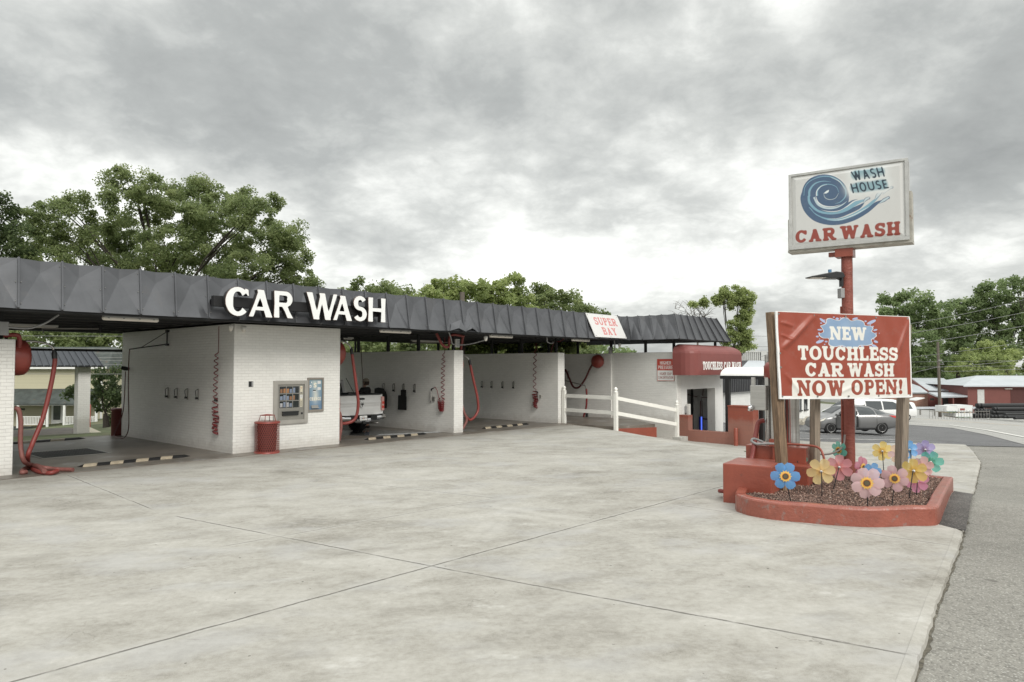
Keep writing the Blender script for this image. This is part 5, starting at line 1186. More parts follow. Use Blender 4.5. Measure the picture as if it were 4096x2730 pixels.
# stainless vacuum station
dS = pB.y+.25
vs_ = thing('vacuum_station', 'stainless vacuum station with round canister, control box and red cap on a red block', 'vacuum', (pB.x, pB.y, hz(pB.x, pB.y)+.88), cang)
def loc_of(px, py, off=.35):                                           # point on the upright plane through the station
    P0 = Vector((pB.x, pB.y, 0))+Vector((*(ST*off), 0)); d = ray(px, py); k = (P0.x*ST[0]+P0.y*ST[1])/(d[0]*ST[0]+d[1]*ST[1]); q = Vector((d[0]*k, d[1]*k, EYE+d[2]*k))
    r_ = q-Vector(vs_.location); return Vector((r_.x*SN[0]+r_.y*SN[1], r_.x*ST[0]+r_.y*ST[1], r_.z))
z0 = 0; a = loc_of(3058, 1500); b = loc_of(3072, 1760); c = loc_of(3153, 1600, .4); d = loc_of(3187, 1770, .4); e = loc_of(3114, 1400)
m = MB(); m.tube([(a.x+.06, .35, 0), (a.x+.06, .35, e.z-.1)], .052, 10); m.build('upright_tube', STAINLESS, vs_)
m = MB(); m.box((a.x+.14, .22, 0), (c.x-.02, .55, e.z-.08)); m.build('cabinet', STAINLESS, vs_, bevel=.02)
cx_, cr = (c.x+d.x)/2, (d.x-c.x)/2+.05
m = MB(); m.lathe([(cr, 0), (cr, .16), (cr*.985, .17), (cr*.985, .60), (cr*1.0, .61), (cr, 1.15), (cr*.98, e.z-.3)], 28, 0, Matrix.Translation((cx_, .42, 0))); m.build('canister', STAINLESS, vs_)
PINS = pbr('red_pinstripe', (.36, .06, .05), .4)
for x, z1_ in ((cx_-.02, 1.1), (c.x-.10, .95), (c.x+.0, 1.0)): MB().box((x-.006, .215 if x < c.x+.0 else .42-cr-.004, .05), (x+.006, .22 if x < c.x+.0 else .42-cr+.012, z1_+.3)).build('pinstripe', PINS, vs_)
w0, w1 = loc_of(3058, 1448).x, loc_of(3100, 1448).x; zc = loc_of(3060, 1515).z; z1_ = loc_of(3060, 1447).z
m = MB(); m.lathe([(.32, zc), (.34, zc+.02), (.34, zc+(z1_-zc)*.72), (.30, zc+(z1_-zc)*.92), (.18, z1_+.02), (.02, z1_+.03)], 28, 0, Matrix.Translation((w0+.32, .4, 0))); m.build('cap', RED_METAL, vs_)
bx0, bz0 = loc_of(3006, 1640, .2).x, loc_of(3006, 1640, .2).z; bx1, bz1 = loc_of(3067, 1543, .2).x, loc_of(3067, 1543, .2).z
cb_ = MB().box((bx0, .12, bz0), (bx1, .30, bz1)).build('control_box', STAINLESS, vs_, bevel=.008)
MB().cbox(((bx0+bx1)/2, .117, bz0+(bz1-bz0)*.63), (.012, .012, .012)).build('rivet', CHROME, cb_)
m = MB(); m.tube([(bx0+.0, .10, bz0+.03), (bx0+.03, .05, bz0+.0), (bx0+.06, .05, bz0+.05), (bx0+.03, .06, bz0+.10), (bx0, .1, bz0+.03)], .02, 7); m.lathe([(.02, -.05), (.05, -.04), (.05, .04), (.02, .05)], 12, 0, Matrix.Translation((bx0+.02, .06, bz0+.03))); m.build('padlock', CHROME, cb_)
for bx in (bx0+.02, bx1-.02): MB().prism([(bx, .13), (bx+.065, .13), (bx+.065, .2), (bx, .2)], bz1, bz1+.16).build('bracket', STAINLESS, vs_)
hs_ = [loc_of(*p, q) for p, q in (((3057, 1683), .3), ((3035, 1690), .25), ((3025, 1730), .15), ((3017, 1780), .0), ((3008, 1830), -.1), ((2998, 1862), -.2))]
MB().tube(spline([tuple(p) for p in hs_], 8), .045, 9).build('suction_hose', RED_HOSE, vs_)
MB().tube(spline([(a.x+.02, .1, .06), (a.x-.12, .02, .12), (a.x-.16, -.02, .08), (a.x-.05, -.05, .03), (a.x+.15, -.06, .05), (a.x+.35, -.05, .06)], 8), .025, 8).build('flex_conduit', PLASTIC_GREY, vs_)
m = MB(); m.box((a.x+.18, -.07, .0), (a.x+.36, .02, .14)); m.tube([(a.x+.25, -.03, .0), (a.x+.25, -.03, -.88)], .022, 7); m.tube(spline([(a.x+.36, -.03, .06), (a.x+.75, -.02, .06), (a.x+1.05, -.02, .03), (a.x+1.15, -.05, -.12), (a.x+1.17, -.05, -.3)], 7), .022, 7); m.build('red_conduit', RED_PAINT, vs_)

# banner between timber posts
def on_plane(px, py, P0, D):                                            # upright plane through P0 along D
    n = (-D[1], D[0]); d = ray(px, py); k = (P0[0]*n[0]+P0[1]*n[1])/(d[0]*n[0]+d[1]*n[1]); return Vector((d[0]*k, d[1]*k, EYE+d[2]*k))
BL = aty(3116.7, 1599.4, 12.75); dl = 12.75*(3100-2048)/FPX
Lp = np.array([aty(3108, 1500, 12.75).x, 12.75]); Rp = np.array([aty(3642, 1500, 13.9).x, 13.9]); BD = (Rp-Lp)/np.linalg.norm(Rp-Lp)
q00, q10, q11, q01 = (on_plane(x, y, Lp, BD) for x, y in ((3116, 1597), (3647, 1590), (3636, 1267), (3100, 1245)))
BW = (q10-q00).length; BH = 1.58
cv = Canvas(BW, BH, 175, (.83, .83, .82)); sx, sy = BW/2085, BH/1345
RB_ = (.30, .062, .036); CRM = (.76, .75, .70)
X_ = lambda u: (u-150)/2065*BW
Y_ = lambda v: BH-(v-95-(u_ if False else 0))/1330*BH
def rp(u0, v0, u1, v1, c): cv.rect(X_(u0), Y_(v1), X_(u1), Y_(v0), c)
cv.rect(.045, .055, BW-.03, BH-.012, RB_)
spl = [(800, 300), (880, 260), (900, 195), (960, 180), (1040, 205), (1090, 200), (1140, 165), (1215, 165), (1270, 205), (1370, 185), (1460, 215), (1480, 270), (1560, 275), (1600, 310), (1580, 360), (1640, 400), (1640, 440), (1570, 490), (1580, 550), (1500, 580), (1400, 580), (1340, 620), (1210, 625), (1110, 590), (1000, 610), (915, 580), (915, 490), (830, 480), (780, 430), (840, 390), (830, 345)]
cs = spline([(X_(a)*1, Y_(b), 0) for a, b in spl+[spl[0]]], 6); cs = [(p.x, p.y) for p in cs]
cxm, cym = np.mean(cs, 0)
cv.poly([((a-cxm)*1.025+cxm, (b-cym)*1.04+cym) for a, b in cs], (.72, .74, .74)); cv.poly(cs, (.235, .34, .50))
msk = cv.mask([cs]); cv.put(msk*np.clip(nz_ if False else (np.sin(cv.X*9+3*np.sin(cv.Y*7))*.5+.3), 0, 1)*.35, (.33, .44, .58))
DR = (.40, .47, .66)
for (u, v, ru, rv, rt) in ((1585, 210, 75, 24, .35), (830, 215, 50, 20, -.5), (1330, 165, 45, 16, .2), (780, 540, 62, 22, .25), (1640, 335, 32, 14, .2), (1645, 522, 34, 18, -.2), (1620, 595, 52, 22, -.35), (1050, 178, 26, 18, 0), (1000, 155, 14, 9, 0), (1105, 165, 14, 10, 0), (785, 358, 32, 13, 0), (775, 410, 15, 11, 0), (747, 463, 22, 13, 0), (872, 538, 20, 13, 0), (805, 255, 15, 9, 0), (865, 205, 10, 8, 0), (1495, 200, 18, 12, 0), (1430, 598, 26, 13, -.2), (1555, 603, 24, 11, 0), (1090, 605, 12, 8, 0), (1130, 608, 14, 9, 0), (1565, 255, 11, 9, 0), (1605, 280, 12, 10, 0), (1650, 385, 16, 7, 0), (1610, 478, 16, 9, 0), (850, 583, 11, 8, 0), (1700, 385, 9, 5, 0), (780, 500, 9, 7, 0)):
    cv.ell(X_(u), Y_(v), ru/2065*BW, rv/1330*BH, DR, rt)
def bt(t, u0, v0, u1, v1, c, g=.10): cv.text(t, 'slab', X_(u0), Y_(v1), X_(u1), Y_(v0), c, g, .12)
bt('NEW', 930, 300, 1500, 505, CRM, .08); bt('TOUCHLESS', 445, 610, 1990, 825, CRM); bt('CAR', 545, 868, 1105, 1078, CRM); bt('WASH', 1185, 868, 1925, 1078, CRM)
rp(335, 1105, 2130, 1395, CRM); bt('NOW', 412, 1138, 1130, 1378, (.30, .068, .040)); bt('OPEN!', 1228, 1130, 2055, 1368, (.30, .068, .040))
bn = thing('banner_sign', 'red vinyl banner reading NEW TOUCHLESS CAR WASH NOW OPEN! stretched between timber posts', 'banner', (q00.x, q00.y, 0), math.atan2(BD[1], BD[0]))
def folds(u, v):
    def ridge(a0, b0, a1, b1, wd, amp):
        dx, dy = a1-a0, b1-b0; L2 = dx*dx+dy*dy; t = np.clip(((u-a0)*dx+(v-b0)*dy)/L2, 0, 1); dd = np.hypot(u-a0-t*dx, (v-b0-t*dy)*.6); return amp*np.exp(-(dd/wd)**2)*np.sin(np.pi*np.clip(t, .02, .98))**.5
    f = ridge(.03, .56, .27, .97, .022, .045)+ridge(.86, .42, .99, .95, .016, .03)+ridge(.93, .12, .95, .5, .015, .02)+ridge(.03, .88, .12, .83, .014, .02)+ridge(.03, .74, .10, .68, .012, .015)
    f = f+ridge(.80, .03, .89, .16, .012, .015)+ridge(.42, .06, .57, .17, .014, .012)+ridge(.04, .3, .16, .05, .016, .018)+ridge(.5, .35, .62, .45, .012, .008)+ridge(.70, .28, .80, .55, .015, .012)
    return f+.006*np.sin(u*21+3*v)*np.sin(v*5+1)+.004*np.sin(u*47+v*13)
zl0, zl1, zr0, zr1 = q00.z, q01.z, q10.z, q11.z
lean = (q01-q00); lx = lean.x*BD[0]+lean.y*BD[1]; leanr = (q11-q10); lr = leanr.x*BD[0]+leanr.y*BD[1]
def bfn(X, Y):
    u, v = X/BW, Y/BH; x = X+(lx*(1-u)+lr*u)*v; z = (zl0*(1-u)+zr0*u)*(1-v)+(zl1*(1-u)+zr1*u)*v-.012*np.sin(np.pi*u)*(1-v); return x, -folds(u, v)-.012, z
cv.build('printed_vinyl', PAINTED_VINYL, bfn, bn)
m = MB()
def P3(u, v, off): a, b, c = bfn(np.array([u*BW]), np.array([v*BH])); return (float(a[0]), off, float(c[0]))
m.add([P3(0, 0, .012), P3(1, 0, .012), P3(1, 1, .012), P3(0, 1, .012), P3(0, 0, .0), P3(1, 0, .0), P3(1, 1, .0), P3(0, 1, .0)], [(0, 3, 2, 1), (4, 5, 6, 7), (0, 1, 5, 4), (1, 2, 6, 5), (2, 3, 7, 6), (3, 0, 4, 7)]); m.build('backing_board', WHITE_PAINT, bn)
gm = MB()
for u in (.02, .27, .5, .73, .98):
    for v in (.03, .97): p = P3(u, v, -.02); gm.tube([(p[0], -.01, p[2]), (p[0], -.022, p[2])], .018, 8)
for v in (.36, .52): p = P3(.018, v, 0); gm.tube([(p[0], -.01, p[2]), (p[0], -.022, p[2])], .018, 8)
gm.build('grommet', GREY_STEEL, bn)
def tpost(lab, top, bot, dpt, w_, mt, base_z=.05, knots=True):
    a = aty(*top, dpt); b = aty(*bot, dpt); d = (a-b)
    b = b+d*((base_z-b.z)/d.z)
    o = thing('timber_post', lab, 'post', tuple(b), 0, 'timber posts of the banner'); t = a-b; m = MB(); n_ = 10
    ca = math.atan2(BD[1], BD[0])
    for i in range(n_):
        pa, pb = t*(i/n_), t*((i+1)/n_)
        vs = []
        for p in (pa, pb):
            for x, y in ((-1, -1), (1, -1), (1, 1), (-1, 1)):
                q = Matrix.Rotation(ca, 3, 'Z') @ Vector((x*w_/2, y*w_/2, 0)); vs.append(p+q)
        m.add(vs, [(0, 1, 5, 4), (1, 2, 6, 5), (2, 3, 7, 6), (3, 0, 4, 7)])
        if i == n_-1: m.add(vs[4:], [(0, 1, 2, 3)])
    m.build('post_shaft', mt, o, bevel=.008); return o
tpost('weathered brown timber post leaning at the left edge of the banner', (3087, 1250), (3135, 1968), 12.92, .155, WOODPOST)
tpost('grey timber post under the banner left of the red sign pole', (3262, 1320), (3259, 1900), 13.6, .135, WOODGREY)
tpost('grey timber post under the right end of the banner', (3620, 1300), (3604, 1880), 14.12, .165, WOODGREY)
# pole sign
Yp = 14.75; pb0 = aty(3399, 1917, Yp)
ps = thing('pole_sign', 'tall red pole with a white lightbox of a blue wave reading WASH HOUSE CAR WASH', 'sign', (pb0.x, pb0.y, .05), cang)
zcab = aty(3390, 985, Yp).z
lean_ = (aty(3387, 985, Yp).x-pb0.x)
m = MB(); prn = random.Random(5); pts = [(lean_*t*.8, 0, -.2+(zcab+.02)*t) for t in np.linspace(0, 1, 30)]; m.tube(pts, [.110+prn.uniform(-.0015, .0015) for _ in pts], 20); m.build('pole', pbr('chipped_red_pole', (.25, .068, .048), .45, var=.18, vs=3, bump=.9, bs=14, stretch=(1, 1, 2.2)), ps)
m = MB(); m.tube([(-.125, -.04, .2), (-.12+lean_*.4, -.04, 2.6), (-.115+lean_*.6, -.04, 3.6)], .02, 7); m.build('conduit', RED_PAINT, ps)
SDr = np.array(SN); Pp = np.array([pb0.x+lean_*.8, pb0.y])
c00, c10, c11, c01 = (on_plane(x, y, Pp-ST*.22, SDr) for x, y in ((3160, 1003), (3636, 958), (3624, 644), (3150, 713)))
xs0, xs1 = (np.dot(np.array(c[:2])-np.array([pb0.x, pb0.y]), SDr) for c in (c00, c10))
cz0, cz1 = (c00.z+c10.z)/2, (c01.z+c11.z)/2; CWd = xs1-xs0; CHt = cz1-cz0
m = MB(); t_ = .18; fw = .045
m.box((xs0, -t_, cz0-.05), (xs1, t_, cz1-.05+.05)); m.build('cabinet', SIGN_METAL, ps, bevel=.01)
m = MB()
for y0, y1 in ((-t_-.045, -t_), ):
    m.box((xs0-.01, y0, cz0-.05), (xs1+.01, y1, cz0+.02)); m.box((xs0-.01, y0, cz1-.04), (xs1+.01, y1, cz1+.01)); m.box((xs0-.01, y0, cz0+.02), (xs0+.05, y1, cz1-.04)); m.box((xs1-.05, y0, cz0+.02), (xs1+.01, y1, cz1-.04))
m.build('face_frame', SIGN_METAL, ps, bevel=.006)
m = MB(); m.box((xs0-.05, -.14, cz0-.06), (xs0+.0, .14, cz0+.62)); m.box((xs1-.0, -.14, cz0-.06), (xs1+.055, .14, cz0+.92)); m.box((xs0-.05, -.18, cz0-.10), (xs1+.055, .18, cz0-.05)); m.build('side_cover', pbr('rusty_metal', (.46, .44, .39), .6, .2, var=.25, vs=5, spots=((.22, .10, .05), 3, .6)), ps)
m = MB(); m.box((-.2+lean_*.8, -.16, cz0-.27), (.14+lean_*.8, .16, cz0-.10)); m.box((-.34+lean_*.8, -.06, cz0-.24), (-.2+lean_*.8, .04, cz0-.15)); m.build('saddle_bracket', RED_PAINT, ps)
# the printed face
FW, FH = CWd-.09, CHt-.04; cv = Canvas(FW, FH, 170, (.60, .60, .585))
cv.put(np.clip(1-np.abs(cv.X-FW*.6)/FW, 0, 1)*.5, (.66, .66, .645))
# picture frame -> face coordinates, by the four corners of the face in the photograph
src = np.array([(175, 1365), (1900, 1195), (1870, 125), (130, 370)], float); dst = np.array([(0, 0), (FW, 0), (FW, FH), (0, FH)])
A8 = []; B8 = []
for (u, v), (x, y) in zip(src, dst): A8 += [[u, v, 1, 0, 0, 0, -u*x, -v*x], [0, 0, 0, u, v, 1, -u*y, -v*y]]; B8 += [x, y]
Hm = np.append(np.linalg.solve(np.array(A8), np.array(B8)), 1).reshape(3, 3)
def fm(pts): q = np.c_[np.asarray(pts, float), np.ones(len(pts))] @ Hm.T; return q[:, :2]/q[:, 2:]
NAVY, SKYB, PALE, INK = (.075, .125, .21), (.22, .40, .50), (.50, .60, .64), (.028, .048, .07)
def rib(pts, w_, col, n=10): 
    P = np.array([p[:2] for p in spline([(*p, 0) for p in pts], n)]); W = np.interp(np.linspace(0, 1, len(P)), np.linspace(0, 1, len(w_)), w_); sc = FW/1730
    cv.ribbon(fm(P), W*sc, col)
# pale keyline round the whole mark
out_pts = [(300, 640), (330, 480), (440, 380), (600, 335), (760, 340), (920, 410), (1010, 520), (1030, 620), (990, 700), (960, 780)]
def disc(cx, cy, rx, ry, rot, col):
    P = [(cx+rx*math.cos(a)*math.cos(rot)-ry*math.sin(a)*math.sin(rot), cy+rx*math.cos(a)*math.sin(rot)+ry*math.sin(a)*math.cos(rot)) for a in np.linspace(0, 6.283, 60)]; cv.poly([tuple(p) for p in fm(P)], col)
disc(668, 640, 372, 318, .15, (.70, .71, .70)); disc(668, 636, 366, 300, .2, NAVY)
big = [(330, 560), (312, 680), (380, 830), (520, 950), (720, 1005), (920, 995), (1120, 935), (1300, 840), (1440, 740), (1530, 690)]
rib(big, [30, 60, 90, 100, 95, 95, 90, 80, 55, 10], NAVY); rib([(420, 800), (540, 900), (720, 965), (900, 965), (1100, 900), (1280, 800), (1400, 710), (1480, 640)], [6, 24, 30, 40, 46, 52, 46, 20], SKYB); rib([(700, 975), (900, 970), (1100, 905), (1250, 830), (1340, 780)], [2, 10, 12, 10, 2], (.72, .76, .76))
rib([(400, 740), (520, 860), (680, 915), (860, 915), (1040, 850), (1180, 790), (1260, 730)], [6, 50, 72, 80, 80, 66, 16], NAVY); rib([(410, 640), (430, 740), (540, 840), (680, 880), (850, 875), (1000, 820), (1120, 745), (1260, 690)], [34, 40, 36, 34, 36, 60, 76, 30], SKYB)
rib([(470, 700), (560, 800), (700, 850), (860, 845), (1000, 780), (1080, 730), (1165, 682)], [10, 18, 20, 20, 20, 14, 3], (.70, .73, .72)); rib([(455, 640), (500, 740), (600, 810), (740, 838), (880, 825), (990, 765), (1080, 705), (1165, 680)], [30, 40, 42, 36, 34, 36, 22, 3], NAVY); rib([(490, 660), (560, 760), (680, 810), (820, 805), (930, 760), (1000, 710)], [26, 34, 30, 26, 18, 2], PALE)
rib([(520, 650), (560, 730), (650, 780), (780, 790), (900, 760)], [8, 14, 16, 14, 2], (.74, .76, .75))
disc(720, 625, 190, 152, .25, NAVY); rib([(420, 650), (425, 560), (500, 470), (620, 432), (750, 440)], [34, 34, 22, 12, 3], SKYB); rib([(540, 640), (545, 560), (620, 490), (730, 475), (830, 510), (875, 590)], [30, 26, 18, 10, 8, 4], SKYB); rib([(530, 640), (535, 570), (600, 505), (690, 478)], [16, 12, 8, 3], (.74, .78, .78))
rib([(336, 640), (350, 520), (430, 430), (580, 372), (740, 368), (880, 430), (970, 540), (975, 640), (900, 720), (810, 750)], [6, 9, 10, 12, 16, 18, 20, 18, 12, 2], SKYB); rib([(740, 372), (880, 436), (962, 540)], [3, 9, 3], (.74, .78, .78))
rib([(640, 600), (660, 660), (730, 690), (820, 670), (870, 600)], [3, 7, 8, 7, 4], (.55, .62, .62)); cv.poly([tuple(p) for p in fm([(640, 605), (680, 570), (722, 552), (715, 585), (680, 605)])], (.74, .80, .80))
for bx_, tip in (([(1240, 740), (1290, 680), (1340, 655)], 36), ([(1420, 690), (1470, 620), (1520, 570)], 44), ([(1540, 610), (1610, 540), (1690, 500)], 34), ([(1480, 740), (1560, 690), (1635, 645)], 38)):
    rib(bx_, [6, tip+22, tip], NAVY); disc(bx_[-1][0]-6, bx_[-1][1]+8, tip*.55, tip*.55, 0, NAVY); rib(bx_, [2, tip, tip*.6], PALE)
def lettered(t, quad, st, col, gap, grow=0, fat=0):
    P, wd = text_polys(t, st, gap); q = np.array(quad, float); pol = []
    for p in P:
        p = np.asarray(p); u, v = p[:, 0:1]/wd, p[:, 1:2]; pol.append(fm((q[0]*(1-u)+q[1]*u)*(1-v)+(q[3]*(1-u)+q[2]*u)*v))
    m_ = cv.mask(pol); sg = STY[st]['blur']*.16/cv.dy; m_ = blur2(m_, max(.6, sg)+grow*30+fat*9); cv.put((m_-(.5-grow-fat))/max(.12, .5/(sg+.8+grow*30))+.5, col)
for t, q in (('WASH', [(1095, 425), (1575, 360), (1530, 215), (1040, 290)]), ('HOUSE', [(1085, 600), (1640, 520), (1600, 395), (1040, 460)])):
    lettered(t, q, 'round', (.70, .72, .71), .16, .44); lettered(t, q, 'round', (.27, .41, .46), .16, .30)
for t, q in (('WASH', [(1095, 425), (1575, 360), (1530, 215), (1040, 290)]), ('HOUSE', [(1085, 600), (1640, 520), (1600, 395), (1040, 460)])): lettered(t, q, 'round', INK, .16)
SR2 = (.29, .062, .045)
lettered('CAR', [(225, 1305), (835, 1250), (815, 1080), (225, 1135)], 'slab', SR2, .12, 0, .16); lettered('WASH', [(905, 1245), (1810, 1165), (1805, 980), (900, 1065)], 'slab', SR2, .12, 0, .16)
fx = xs0+.045
cv.build('printed_face', PAINTED, lambda X, Y: (X+fx, X*0-t_-.012-.03*np.clip(np.minimum(np.minimum(X, FW-X), np.minimum(Y, FH-Y))/.09, 0, 1), Y+cz0+.005), ps)
# area light on the pole
al = aty(3355, 1110, Yp-.2); lam = thing('area_light', 'flat dark lamp head on a short arm from the red sign pole', 'street lamp', (pb0.x+lean_*.5, pb0.y, aty(3370, 1105, Yp).z), R(184))
m = MB(); hd = [(.12, -.03), (.16, .06), (.30, .075), (.55, .03), (.82, -.025), (.80, -.045), (.50, -.04), (.45, -.06), (.16, -.06)]
for y0, y1 in ((-.16, .16),): m.add([(x, y0, z) for x, z in hd]+[(x, y1, z) for x, z in hd], [tuple(range(9)), tuple(range(17, 8, -1))]+[(i, i+9, (i+1) % 9+9, (i+1) % 9) for i in range(9)])
m.build('lamp_head', CHARCOAL, lam, bevel=.012); MB().box((.5, -.12, -.056), (.78, .12, -.043)).build('diffuser', LAMP_LENS, lam); MB().tube([(.36, 0, .07), (.36, 0, .13)], .035, 10).build('photocell', pbr('blue_cap', (.10, .22, .36), .4), lam)
m = MB(); m.box((.06, -.05, -.22), (.14, .05, .06)); m.tube([(.10, 0, -.08), (.22, 0, -.04)], .03, 8); m.build('arm', CHARCOAL, lam); MB().box((.08, -.07, -.46), (.17, .07, -.26)).build('driver_box', PLASTIC_GREY, lam, bevel=.01)
# cable slung from the station to the pole
cbl = [aty(3188, 1782, 13.9), aty(3230, 1805, 13.95), aty(3290, 1819, 14.1), aty(3340, 1810, 14.3), aty(3372, 1785, 14.5), aty(3380, 1740, 14.6)]
o = MB().tube(spline(cbl, 8), .018, 7).build('slung_cable', pbr('slung_cable_grey', (.16, .13, .12), .5)); tag(o, 'grey flexible cable slung from the vacuum station to the red sign pole', 'cable')

# ------------------------------------------------------------------ pinwheels
def petal_mat(name, col):
    m = bpy.data.materials.new(name); m.use_nodes = True; w = NT(m.node_tree); b = w.n['Principled BSDF']; b.inputs['Base Color'].default_value = (*col, 1); b.inputs['Roughness'].default_value = .35
    tr = w.new('ShaderNodeBsdfTranslucent', {'Color': (*col, 1)}); tp_ = w.new('ShaderNodeBsdfTransparent', {'Color': (*[min(1, c*.5+.5) for c in col], 1)})
    a = w.new('ShaderNodeMixShader', {0: .35}); w.l.new(b.outputs[0], a.inputs[1]); w.l.new(tr.outputs[0], a.inputs[2])
    c = w.new('ShaderNodeMixShader', {0: .24}); w.l.new(a.outputs[0], c.inputs[1]); w.l.new(tp_.outputs[0], c.inputs[2]); w.l.new(c.outputs[0], w.n['Material Output'].inputs[0]); return m
PC = {'blue': petal_mat('petal_blue', (.16, .42, .80)), 'teal': petal_mat('petal_teal', (.16, .58, .47)), 'yellow': petal_mat('petal_yellow', (.86, .66, .20)), 'straw': petal_mat('petal_straw', (.86, .68, .34)), 'rose': petal_mat('petal_rose', (.74, .33, .36)), 'pink': petal_mat('petal_pink', (.80, .58, .60)),
      'mauve': petal_mat('petal_mauve', (.72, .48, .51)), 'magenta': petal_mat('petal_magenta', (.70, .30, .44)), 'plum': petal_mat('petal_plum', (.60, .22, .30)), 'purple': petal_mat('petal_purple', (.42, .36, .66)), 'salmon': petal_mat('petal_salmon', (.82, .48, .47)), 'peach': petal_mat('petal_peach', (.84, .64, .48))}
SUNY = pbr('flower_yellow', (.82, .52, .12), .5, var=.1, vs=30); SUNO = pbr('flower_orange', (.62, .22, .05), .5); SUNB = pbr('flower_brown', (.05, .04, .025), .6); SUNC = pbr('flower_centre', (.11, .095, .055), .7)
def pinwheel(lab, ctr, foot, rpx, col, front, depth=None, turn=0, tilt=0, spin=0, col2=None, n=6):
    F0 = atg(*foot, .2) if depth is None else Vector((aty(*foot, depth).x, depth, BZ))
    y = F0.y; C0 = aty(*ctr, y); r_ = rpx/FPX*y*.96
    o = thing('pinwheel', lab, 'pinwheel', (F0.x, F0.y, F0.z-.06), 0, 'flower pinwheels in the planter'); top = C0-Vector(o.location)
    fdir = Vector((-C0.x, -C0.y, .0)).normalized()*(1 if front else -1); base_a = math.atan2(fdir.y, fdir.x)+math.pi/2+turn
    rot = Matrix.Rotation(base_a, 4, 'Z') @ Matrix.Rotation(R(90)+tilt, 4, 'X')                      # local z faces the viewer or away
    hub = top; nrm = (rot @ Vector((0, 0, 1))); stick_top = hub-nrm*.05
    MB().tube([(0, 0, 0), tuple(stick_top), tuple(hub-nrm*.01)], .008, 6).build('stick', BLACK_METAL, o)
    W = Matrix.Translation(hub) @ rot
    for k in range(n):
        a0 = spin+2*math.pi*k/n+random.uniform(-.07, .07); m = MB(); mm = Matrix.Rotation(a0, 4, 'Z') @ Matrix.Rotation(random.uniform(-.12, .16), 4, 'X'); tw_ = random.uniform(.05, .26); ln_ = random.uniform(.95, 1.03)
        def fn(u, v):
            rad = r_*(.10+.90*u)*ln_; wd = r_*.395*(math.sin(math.pi*min(1, u*.93+.03)**1.15)**.62)*(.6+.4*u); tt = (v-.5)*2
            if u > .86: wd = r_*.395*math.sqrt(max(0, 1-((u-.70)/.30)**2))*.95
            zz = tw_*tt*wd+.05*r_*(1-tt*tt)*math.sin(u*math.pi)
            return tuple(W @ mm @ Vector((wd*tt, rad, zz+.004)))
        m.grid(fn, 12, 6); m.build('petal', PC[col2 if (col2 and k % 2) else col], o)
    m = MB(); zf = .03 if True else 0
    for kk, (ro, mt) in enumerate(((.42, 0), (.34, 0))):
        for q in range(13):
            a = 2*math.pi*(q+.5*kk)/13; c_, s_ = math.cos(a), math.sin(a); w_ = .055*r_
            P = [(.15*r_*c_-w_*s_, .15*r_*s_+w_*c_), (.30*r_*c_-w_*1.15*s_, .30*r_*s_+w_*1.15*c_), (ro*r_*c_, ro*r_*s_), (.30*r_*c_+w_*1.15*s_, .30*r_*s_-w_*1.15*c_), (.15*r_*c_+w_*s_, .15*r_*s_-w_*c_)]
            m.add([tuple(W @ Vector((x, yy, zf+.006*kk))) for x, yy in P], [(0, 1, 2, 3, 4)], 0)
    m.add([tuple(W @ Vector((.235*r_*math.cos(t), .235*r_*math.sin(t), zf+.010))) for t in np.linspace(0, 6.283, 24)[:-1]], [tuple(range(23))], 1)
    m.add([tuple(W @ Vector((.19*r_*math.cos(t), .19*r_*math.sin(t), zf+.014))) for t in np.linspace(0, 6.283, 24)[:-1]], [tuple(range(23))], 2)
    m.add([tuple(W @ Vector((.155*r_*math.cos(t), .155*r_*math.sin(t), zf+.018))) for t in np.linspace(0, 6.283, 24)[:-1]], [tuple(range(23))], 3)
    m.build('flower_centre', [SUNY, SUNO, SUNB, SUNC], o)
    MB().lathe([(.01, -.016), (.022, -.012), (.022, .012), (.01, .016)], 12, 0, W).build('hub', PLASTIC_WHITE, o)
    return o
pinwheel('blue pinwheel with a sunflower centre, farthest left at the front of the bed', (3141, 1905), (3167, 2010), 60, 'blue', True, None, .1, 0, .53)
pinwheel('teal pinwheel seen from behind, beside the leaning brown post', (3193, 1845), (3227, 1937), 40, 'teal', False, None, -.35, .1, .2)
pinwheel('straw yellow pinwheel seen from behind, in front of the grey timber post', (3285, 1887), (3288, 1979), 57, 'straw', False, None, .05, 0, .35)
pinwheel('rose pink pinwheel seen from behind, left of the red pole foot', (3357, 1870), (3330, 1958), 54, 'rose', False, None, -.1, 0, 0)
pinwheel('small teal pinwheel with a sunflower centre behind the slung cable', (3358, 1801), (3362, 1900), 39, 'teal', True, 14.55, -.6, .05, .1)
pinwheel('plum pinwheel turned nearly edge on beside the red pole', (3447, 1870), (3452, 1945), 47, 'plum', True, 13.9, 1.0, 0, .25)
pinwheel('pale pink pinwheel with a sunflower centre at the middle front of the bed', (3467, 1932), (3472, 2040), 66, 'pink', True, None, .05, 0, .3, None, 7)
pinwheel('mauve pink pinwheel with a sunflower centre right of the pale pink one', (3579, 1914), (3566, 2023), 55, 'mauve', True, None, -.05, 0, .2)
pinwheel('bright yellow pinwheel seen from behind on the far side of the bed', (3529, 1806), (3535, 1874), 41, 'yellow', False, 15.6, .05, 0, .1)
pinwheel('pale pink and peach pinwheel half hidden by the right hand timber post', (3594, 1818), (3600, 1890), 41, 'pink', False, 15.2, 0, 0, .5, 'peach')
pinwheel('blue pinwheel seen from behind, just right of the right hand post', (3638, 1800), (3645, 1890), 38, 'blue', False, 15.4, .5, 0, .1)
pinwheel('purple pinwheel at the far right of the bed', (3701, 1800), (3690, 1890), 41, 'purple', False, 15.6, .2, -.1, .05)
pinwheel('teal pinwheel with glossy petals, farthest right in the bed', (3723, 1849), (3718, 1905), 48, 'teal', False, 14.6, -.2, 0, .45)
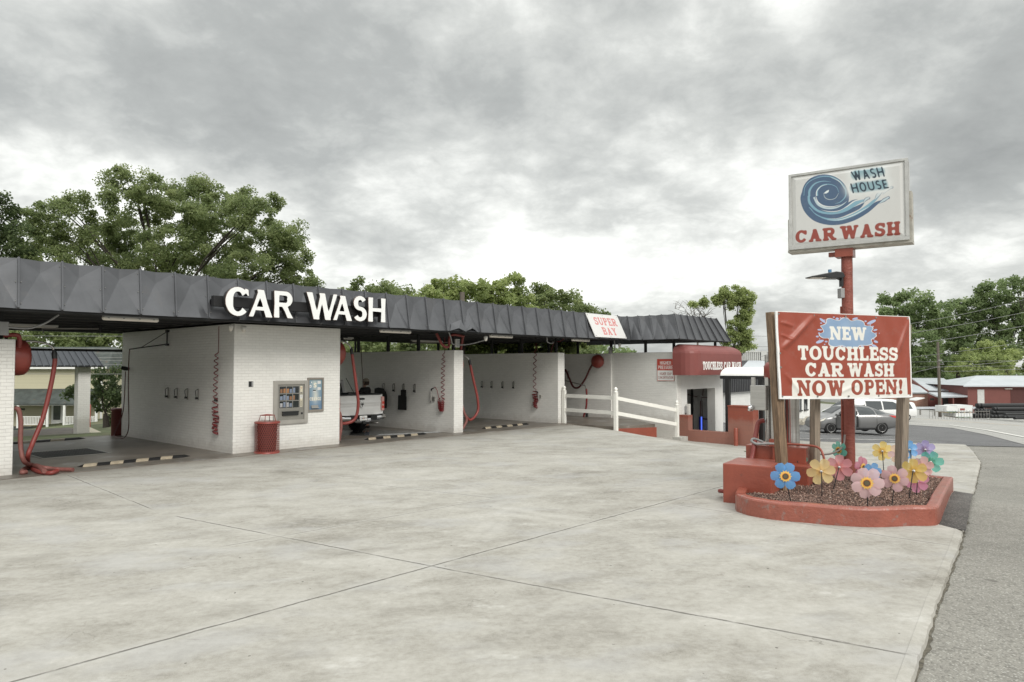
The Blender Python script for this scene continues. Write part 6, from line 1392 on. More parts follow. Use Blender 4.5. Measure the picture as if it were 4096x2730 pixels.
pinwheel('large yellow pinwheel seen from behind at the right front of the bed', (3655, 1885), (3633, 2002), 54, 'yellow', False, None, -.25, 0, .05)
pinwheel('salmon pinwheel peeping out behind the large yellow one', (3690, 1868), (3690, 1960), 44, 'salmon', False, 13.7, .1, 0, .3)
pinwheel('magenta pinwheel below and behind the large yellow one', (3668, 1926), (3665, 1982), 48, 'magenta', False, None, .1, 0, .15)
pinwheel('small blue pinwheel hidden behind the pale pink one', (3489, 1888), (3495, 1960), 38, 'blue', False, 13.6, .2, 0, .4)

# ------------------------------------------------------------------ vehicles
def make_wheel(parent, x, y, r_, wd, side, spokes=5, detail=True, loc=None):
    """wheel as a part, its tyre and rim as sub-parts; axis along y, side = outer side"""
    M = Matrix.Translation((x, y, r_)) @ Matrix.Rotation(R(-90)*side, 4, 'X')
    m = MB(); h = wd/2; ri = r_*.66
    m.lathe([(ri, -h), (r_*.93, -h), (r_, -h*.6), (r_, h*.6), (r_*.95, h*.95), (ri, h)], 28, 0, M); ty = m.build('wheel', TYRE, parent)
    if not detail: MB().lathe([(.02, h*.9), (ri*.98, h*.95), (ri, h*1.02)][::1], 16, 0, M).build('rim', ALLOY, ty); return ty
    m = MB(); m.lathe([(ri, h*.2), (ri*1.02, h*.98), (ri*.93, h*1.02), (ri*.90, h*.3)], 28, 0, M)
    for k in range(spokes):
        for dd in (-.16, .16):
            a = 2*math.pi*k/spokes; w1, w2 = .055*r_/.32, .035*r_/.32
            Mr = M @ Matrix.Rotation(a+dd*.9, 4, 'Z'); m.add([(.03, -w1*.6, h*.85), (ri*.92, -w1, h*.9), (ri*.92, w2, h*.9), (.03, w1*.6, h*.85), (.03, -w1*.6, h*.6), (ri*.92, -w1, h*.6), (ri*.92, w2, h*.6), (.03, w1*.6, h*.6)], [(0, 1, 2, 3), (0, 4, 5, 1), (2, 6, 7, 3), (1, 5, 6, 2)], 0, False, Mr)
    m.lathe([(.075, h*.6), (.075, h*.95), (.03, h)], 14, 0, M); m.build('rim', ALLOY, ty)
    MB().lathe([(.02, h*.1), (ri*.9, h*.12), (ri*.92, h*.2)], 20, 0, M).build('brake_disc', CHARCOAL, ty); return ty
class Car:
    def __init__(s, name, label, cat, st, paint, loc, head, group=None):
        s.o = thing(name, label, cat, loc, head, group); s.st = np.array(sorted(st), float); X = s.st[:, 0]; s.paint = paint
        s.x = np.linspace(X[0], X[-1], 46)
    def val(s, x, k): return float(np.interp(x, s.st[:, 0], s.st[:, k]))
    def sm(s, x, k): return (s.val(x-.05, k)+2*s.val(x, k)+s.val(x+.05, k))/4
    def body(s, arches=(), ar=.36, name='body'):
        m = MB(); rows = []
        for x in s.x:
            zb, zl, zr, w, wg = (s.sm(x, k) for k in range(1, 6))
            for ax in arches:                                         # wheel openings
                if abs(x-ax) < ar: zb = max(zb, math.sqrt(ar*ar-(x-ax)**2)+.0)
            h = zl-zb
            half = [(0, zb), (w*.80, zb), (w*.95, zb+.04), (w*.985, zb+h*.25), (w, zb+h*.55), (w*.985, zb+h*.85), (w*.955, zl), (wg+(w*.955-wg)*.5, zl+(zr-zl)*.5), (wg, zl+(zr-zl)*.86), (wg*.90, zl+(zr-zl)*.965), (wg*.6, zr), (0, zr+.008)]
            rows.append([(x, y, z) for y, z in half]+[(x, -y, z) for y, z in half[-2:0:-1]])
        n = len(rows[0])
        for i in range(len(rows)-1): m.add(rows[i]+rows[i+1], [(j, (j+1) % n, (j+1) % n+n, j+n) for j in range(n)], 0, True)
        m.add(rows[0], [tuple(range(n))], 0); m.add(rows[-1], [tuple(range(n-1, -1, -1))], 0)
        b = m.build(name, s.paint, s.o)
        bm = bmesh.new(); bm.from_mesh(b.data); bmesh.ops.remove_doubles(bm, verts=bm.verts, dist=1e-5); bmesh.ops.recalc_face_normals(bm, faces=bm.faces); bm.to_mesh(b.data); bm.free()
        for ax in arches:
            for sd in (1, -1):
                w = s.val(ax, 4); mm = MB(); P = [(ax+ar*math.cos(a), max(.23, ar*math.sin(a))) for a in np.linspace(.0, math.pi, 18)]
                mm.add([(x, sd*(w*.62), z) for x, z in P]+[(x, sd*w*.97, z) for x, z in P], [(i, i+1, i+19, i+18) for i in range(17)]); mm.add([(x, sd*w*.62, z) for x, z in P], [tuple(range(18))]); mm.build('wheel_arch', RUBBER, s.o)
        return b
    def side_y(s, x, z):
        zb, zl, zr, w, wg = (s.sm(x, k) for k in range(1, 6))
        if z < zl: return w*np.interp((z-zb)/max(.01, zl-zb), [0, .25, .55, .85, 1], [.95, .985, 1, .985, .955])
        t = (z-zl)/max(.01, zr-zl); return float(np.interp(t, [0, .5, .86, .965, 1], [w*.955, wg+(w*.955-wg)*.5, wg, wg*.9, wg*.6]))
    def panel(s, name, poly, mt, sides=(1, -1), off=.008, thick=0):
        out = []
        for sd in sides:
            C = np.mean(poly, 0); P = []
            for i, p in enumerate(poly):
                q = poly[(i+1) % len(poly)]
                for k in range(4): P.append((p[0]+(q[0]-p[0])*k/4, p[1]+(q[1]-p[1])*k/4))
            f = lambda x, z: (x, sd*(s.side_y(x, z)+off), z)
            vs = [f(*C)]+[f(C[0]+(p[0]-C[0])*.5, C[1]+(p[1]-C[1])*.5) for p in P]+[f(*p) for p in P]; n = len(P)
            fs = [(0, 1+i, 1+(i+1) % n) for i in range(n)]+[(1+i, 1+n+i, 1+n+(i+1) % n, 1+(i+1) % n) for i in range(n)]
            if sd < 0: fs = [t[::-1] for t in fs]
            m = MB(); m.add(vs, fs, 0, True); out.append(m.build(name, mt, s.o))
        return out
    def glass_top(s, name, xa, xb, k=.86, off=.01, mt=None):
        def fn(u, v):
            x = xa+(xb-xa)*u; wg, zr, zl = s.sm(x, 5), s.sm(x, 3), s.sm(x, 2); y = (v*2-1)*wg*k; a = abs(v*2-1)*k
            z = zl+(zr-zl)*float(np.interp(a, [0, .6, .9, 1], [1, 1, .965, .86])); return (x, y, z+off)
        m = MB(); m.grid(fn, 8, 8)
        return m.build(name, mt or GLASS_DARK, s.o)
def flat_part(name, pts, mt, parent, thick=.02, axis='x'):
    """pts lie in a plane across the given axis: (a, b, level)"""
    m = MB()
    lo = [Vector(p) for p in pts]; d = Vector({'x': (1, 0, 0), 'y': (0, 1, 0), 'z': (0, 0, 1)}[axis])*thick
    n = len(lo); m.add(lo+[p+d for p in lo], [tuple(range(n)), tuple(range(2*n-1, n-1, -1))]+[(i, i+n, (i+1) % n+n, (i+1) % n) for i in range(n)])
    b = m.build(name, mt, parent); bm = bmesh.new(); bm.from_mesh(b.data); bmesh.ops.recalc_face_normals(bm, faces=bm.faces); bm.to_mesh(b.data); bm.free(); return b
# grey saloon with its driver's door open
wf, wr = atg(3318, 1734), atg(3536, 1742); d = wf-wr; head = math.atan2(d.y, d.x); mid = (wf+wr)/2; nrm = Vector((-math.sin(head), math.cos(head), 0))
ctr = mid-nrm*.88
SED = [(-2.26, .42, .80, .86, .66, .52), (-2.18, .32, .90, .99, .80, .60), (-1.75, .24, .95, 1.07, .89, .60), (-1.35, .22, .955, 1.22, .91, .58), (-.85, .21, .955, 1.40, .91, .59), (-.35, .20, .945, 1.465, .91, .60), (.15, .20, .93, 1.455, .91, .60), (.55, .20, .915, 1.36, .91, .61), (.98, .2, .90, 1.13, .91, .66), (1.22, .21, .885, .985, .91, .74), (1.56, .22, .83, .90, .90, .74), (1.78, .24, .75, .80, .85, .66), (1.92, .28, .66, .71, .76, .55), (2.0, .36, .55, .60, .62, .45)]
cr = Car('grey_sedan', 'dark grey sedan parked side on behind the sign posts with its driver door open', 'car', SED, CAR_GREY, (ctr.x, ctr.y, hz(ctr.x, ctr.y)-.0), head)
WBX = (1.33, -1.32); cr.body(WBX, .365)
for wx in WBX:
    for sd in (1, -1): make_wheel(cr.o, wx, sd*.80, .325, .205, sd)
cr.panel('rear_window', [(-.15, .97), (-1.02, .985), (-.98, 1.20), (-.80, 1.335), (-.25, 1.40), (-.12, 1.40)], GLASS_CAR); cr.panel('quarter_window', [(-1.10, .985), (-1.62, 1.03), (-1.36, 1.15), (-1.03, 1.27)], GLASS_CAR); cr.panel('door_opening', [(.92, .40), (-.10, .34), (-.10, 1.40), (.20, 1.39), (.52, 1.29), (.92, 1.03)], RUBBER, (1,)); cr.panel('front_window', [(-.06, .96), (.98, .95), (.52, 1.28), (.2, 1.385), (-.06, 1.40)], GLASS_CAR, (-1,))
cr.glass_top('windscreen', 1.12, .46); cr.glass_top('rear_screen', -.95, -1.62)
cr.panel('tail_light', [(-2.20, .80), (-2.16, .93), (-1.72, .955), (-1.95, .85)], TAIL_RED, (1, -1), .012); cr.panel('headlight', [(1.91, .63), (1.84, .72), (1.58, .83), (1.70, .70)], LENS, (1, -1), .012)
cr.panel('side_skirt', [(1.0, .22), (1.0, .29), (-.98, .29), (-.98, .22)], CHARCOAL, (1, -1), .01); cr.panel('door_handle', [(-.80, .86), (-.98, .86), (-.98, .89), (-.80, .89)], CAR_GREY, (1, -1), .03)
for x in (1.0, -.16, -1.06): cr.panel('panel_gap', [(x, .30), (x+.016, .30), (x+.016, .93), (x, .93)], RUBBER, (1,), .004)
flat_part('number_plate', [(-2.285, -.26, .55), (-2.285, .26, .55), (-2.285, .26, .67), (-2.285, -.26, .67)], WHITE_PAINT, cr.o)
MB().lathe([(.02, -.06), (.075, -.03), (.08, .05), (.03, .09)], 10, 0, Matrix.Translation((.78, -.99, 1.0)) @ Matrix.Rotation(R(90), 4, 'X')).build('wing_mirror', CAR_GREY, cr.o)
dr = MB(); hx, hy = .98, .90; a = R(64); dv = Vector((-math.cos(a), math.sin(a), 0)); nv = Vector((math.sin(a), math.cos(a), 0))
def dp(u, z, o_): p = Vector((hx, hy, z))+dv*u+nv*o_; return tuple(p)
lowp = [(0, .34), (1.02, .30), (1.06, .6), (1.06, .95), (0, .92)]; n_ = len(lowp)
dr.add([dp(u, z, 0) for u, z in lowp]+[dp(u, z, .11) for u, z in lowp], [tuple(range(n_)), tuple(range(2*n_-1, n_-1, -1))]+[(i, (i+1) % n_, (i+1) % n_+n_, i+n_) for i in range(n_)])
for (u0, z0), (u1, z1) in (((.0, .92), (.46, 1.28)), ((.46, 1.28), (1.02, 1.39)), ((1.02, 1.39), (1.06, .95))): dr.tube([dp(u0, z0, .05), dp(u1, z1, .05)], .03, 6)
door = dr.build('driver_door', CAR_GREY, cr.o)
flat = MB(); flat.add([dp(u, z, -.012) for u, z in ((.06, .36), (.98, .34), (1.02, .9), (.06, .88))], [(0, 1, 2, 3)]); flat.add([dp(u, z, -.03) for u, z in ((.4, .5), (.9, .48), (.92, .62), (.4, .64))], [(0, 1, 2, 3)], 1); flat.build('door_lining', [pbr('door_trim_dark', (.05, .055, .06), .7), pbr('door_trim_tan', (.33, .27, .2), .7)], door)
gl = MB(); gl.add([dp(u, z, .05) for u, z in ((.05, .95), (1.03, .95), (1.0, 1.37), (.47, 1.27))], [(0, 1, 2, 3)]); gl.build('window', GLASS_CAR, door)
MB().tube([dp(.12, 1.0, .12), dp(.12, 1.0, .27)], [.08, .065], 9).build('wing_mirror', CAR_GREY, door)
# white minivan
vx = aty(3432, 1600, 48.2); VAN = [(-2.58, .45, .98, 1.45, .84, .62), (-2.5, .34, 1.02, 1.66, .95, .68), (-2.2, .28, 1.03, 1.73, .99, .72), (-1.2, .26, 1.03, 1.77, 1.0, .74), (0, .25, 1.02, 1.77, 1.0, .74), (.7, .25, 1.01, 1.70, 1.0, .73), (1.2, .25, 1.0, 1.46, .99, .72), (1.68, .26, .98, 1.12, .98, .78), (2.1, .28, .88, .97, .94, .74), (2.4, .3, .72, .80, .84, .62), (2.56, .36, .60, .66, .66, .5)]
vn = Car('white_minivan', 'white minivan with dark windows parked behind the grey sedan', 'van', VAN, CAR_WHITE, (vx.x, vx.y, hz(vx.x, vx.y)), head+R(4)); vn.body((1.62, -1.45), .40)
for wx in (1.62, -1.45):
    for sd in (1, -1): make_wheel(vn.o, wx, sd*.86, .35, .22, sd)
vn.panel('front_window', [(.05, 1.06), (1.42, 1.06), (.92, 1.50), (.62, 1.60), (.05, 1.63)], GLASS_CAR); vn.panel('sliding_door_window', [(-.03, 1.06), (-1.12, 1.07), (-1.12, 1.63), (-.03, 1.64)], GLASS_CAR); vn.panel('rear_window', [(-1.22, 1.07), (-2.38, 1.09), (-2.22, 1.45), (-1.98, 1.58), (-1.22, 1.63)], GLASS_CAR)
vn.glass_top('windscreen', 1.6, .8); vn.panel('tail_light', [(-2.54, .92), (-2.52, 1.12), (-2.36, 1.14), (-2.32, .94)], TAIL_RED, (1, -1), .014); vn.panel('bumper', [(2.5, .36), (2.42, .68), (2.1, .70), (2.0, .40)], CHARCOAL, (1, -1), .014); vn.panel('headlight', [(2.46, .66), (2.3, .78), (2.02, .84), (2.2, .70)], LENS, (1, -1), .016)
MB().lathe([(.02, -.07), (.09, -.04), (.1, .06), (.03, .1)], 10, 0, Matrix.Translation((1.22, 1.05, 1.10)) @ Matrix.Rotation(R(90), 4, 'X')).build('wing_mirror', CHARCOAL, vn.o)
for x in (-.0, -1.17): vn.panel('panel_gap', [(x, .35), (x+.018, .35), (x+.018, 1.03), (x, 1.03)], PLASTIC_GREY, (1,), .004)
# estate behind the van with its tailgate lifted
px = aty(3588, 1625, 62); SUV = [(-2.3, .45, .95, 1.2, .8, .6), (-2.2, .35, 1.0, 1.58, .9, .62), (-1.0, .28, 1.0, 1.72, .93, .66), (.3, .28, .98, 1.68, .93, .66), (.9, .3, .96, 1.3, .92, .68), (1.2, .3, .94, 1.04, .9, .74), (2.0, .32, .8, .88, .84, .64), (2.25, .4, .62, .7, .66, .5)]
sv = Car('pale_suv', 'pale SUV with raised tailgate half hidden behind the white minivan', 'car', SUV, CAR_WHITE, (px.x-1.0, px.y, hz(px.x, px.y)), head); sv.body((1.4, -1.35), .38)
for wx in (1.4, -1.35):
    for sd in (1, -1): make_wheel(sv.o, wx, sd*.8, .34, .22, sd, 5, False)
sv.panel('side_window', [(-1.9, 1.04), (.85, 1.02), (.4, 1.55), (-1.7, 1.58)], GLASS_CAR); flat_part('tailgate', [(-2.25, -.7, 1.72), (-3.1, -.6, 1.92), (-3.1, .6, 1.92), (-2.25, .7, 1.72)], CAR_WHITE, sv.o, .06, 'z')
# far pickups across the highway
def far_pickup(lab, pxy, ang, paint):
    P = atg(*pxy); t = thing('pickup_truck', lab, 'pickup truck', tuple(P), ang, 'white pickup trucks across the highway')
    m = MB(); m.prism([(-2.8, -.95), (2.75, -.95), (2.75, .95), (-2.8, .95)], .55, 1.08); m.build('body', paint, t, bevel=.08)
    m = MB(); sec = [(-.55, 1.08), (1.15, 1.08), (.65, 1.82), (-.45, 1.84)]
    m.add([(x, -.86, z) for x, z in sec]+[(x, .86, z) for x, z in sec], [(0, 1, 2, 3), (7, 6, 5, 4), (0, 4, 5, 1), (1, 5, 6, 2), (2, 6, 7, 3), (3, 7, 4, 0)]); m.build('cab', paint, t, bevel=.07)
    m = MB(); m.add([(-.56, -.72, 1.2), (-.56, .72, 1.2), (-.50, .68, 1.7), (-.50, -.68, 1.7)], [(0, 1, 2, 3)]); m.build('rear_window', GLASS_DARK, t)
    for sd in (-1, 1): m = MB(); m.add([(-.4, sd*.875, 1.15), (.95, sd*.875, 1.15), (.6, sd*.875, 1.72), (-.35, sd*.875, 1.72)], [(0, 1, 2, 3)]); m.build('side_window', GLASS_DARK, t); MB().cbox((-2.81, sd*.85, .93), (.06, .14, .3)).build('tail_light', TAIL_RED, t)
    m = MB(); m.box((-2.7, -.82, 1.05), (-.65, .82, 1.085)); m.build('bed_liner', RUBBER, t); MB().box((-2.95, -.95, .52), (-2.8, .95, .72)).build('bumper', CHROME, t, bevel=.02)
    for wx in (1.75, -1.75):
        for sd in (-1, 1): make_wheel(t, wx, sd*.84, .40, .26, sd, 5, False)
    return t
far_pickup('older white pickup truck at the left of the two across the highway', (3680, 1634), R(150), CAR_WHITE); far_pickup('white pickup truck parked close to the utility pole', (3727, 1635), R(118), CAR_WHITE)

# the pickup standing in the second bay (local: x to its right, y forward, origin on the floor under the tailgate)
ts = on_t(1444, 1620, 1.95)[0]
tk = at_b('silver_pickup', 'silver white pickup truck backed in the second bay with chrome bumper and red taillights', 'pickup truck', ts, 1.95, .013)
HWT = .98
bs = MB()
for sd in (-1, 1):
    sec = [(.80, .66), (.97, .62), (1.0, .80), (1.0, 1.12), (.965, 1.28), (.955, 1.40), (.90, 1.405), (.82, 1.38), (.82, .8)]
    ys = [0.03, .2, .8, 1.9, 2.0]; rows = [[(sd*x, y, z) for x, z in sec] for y in ys]; n = len(sec)
    m = MB()
    for i in range(len(rows)-1): m.add(rows[i]+rows[i+1], [(j, (j+1) % n, (j+1) % n+n, j+n) for j in range(n)], 0, True)
    m.add(rows[0], [tuple(range(n))]); m.add(rows[-1], [tuple(range(n))]); o = m.build('bed_side', CAR_SILVER, tk)
    bm = bmesh.new(); bm.from_mesh(o.data); bmesh.ops.recalc_face_normals(bm, faces=bm.faces); bm.to_mesh(o.data); bm.free()
    MB().box((sd*.885-.06, .0, 1.405), (sd*.885+.06, 2.0, 1.43)).build('bed_rail', CHARCOAL, tk, bevel=.008)
    tl = MB().box((min(sd*.885, sd*1.008), -.035, .82), (max(sd*.885, sd*1.008), .16, 1.32)).build('tail_light', pbr('truck_light_lens', (.55, .30, .27), .15, var=0), tk, bevel=.02)
    for z in (.95, 1.10): MB().box((min(sd*.90, sd*1.0), -.041, z-.045), (max(sd*.90, sd*1.0), -.036, z+.045)).build('red_lens', TAIL_RED, tl)
# tailgate with pressed lines
def tgf(u, v):
    x = -.875+1.75*u; z = .70+.70*v; dz = .0
    y = -.01-.018*math.exp(-((v-.62)/.05)**2)+.012*math.exp(-((v-.40)/.05)**2)-.015*(v > .9)*(v-.9)*10+.02*((u*2-1)**6)
    return (x, y, z)
m = MB(); m.grid(tgf, 24, 30); m.box((-.87, .03, .70), (.87, .07, 1.39)); tg = m.build('tailgate', CAR_SILVER, tk)
MB().box((-.86, -.035, 1.385), (.86, .08, 1.425)).build('tailgate_cap', CHARCOAL, tg, bevel=.01)
MB().box((-.17, -.06, 1.235), (.12, -.0, 1.295)).build('handle', BLACK_METAL, tg, bevel=.015)
em = MB(); sh = [(-.085, .10), (-.07, .125), (.07, .125), (.085, .10), (.075, -.02), (.045, -.09), (0, -.125), (-.045, -.09), (-.075, -.02)]
em.add([(x, -.075, 1.07+z) for x, z in sh]+[(x, -.02, 1.07+z) for x, z in sh], [tuple(range(9)), tuple(range(17, 8, -1))]+[(i, i+9, (i+1) % 9+9, (i+1) % 9) for i in range(9)]); emo = em.build('emblem', ALLOY, tg)
m = MB()
for sd in (-1, 1): m.tube([(sd*.02, -.078, 1.13), (sd*.05, -.078, 1.12), (sd*.055, -.078, 1.06), (sd*.03, -.078, 1.045), (sd*.025, -.078, 1.08)], .009, 6)
m.add([(-.018, -.079, 1.12), (.018, -.079, 1.12), (.012, -.079, .99), (-.012, -.079, .99)], [(3, 2, 1, 0)]); m.build('emblem_relief', BLACK_METAL, emo)
MB().box((-.82, .06, .72), (.82, 1.98, .76)).build('bed_floor', RUBBER, tk); MB().box((-.82, 1.92, .72), (.82, 2.0, 1.42)).build('bed_front', CHARCOAL, tk)
bp_ = MB()
def bpf(u, v):
    x = -1.02+2.04*u; a = abs(x); drop = .05 if a < .30 else 0; cz = .50+.20*v
    y = -.20+.10*max(0, (a-.72)/.3)**2+.05*(v-.5)**2*4; z = cz-(.07*(1-min(1, max(0, (a-.28)/.14))))+.03*max(0, (a-.6)/.4)
    return (x, y, z)
bp_.grid(bpf, 30, 8); bp_.grid(lambda u, v: (bpf(u, 1)[0], bpf(u, 1)[1]+.2*v, bpf(u, 1)[2]), 30, 2); bp_.grid(lambda u, v: (bpf(u, 0)[0], bpf(u, 0)[1]+.15*v, bpf(u, 0)[2]), 30, 2); bo = bp_.build('rear_bumper', CHROME, tk)
MB().box((-.80, -.19, .655), (.80, -.02, .70)).build('step_pad', RUBBER, bo)
for sd in (-1, 1): MB().box((sd*.42-.13, -.213, .52), (sd*.42+.13, -.205, .66)).build('bumper_recess', BLACK_METAL, bo)
cv = Canvas(.31, .16, 600, (.80, .80, .77)); cv.text('CXM3831', 'sans', .015, .03, .295, .105, (.05, .06, .12)); cv.text('GEORGIA', 'sans', .09, .125, .22, .15, (.2, .22, .3)); cv.ell(.155, .07, .03, .03, (.75, .5, .32)); cv.text('CXM3831', 'sans', .015, .03, .295, .105, (.05, .06, .12))
cv.build('number_plate', PAINTED, lambda X, Y: (X-.215, Y*0-.232, Y+.525), tk)
MB().box((-.235, -.228, .51), (.115, -.2, .70)).build('plate_holder', BLACK_METAL, tk)
m = MB(); m.tube([(-.95, 1.35, .42), (.95, 1.35, .42)], .07, 10); m.lathe([(.05, -.2), (.19, -.1), (.2, .1), (.05, .2)], 14, 0, Matrix.Translation((0, 1.35, .42)) @ Matrix.Rotation(R(90), 4, 'X')); m.build('rear_axle', BLACK_METAL, tk)
m = MB(); m.box((-.06, -.22, .40), (.06, .5, .48)); m.build('tow_hitch', CHARCOAL, tk); MB().tube([(.45, .9, .40), (.52, .1, .39), (.72, -.05, .38)], .04, 10).build('exhaust_pipe', GREY_STEEL, tk)
MB().box((-.75, .1, .5), (.75, 5.2, .66)).build('chassis', BLACK_METAL, tk)
m = MB(); m.box((-.98, 2.03, .55), (.98, 5.6, 1.12)); sec = [(2.1, 1.12), (4.3, 1.12), (3.85, 1.86), (2.25, 1.90)]; m.add([(-.86, y, z) for y, z in sec]+[(.86, y, z) for y, z in sec], [(3, 2, 1, 0), (4, 5, 6, 7), (0, 1, 5, 4), (1, 2, 6, 5), (2, 3, 7, 6), (3, 0, 4, 7)]); m.build('cab', CAR_SILVER, tk, bevel=.05)
m = MB(); m.add([(-.74, 2.10, 1.25), (.74, 2.10, 1.25), (.70, 2.215, 1.78), (-.70, 2.215, 1.78)], [(0, 1, 2, 3)]); m.build('rear_window', GLASS_DARK, tk)
for y in (1.35, 4.7):
    for sd in (-1, 1):
        piv = bpy.data.objects.new('wheel', None)
        bpy.data.objects.remove(piv)
        M = Matrix.Translation((sd*.83, y, .40)) @ Matrix.Rotation(R(90)*sd, 4, 'Y'); m = MB(); h = .145
        m.lathe([(.25, -h), (.37, -h), (.40, -h*.6), (.40, h*.6), (.37, h), (.25, h)], 30, 0, M)
        for q in range(30):
            a = 2*math.pi*q/30; m.box((.385, -.018, -h*.95), (.412, .018, -h*.1), 0, M @ Matrix.Rotation(a, 4, 'Z')); m.box((.385, -.018, h*.1), (.412, .018, h*.95), 0, M @ Matrix.Rotation(a+.1, 4, 'Z'))
        wv = m.build('wheel', TYRE, tk); MB().lathe([(.03, h*.7), (.24, h*.8), (.25, h)], 20, 0, M).build('rim', ALLOY, wv)
# the man rinsing the truck
ph = aty(1464, 1521, 28.2); fz = .013; hs_t = (ph.z-fz)
per = thing('person', 'man in a cap and black t-shirt spraying behind the pickup with a wand', 'person', (ph.x, ph.y, fz), BROT+R(180))
def person_build(o, H):
    k = H/1.86; J = {}
    pts = [('pel', (0, 0, .98), .150), ('spi', (0, .01, 1.14), .142), ('che', (0, .02, 1.34), .165), ('nec', (0, .03, 1.52), .075), ('hd0', (0, .01, 1.62), .085), ('hd1', (0, .0, 1.72), .105), ('hd2', (0, .015, 1.80), .085),
           ('lsh', (.19, .03, 1.45), .075), ('lel', (.27, .14, 1.20), .055), ('lwr', (.20, .38, 1.22), .036), ('lha', (.17, .45, 1.24), .04), ('rsh', (-.19, .03, 1.45), .075), ('rel', (-.30, .10, 1.18), .055), ('rwr', (-.12, .30, 1.10), .036), ('rha', (-.06, .36, 1.12), .04),
           ('lhi', (.10, 0, .93), .115), ('lkn', (.13, .05, .50), .075), ('lan', (.13, 0, .09), .05), ('lto', (.14, .17, .04), .045), ('rhi', (-.10, 0, .93), .115), ('rkn', (-.14, .0, .50), .075), ('ran', (-.16, -.08, .09), .05), ('rto', (-.18, .09, .04), .045)]
    ed = 'pel-spi spi-che che-nec nec-hd0 hd0-hd1 hd1-hd2 che-lsh lsh-lel lel-lwr lwr-lha che-rsh rsh-rel rel-rwr rwr-rha pel-lhi lhi-lkn lkn-lan lan-lto pel-rhi rhi-rkn rkn-ran ran-rto'.split()
    ix = {n: i for i, (n, _, _) in enumerate(pts)}
    def skin(name, V, E, rad, mt, root=0, sub=2):
        me = bpy.data.meshes.new(name); me.from_pydata([tuple(c*k for c in v) for v in V], E, []); ob = bpy.data.objects.new(name, me); COL.objects.link(ob); ob.parent = o
        mo = ob.modifiers.new('skin', 'SKIN'); mo.use_smooth_shade = True
        for i, r_ in enumerate(rad): sv_ = me.skin_vertices[0].data[i]; sv_.radius = (r_*k, r_*k); sv_.use_root = (i == root)
        ss = ob.modifiers.new('sub', 'SUBSURF'); ss.levels = sub; ss.render_levels = sub; me.materials.append(mt); return ob
    skin('body', [p for _, p, _ in pts], [(ix[a], ix[b]) for a, b in (e.split('-') for e in ed)], [r_ for *_, r_ in pts], SKIN)
    skin('t_shirt', [(0, .01, .95), (0, .02, 1.14), (0, .025, 1.34), (0, .03, 1.47), (.19, .03, 1.455), (.25, .11, 1.30), (-.19, .03, 1.455), (-.27, .08, 1.28)], [(0, 1), (1, 2), (2, 3), (2, 4), (4, 5), (2, 6), (6, 7)], [.175, .165, .185, .10, .093, .080, .093, .080], DARK_CLOTH)
    skin('jeans', [(0, 0, .97), (.10, 0, .88), (.13, .05, .50), (.13, 0, .12), (-.10, 0, .88), (-.14, 0, .50), (-.16, -.08, .12)], [(0, 1), (1, 2), (2, 3), (0, 4), (4, 5), (5, 6)], [.165, .13, .095, .075, .13, .095, .075], JEANS)
    for sx in (1, -1):
        bx = [ix['lha'], ix['rha']][0 if sx > 0 else 1]; hp_ = pts[bx][1]
        for q in range(4): c = Vector(hp_); skin('finger', [tuple(c), tuple(c+Vector((-.02*sx+.0, .035, .025-.018*q))), tuple(c+Vector((-.045*sx, .03, .02-.018*q)))], [(0, 1), (1, 2)], [.012, .010, .008], SKIN, 0, 1)
        skin('thumb', [tuple(hp_), tuple(Vector(hp_)+Vector((-.01*sx, .0, .05)))], [(0, 1)], [.013, .010], SKIN, 0, 1)
    m = MB(); m.lathe([(.117, 1.745), (.119, 1.79), (.10, 1.84), (.05, 1.865), (.005, 1.87)], 20, 0, Matrix.Scale(k, 4)); m.add([tuple(Vector((x, y, z))*k) for x, y, z in [(-.09, .09, 1.75), (.09, .09, 1.75), (.07, .19, 1.735), (0, .215, 1.735), (-.07, .19, 1.735)]], [(0, 1, 2, 3, 4)]); m.build('cap', CAP, o)
    m = MB(); m.lathe([(.005, -.02), (.012, 0), (.003, .02)], 8, 0, Matrix.Translation((0, .112*k, 1.685*k)) @ Matrix.Rotation(R(-90), 4, 'X')); m.build('nose', SKIN, o)
    m = MB(); 
    for sx in (-1, 1): m.lathe([(.003, -.008), (.010, 0), (.003, .008)], 8, 0, Matrix.Translation((sx*.036*k, .098*k, 1.715*k)))
    m.build('eyes', BLACK_METAL, o); m = MB(); m.tube([(-.03*k, .098*k, 1.645*k), (0, .105*k, 1.642*k), (.03*k, .098*k, 1.645*k)], .005, 6); m.build('mouth', pbr('lips', (.33, .15, .13), .5), o)
    for sx in (-1, 1): MB().lathe([(.01, -.03), (.022, 0), (.01, .03)], 8, 0, Matrix.Translation((sx*.108*k, .0, 1.70*k))).build('ear', SKIN, o)
    m = MB(); m.lathe([(.09, 1.62), (.112, 1.68), (.112, 1.75)], 18, 0, Matrix.Translation((0, -.018, 0)) @ Matrix.Scale(k, 4)); m.build('hair', HAIR, o)
    for sx, e in ((1, 'lto'), (-1, 'rto')): p = pts[ix[e]][1]; m = MB(); m.tube([(p[0]*k, (p[1]-.22)*k, .05), (p[0]*k, (p[1]-.08)*k, .055), (p[0]*k, (p[1]+.07)*k, .035)], [.05, .055, .04], 10); m.build('shoe', RUBBER, o)
person_build(per, hs_t*1.0+.06)
per.rotation_euler = (0, 0, R(62))
bpy.context.view_layer.update()
Mw = per.matrix_world if False else Matrix.Translation(per.location) @ Matrix.Rotation(R(62), 4, 'Z')
h1 = Mw @ Vector((.17, .46, 1.25)); h2 = Mw @ Vector((-.06, .38, 1.12)); wdv = (h1-h2).normalized()
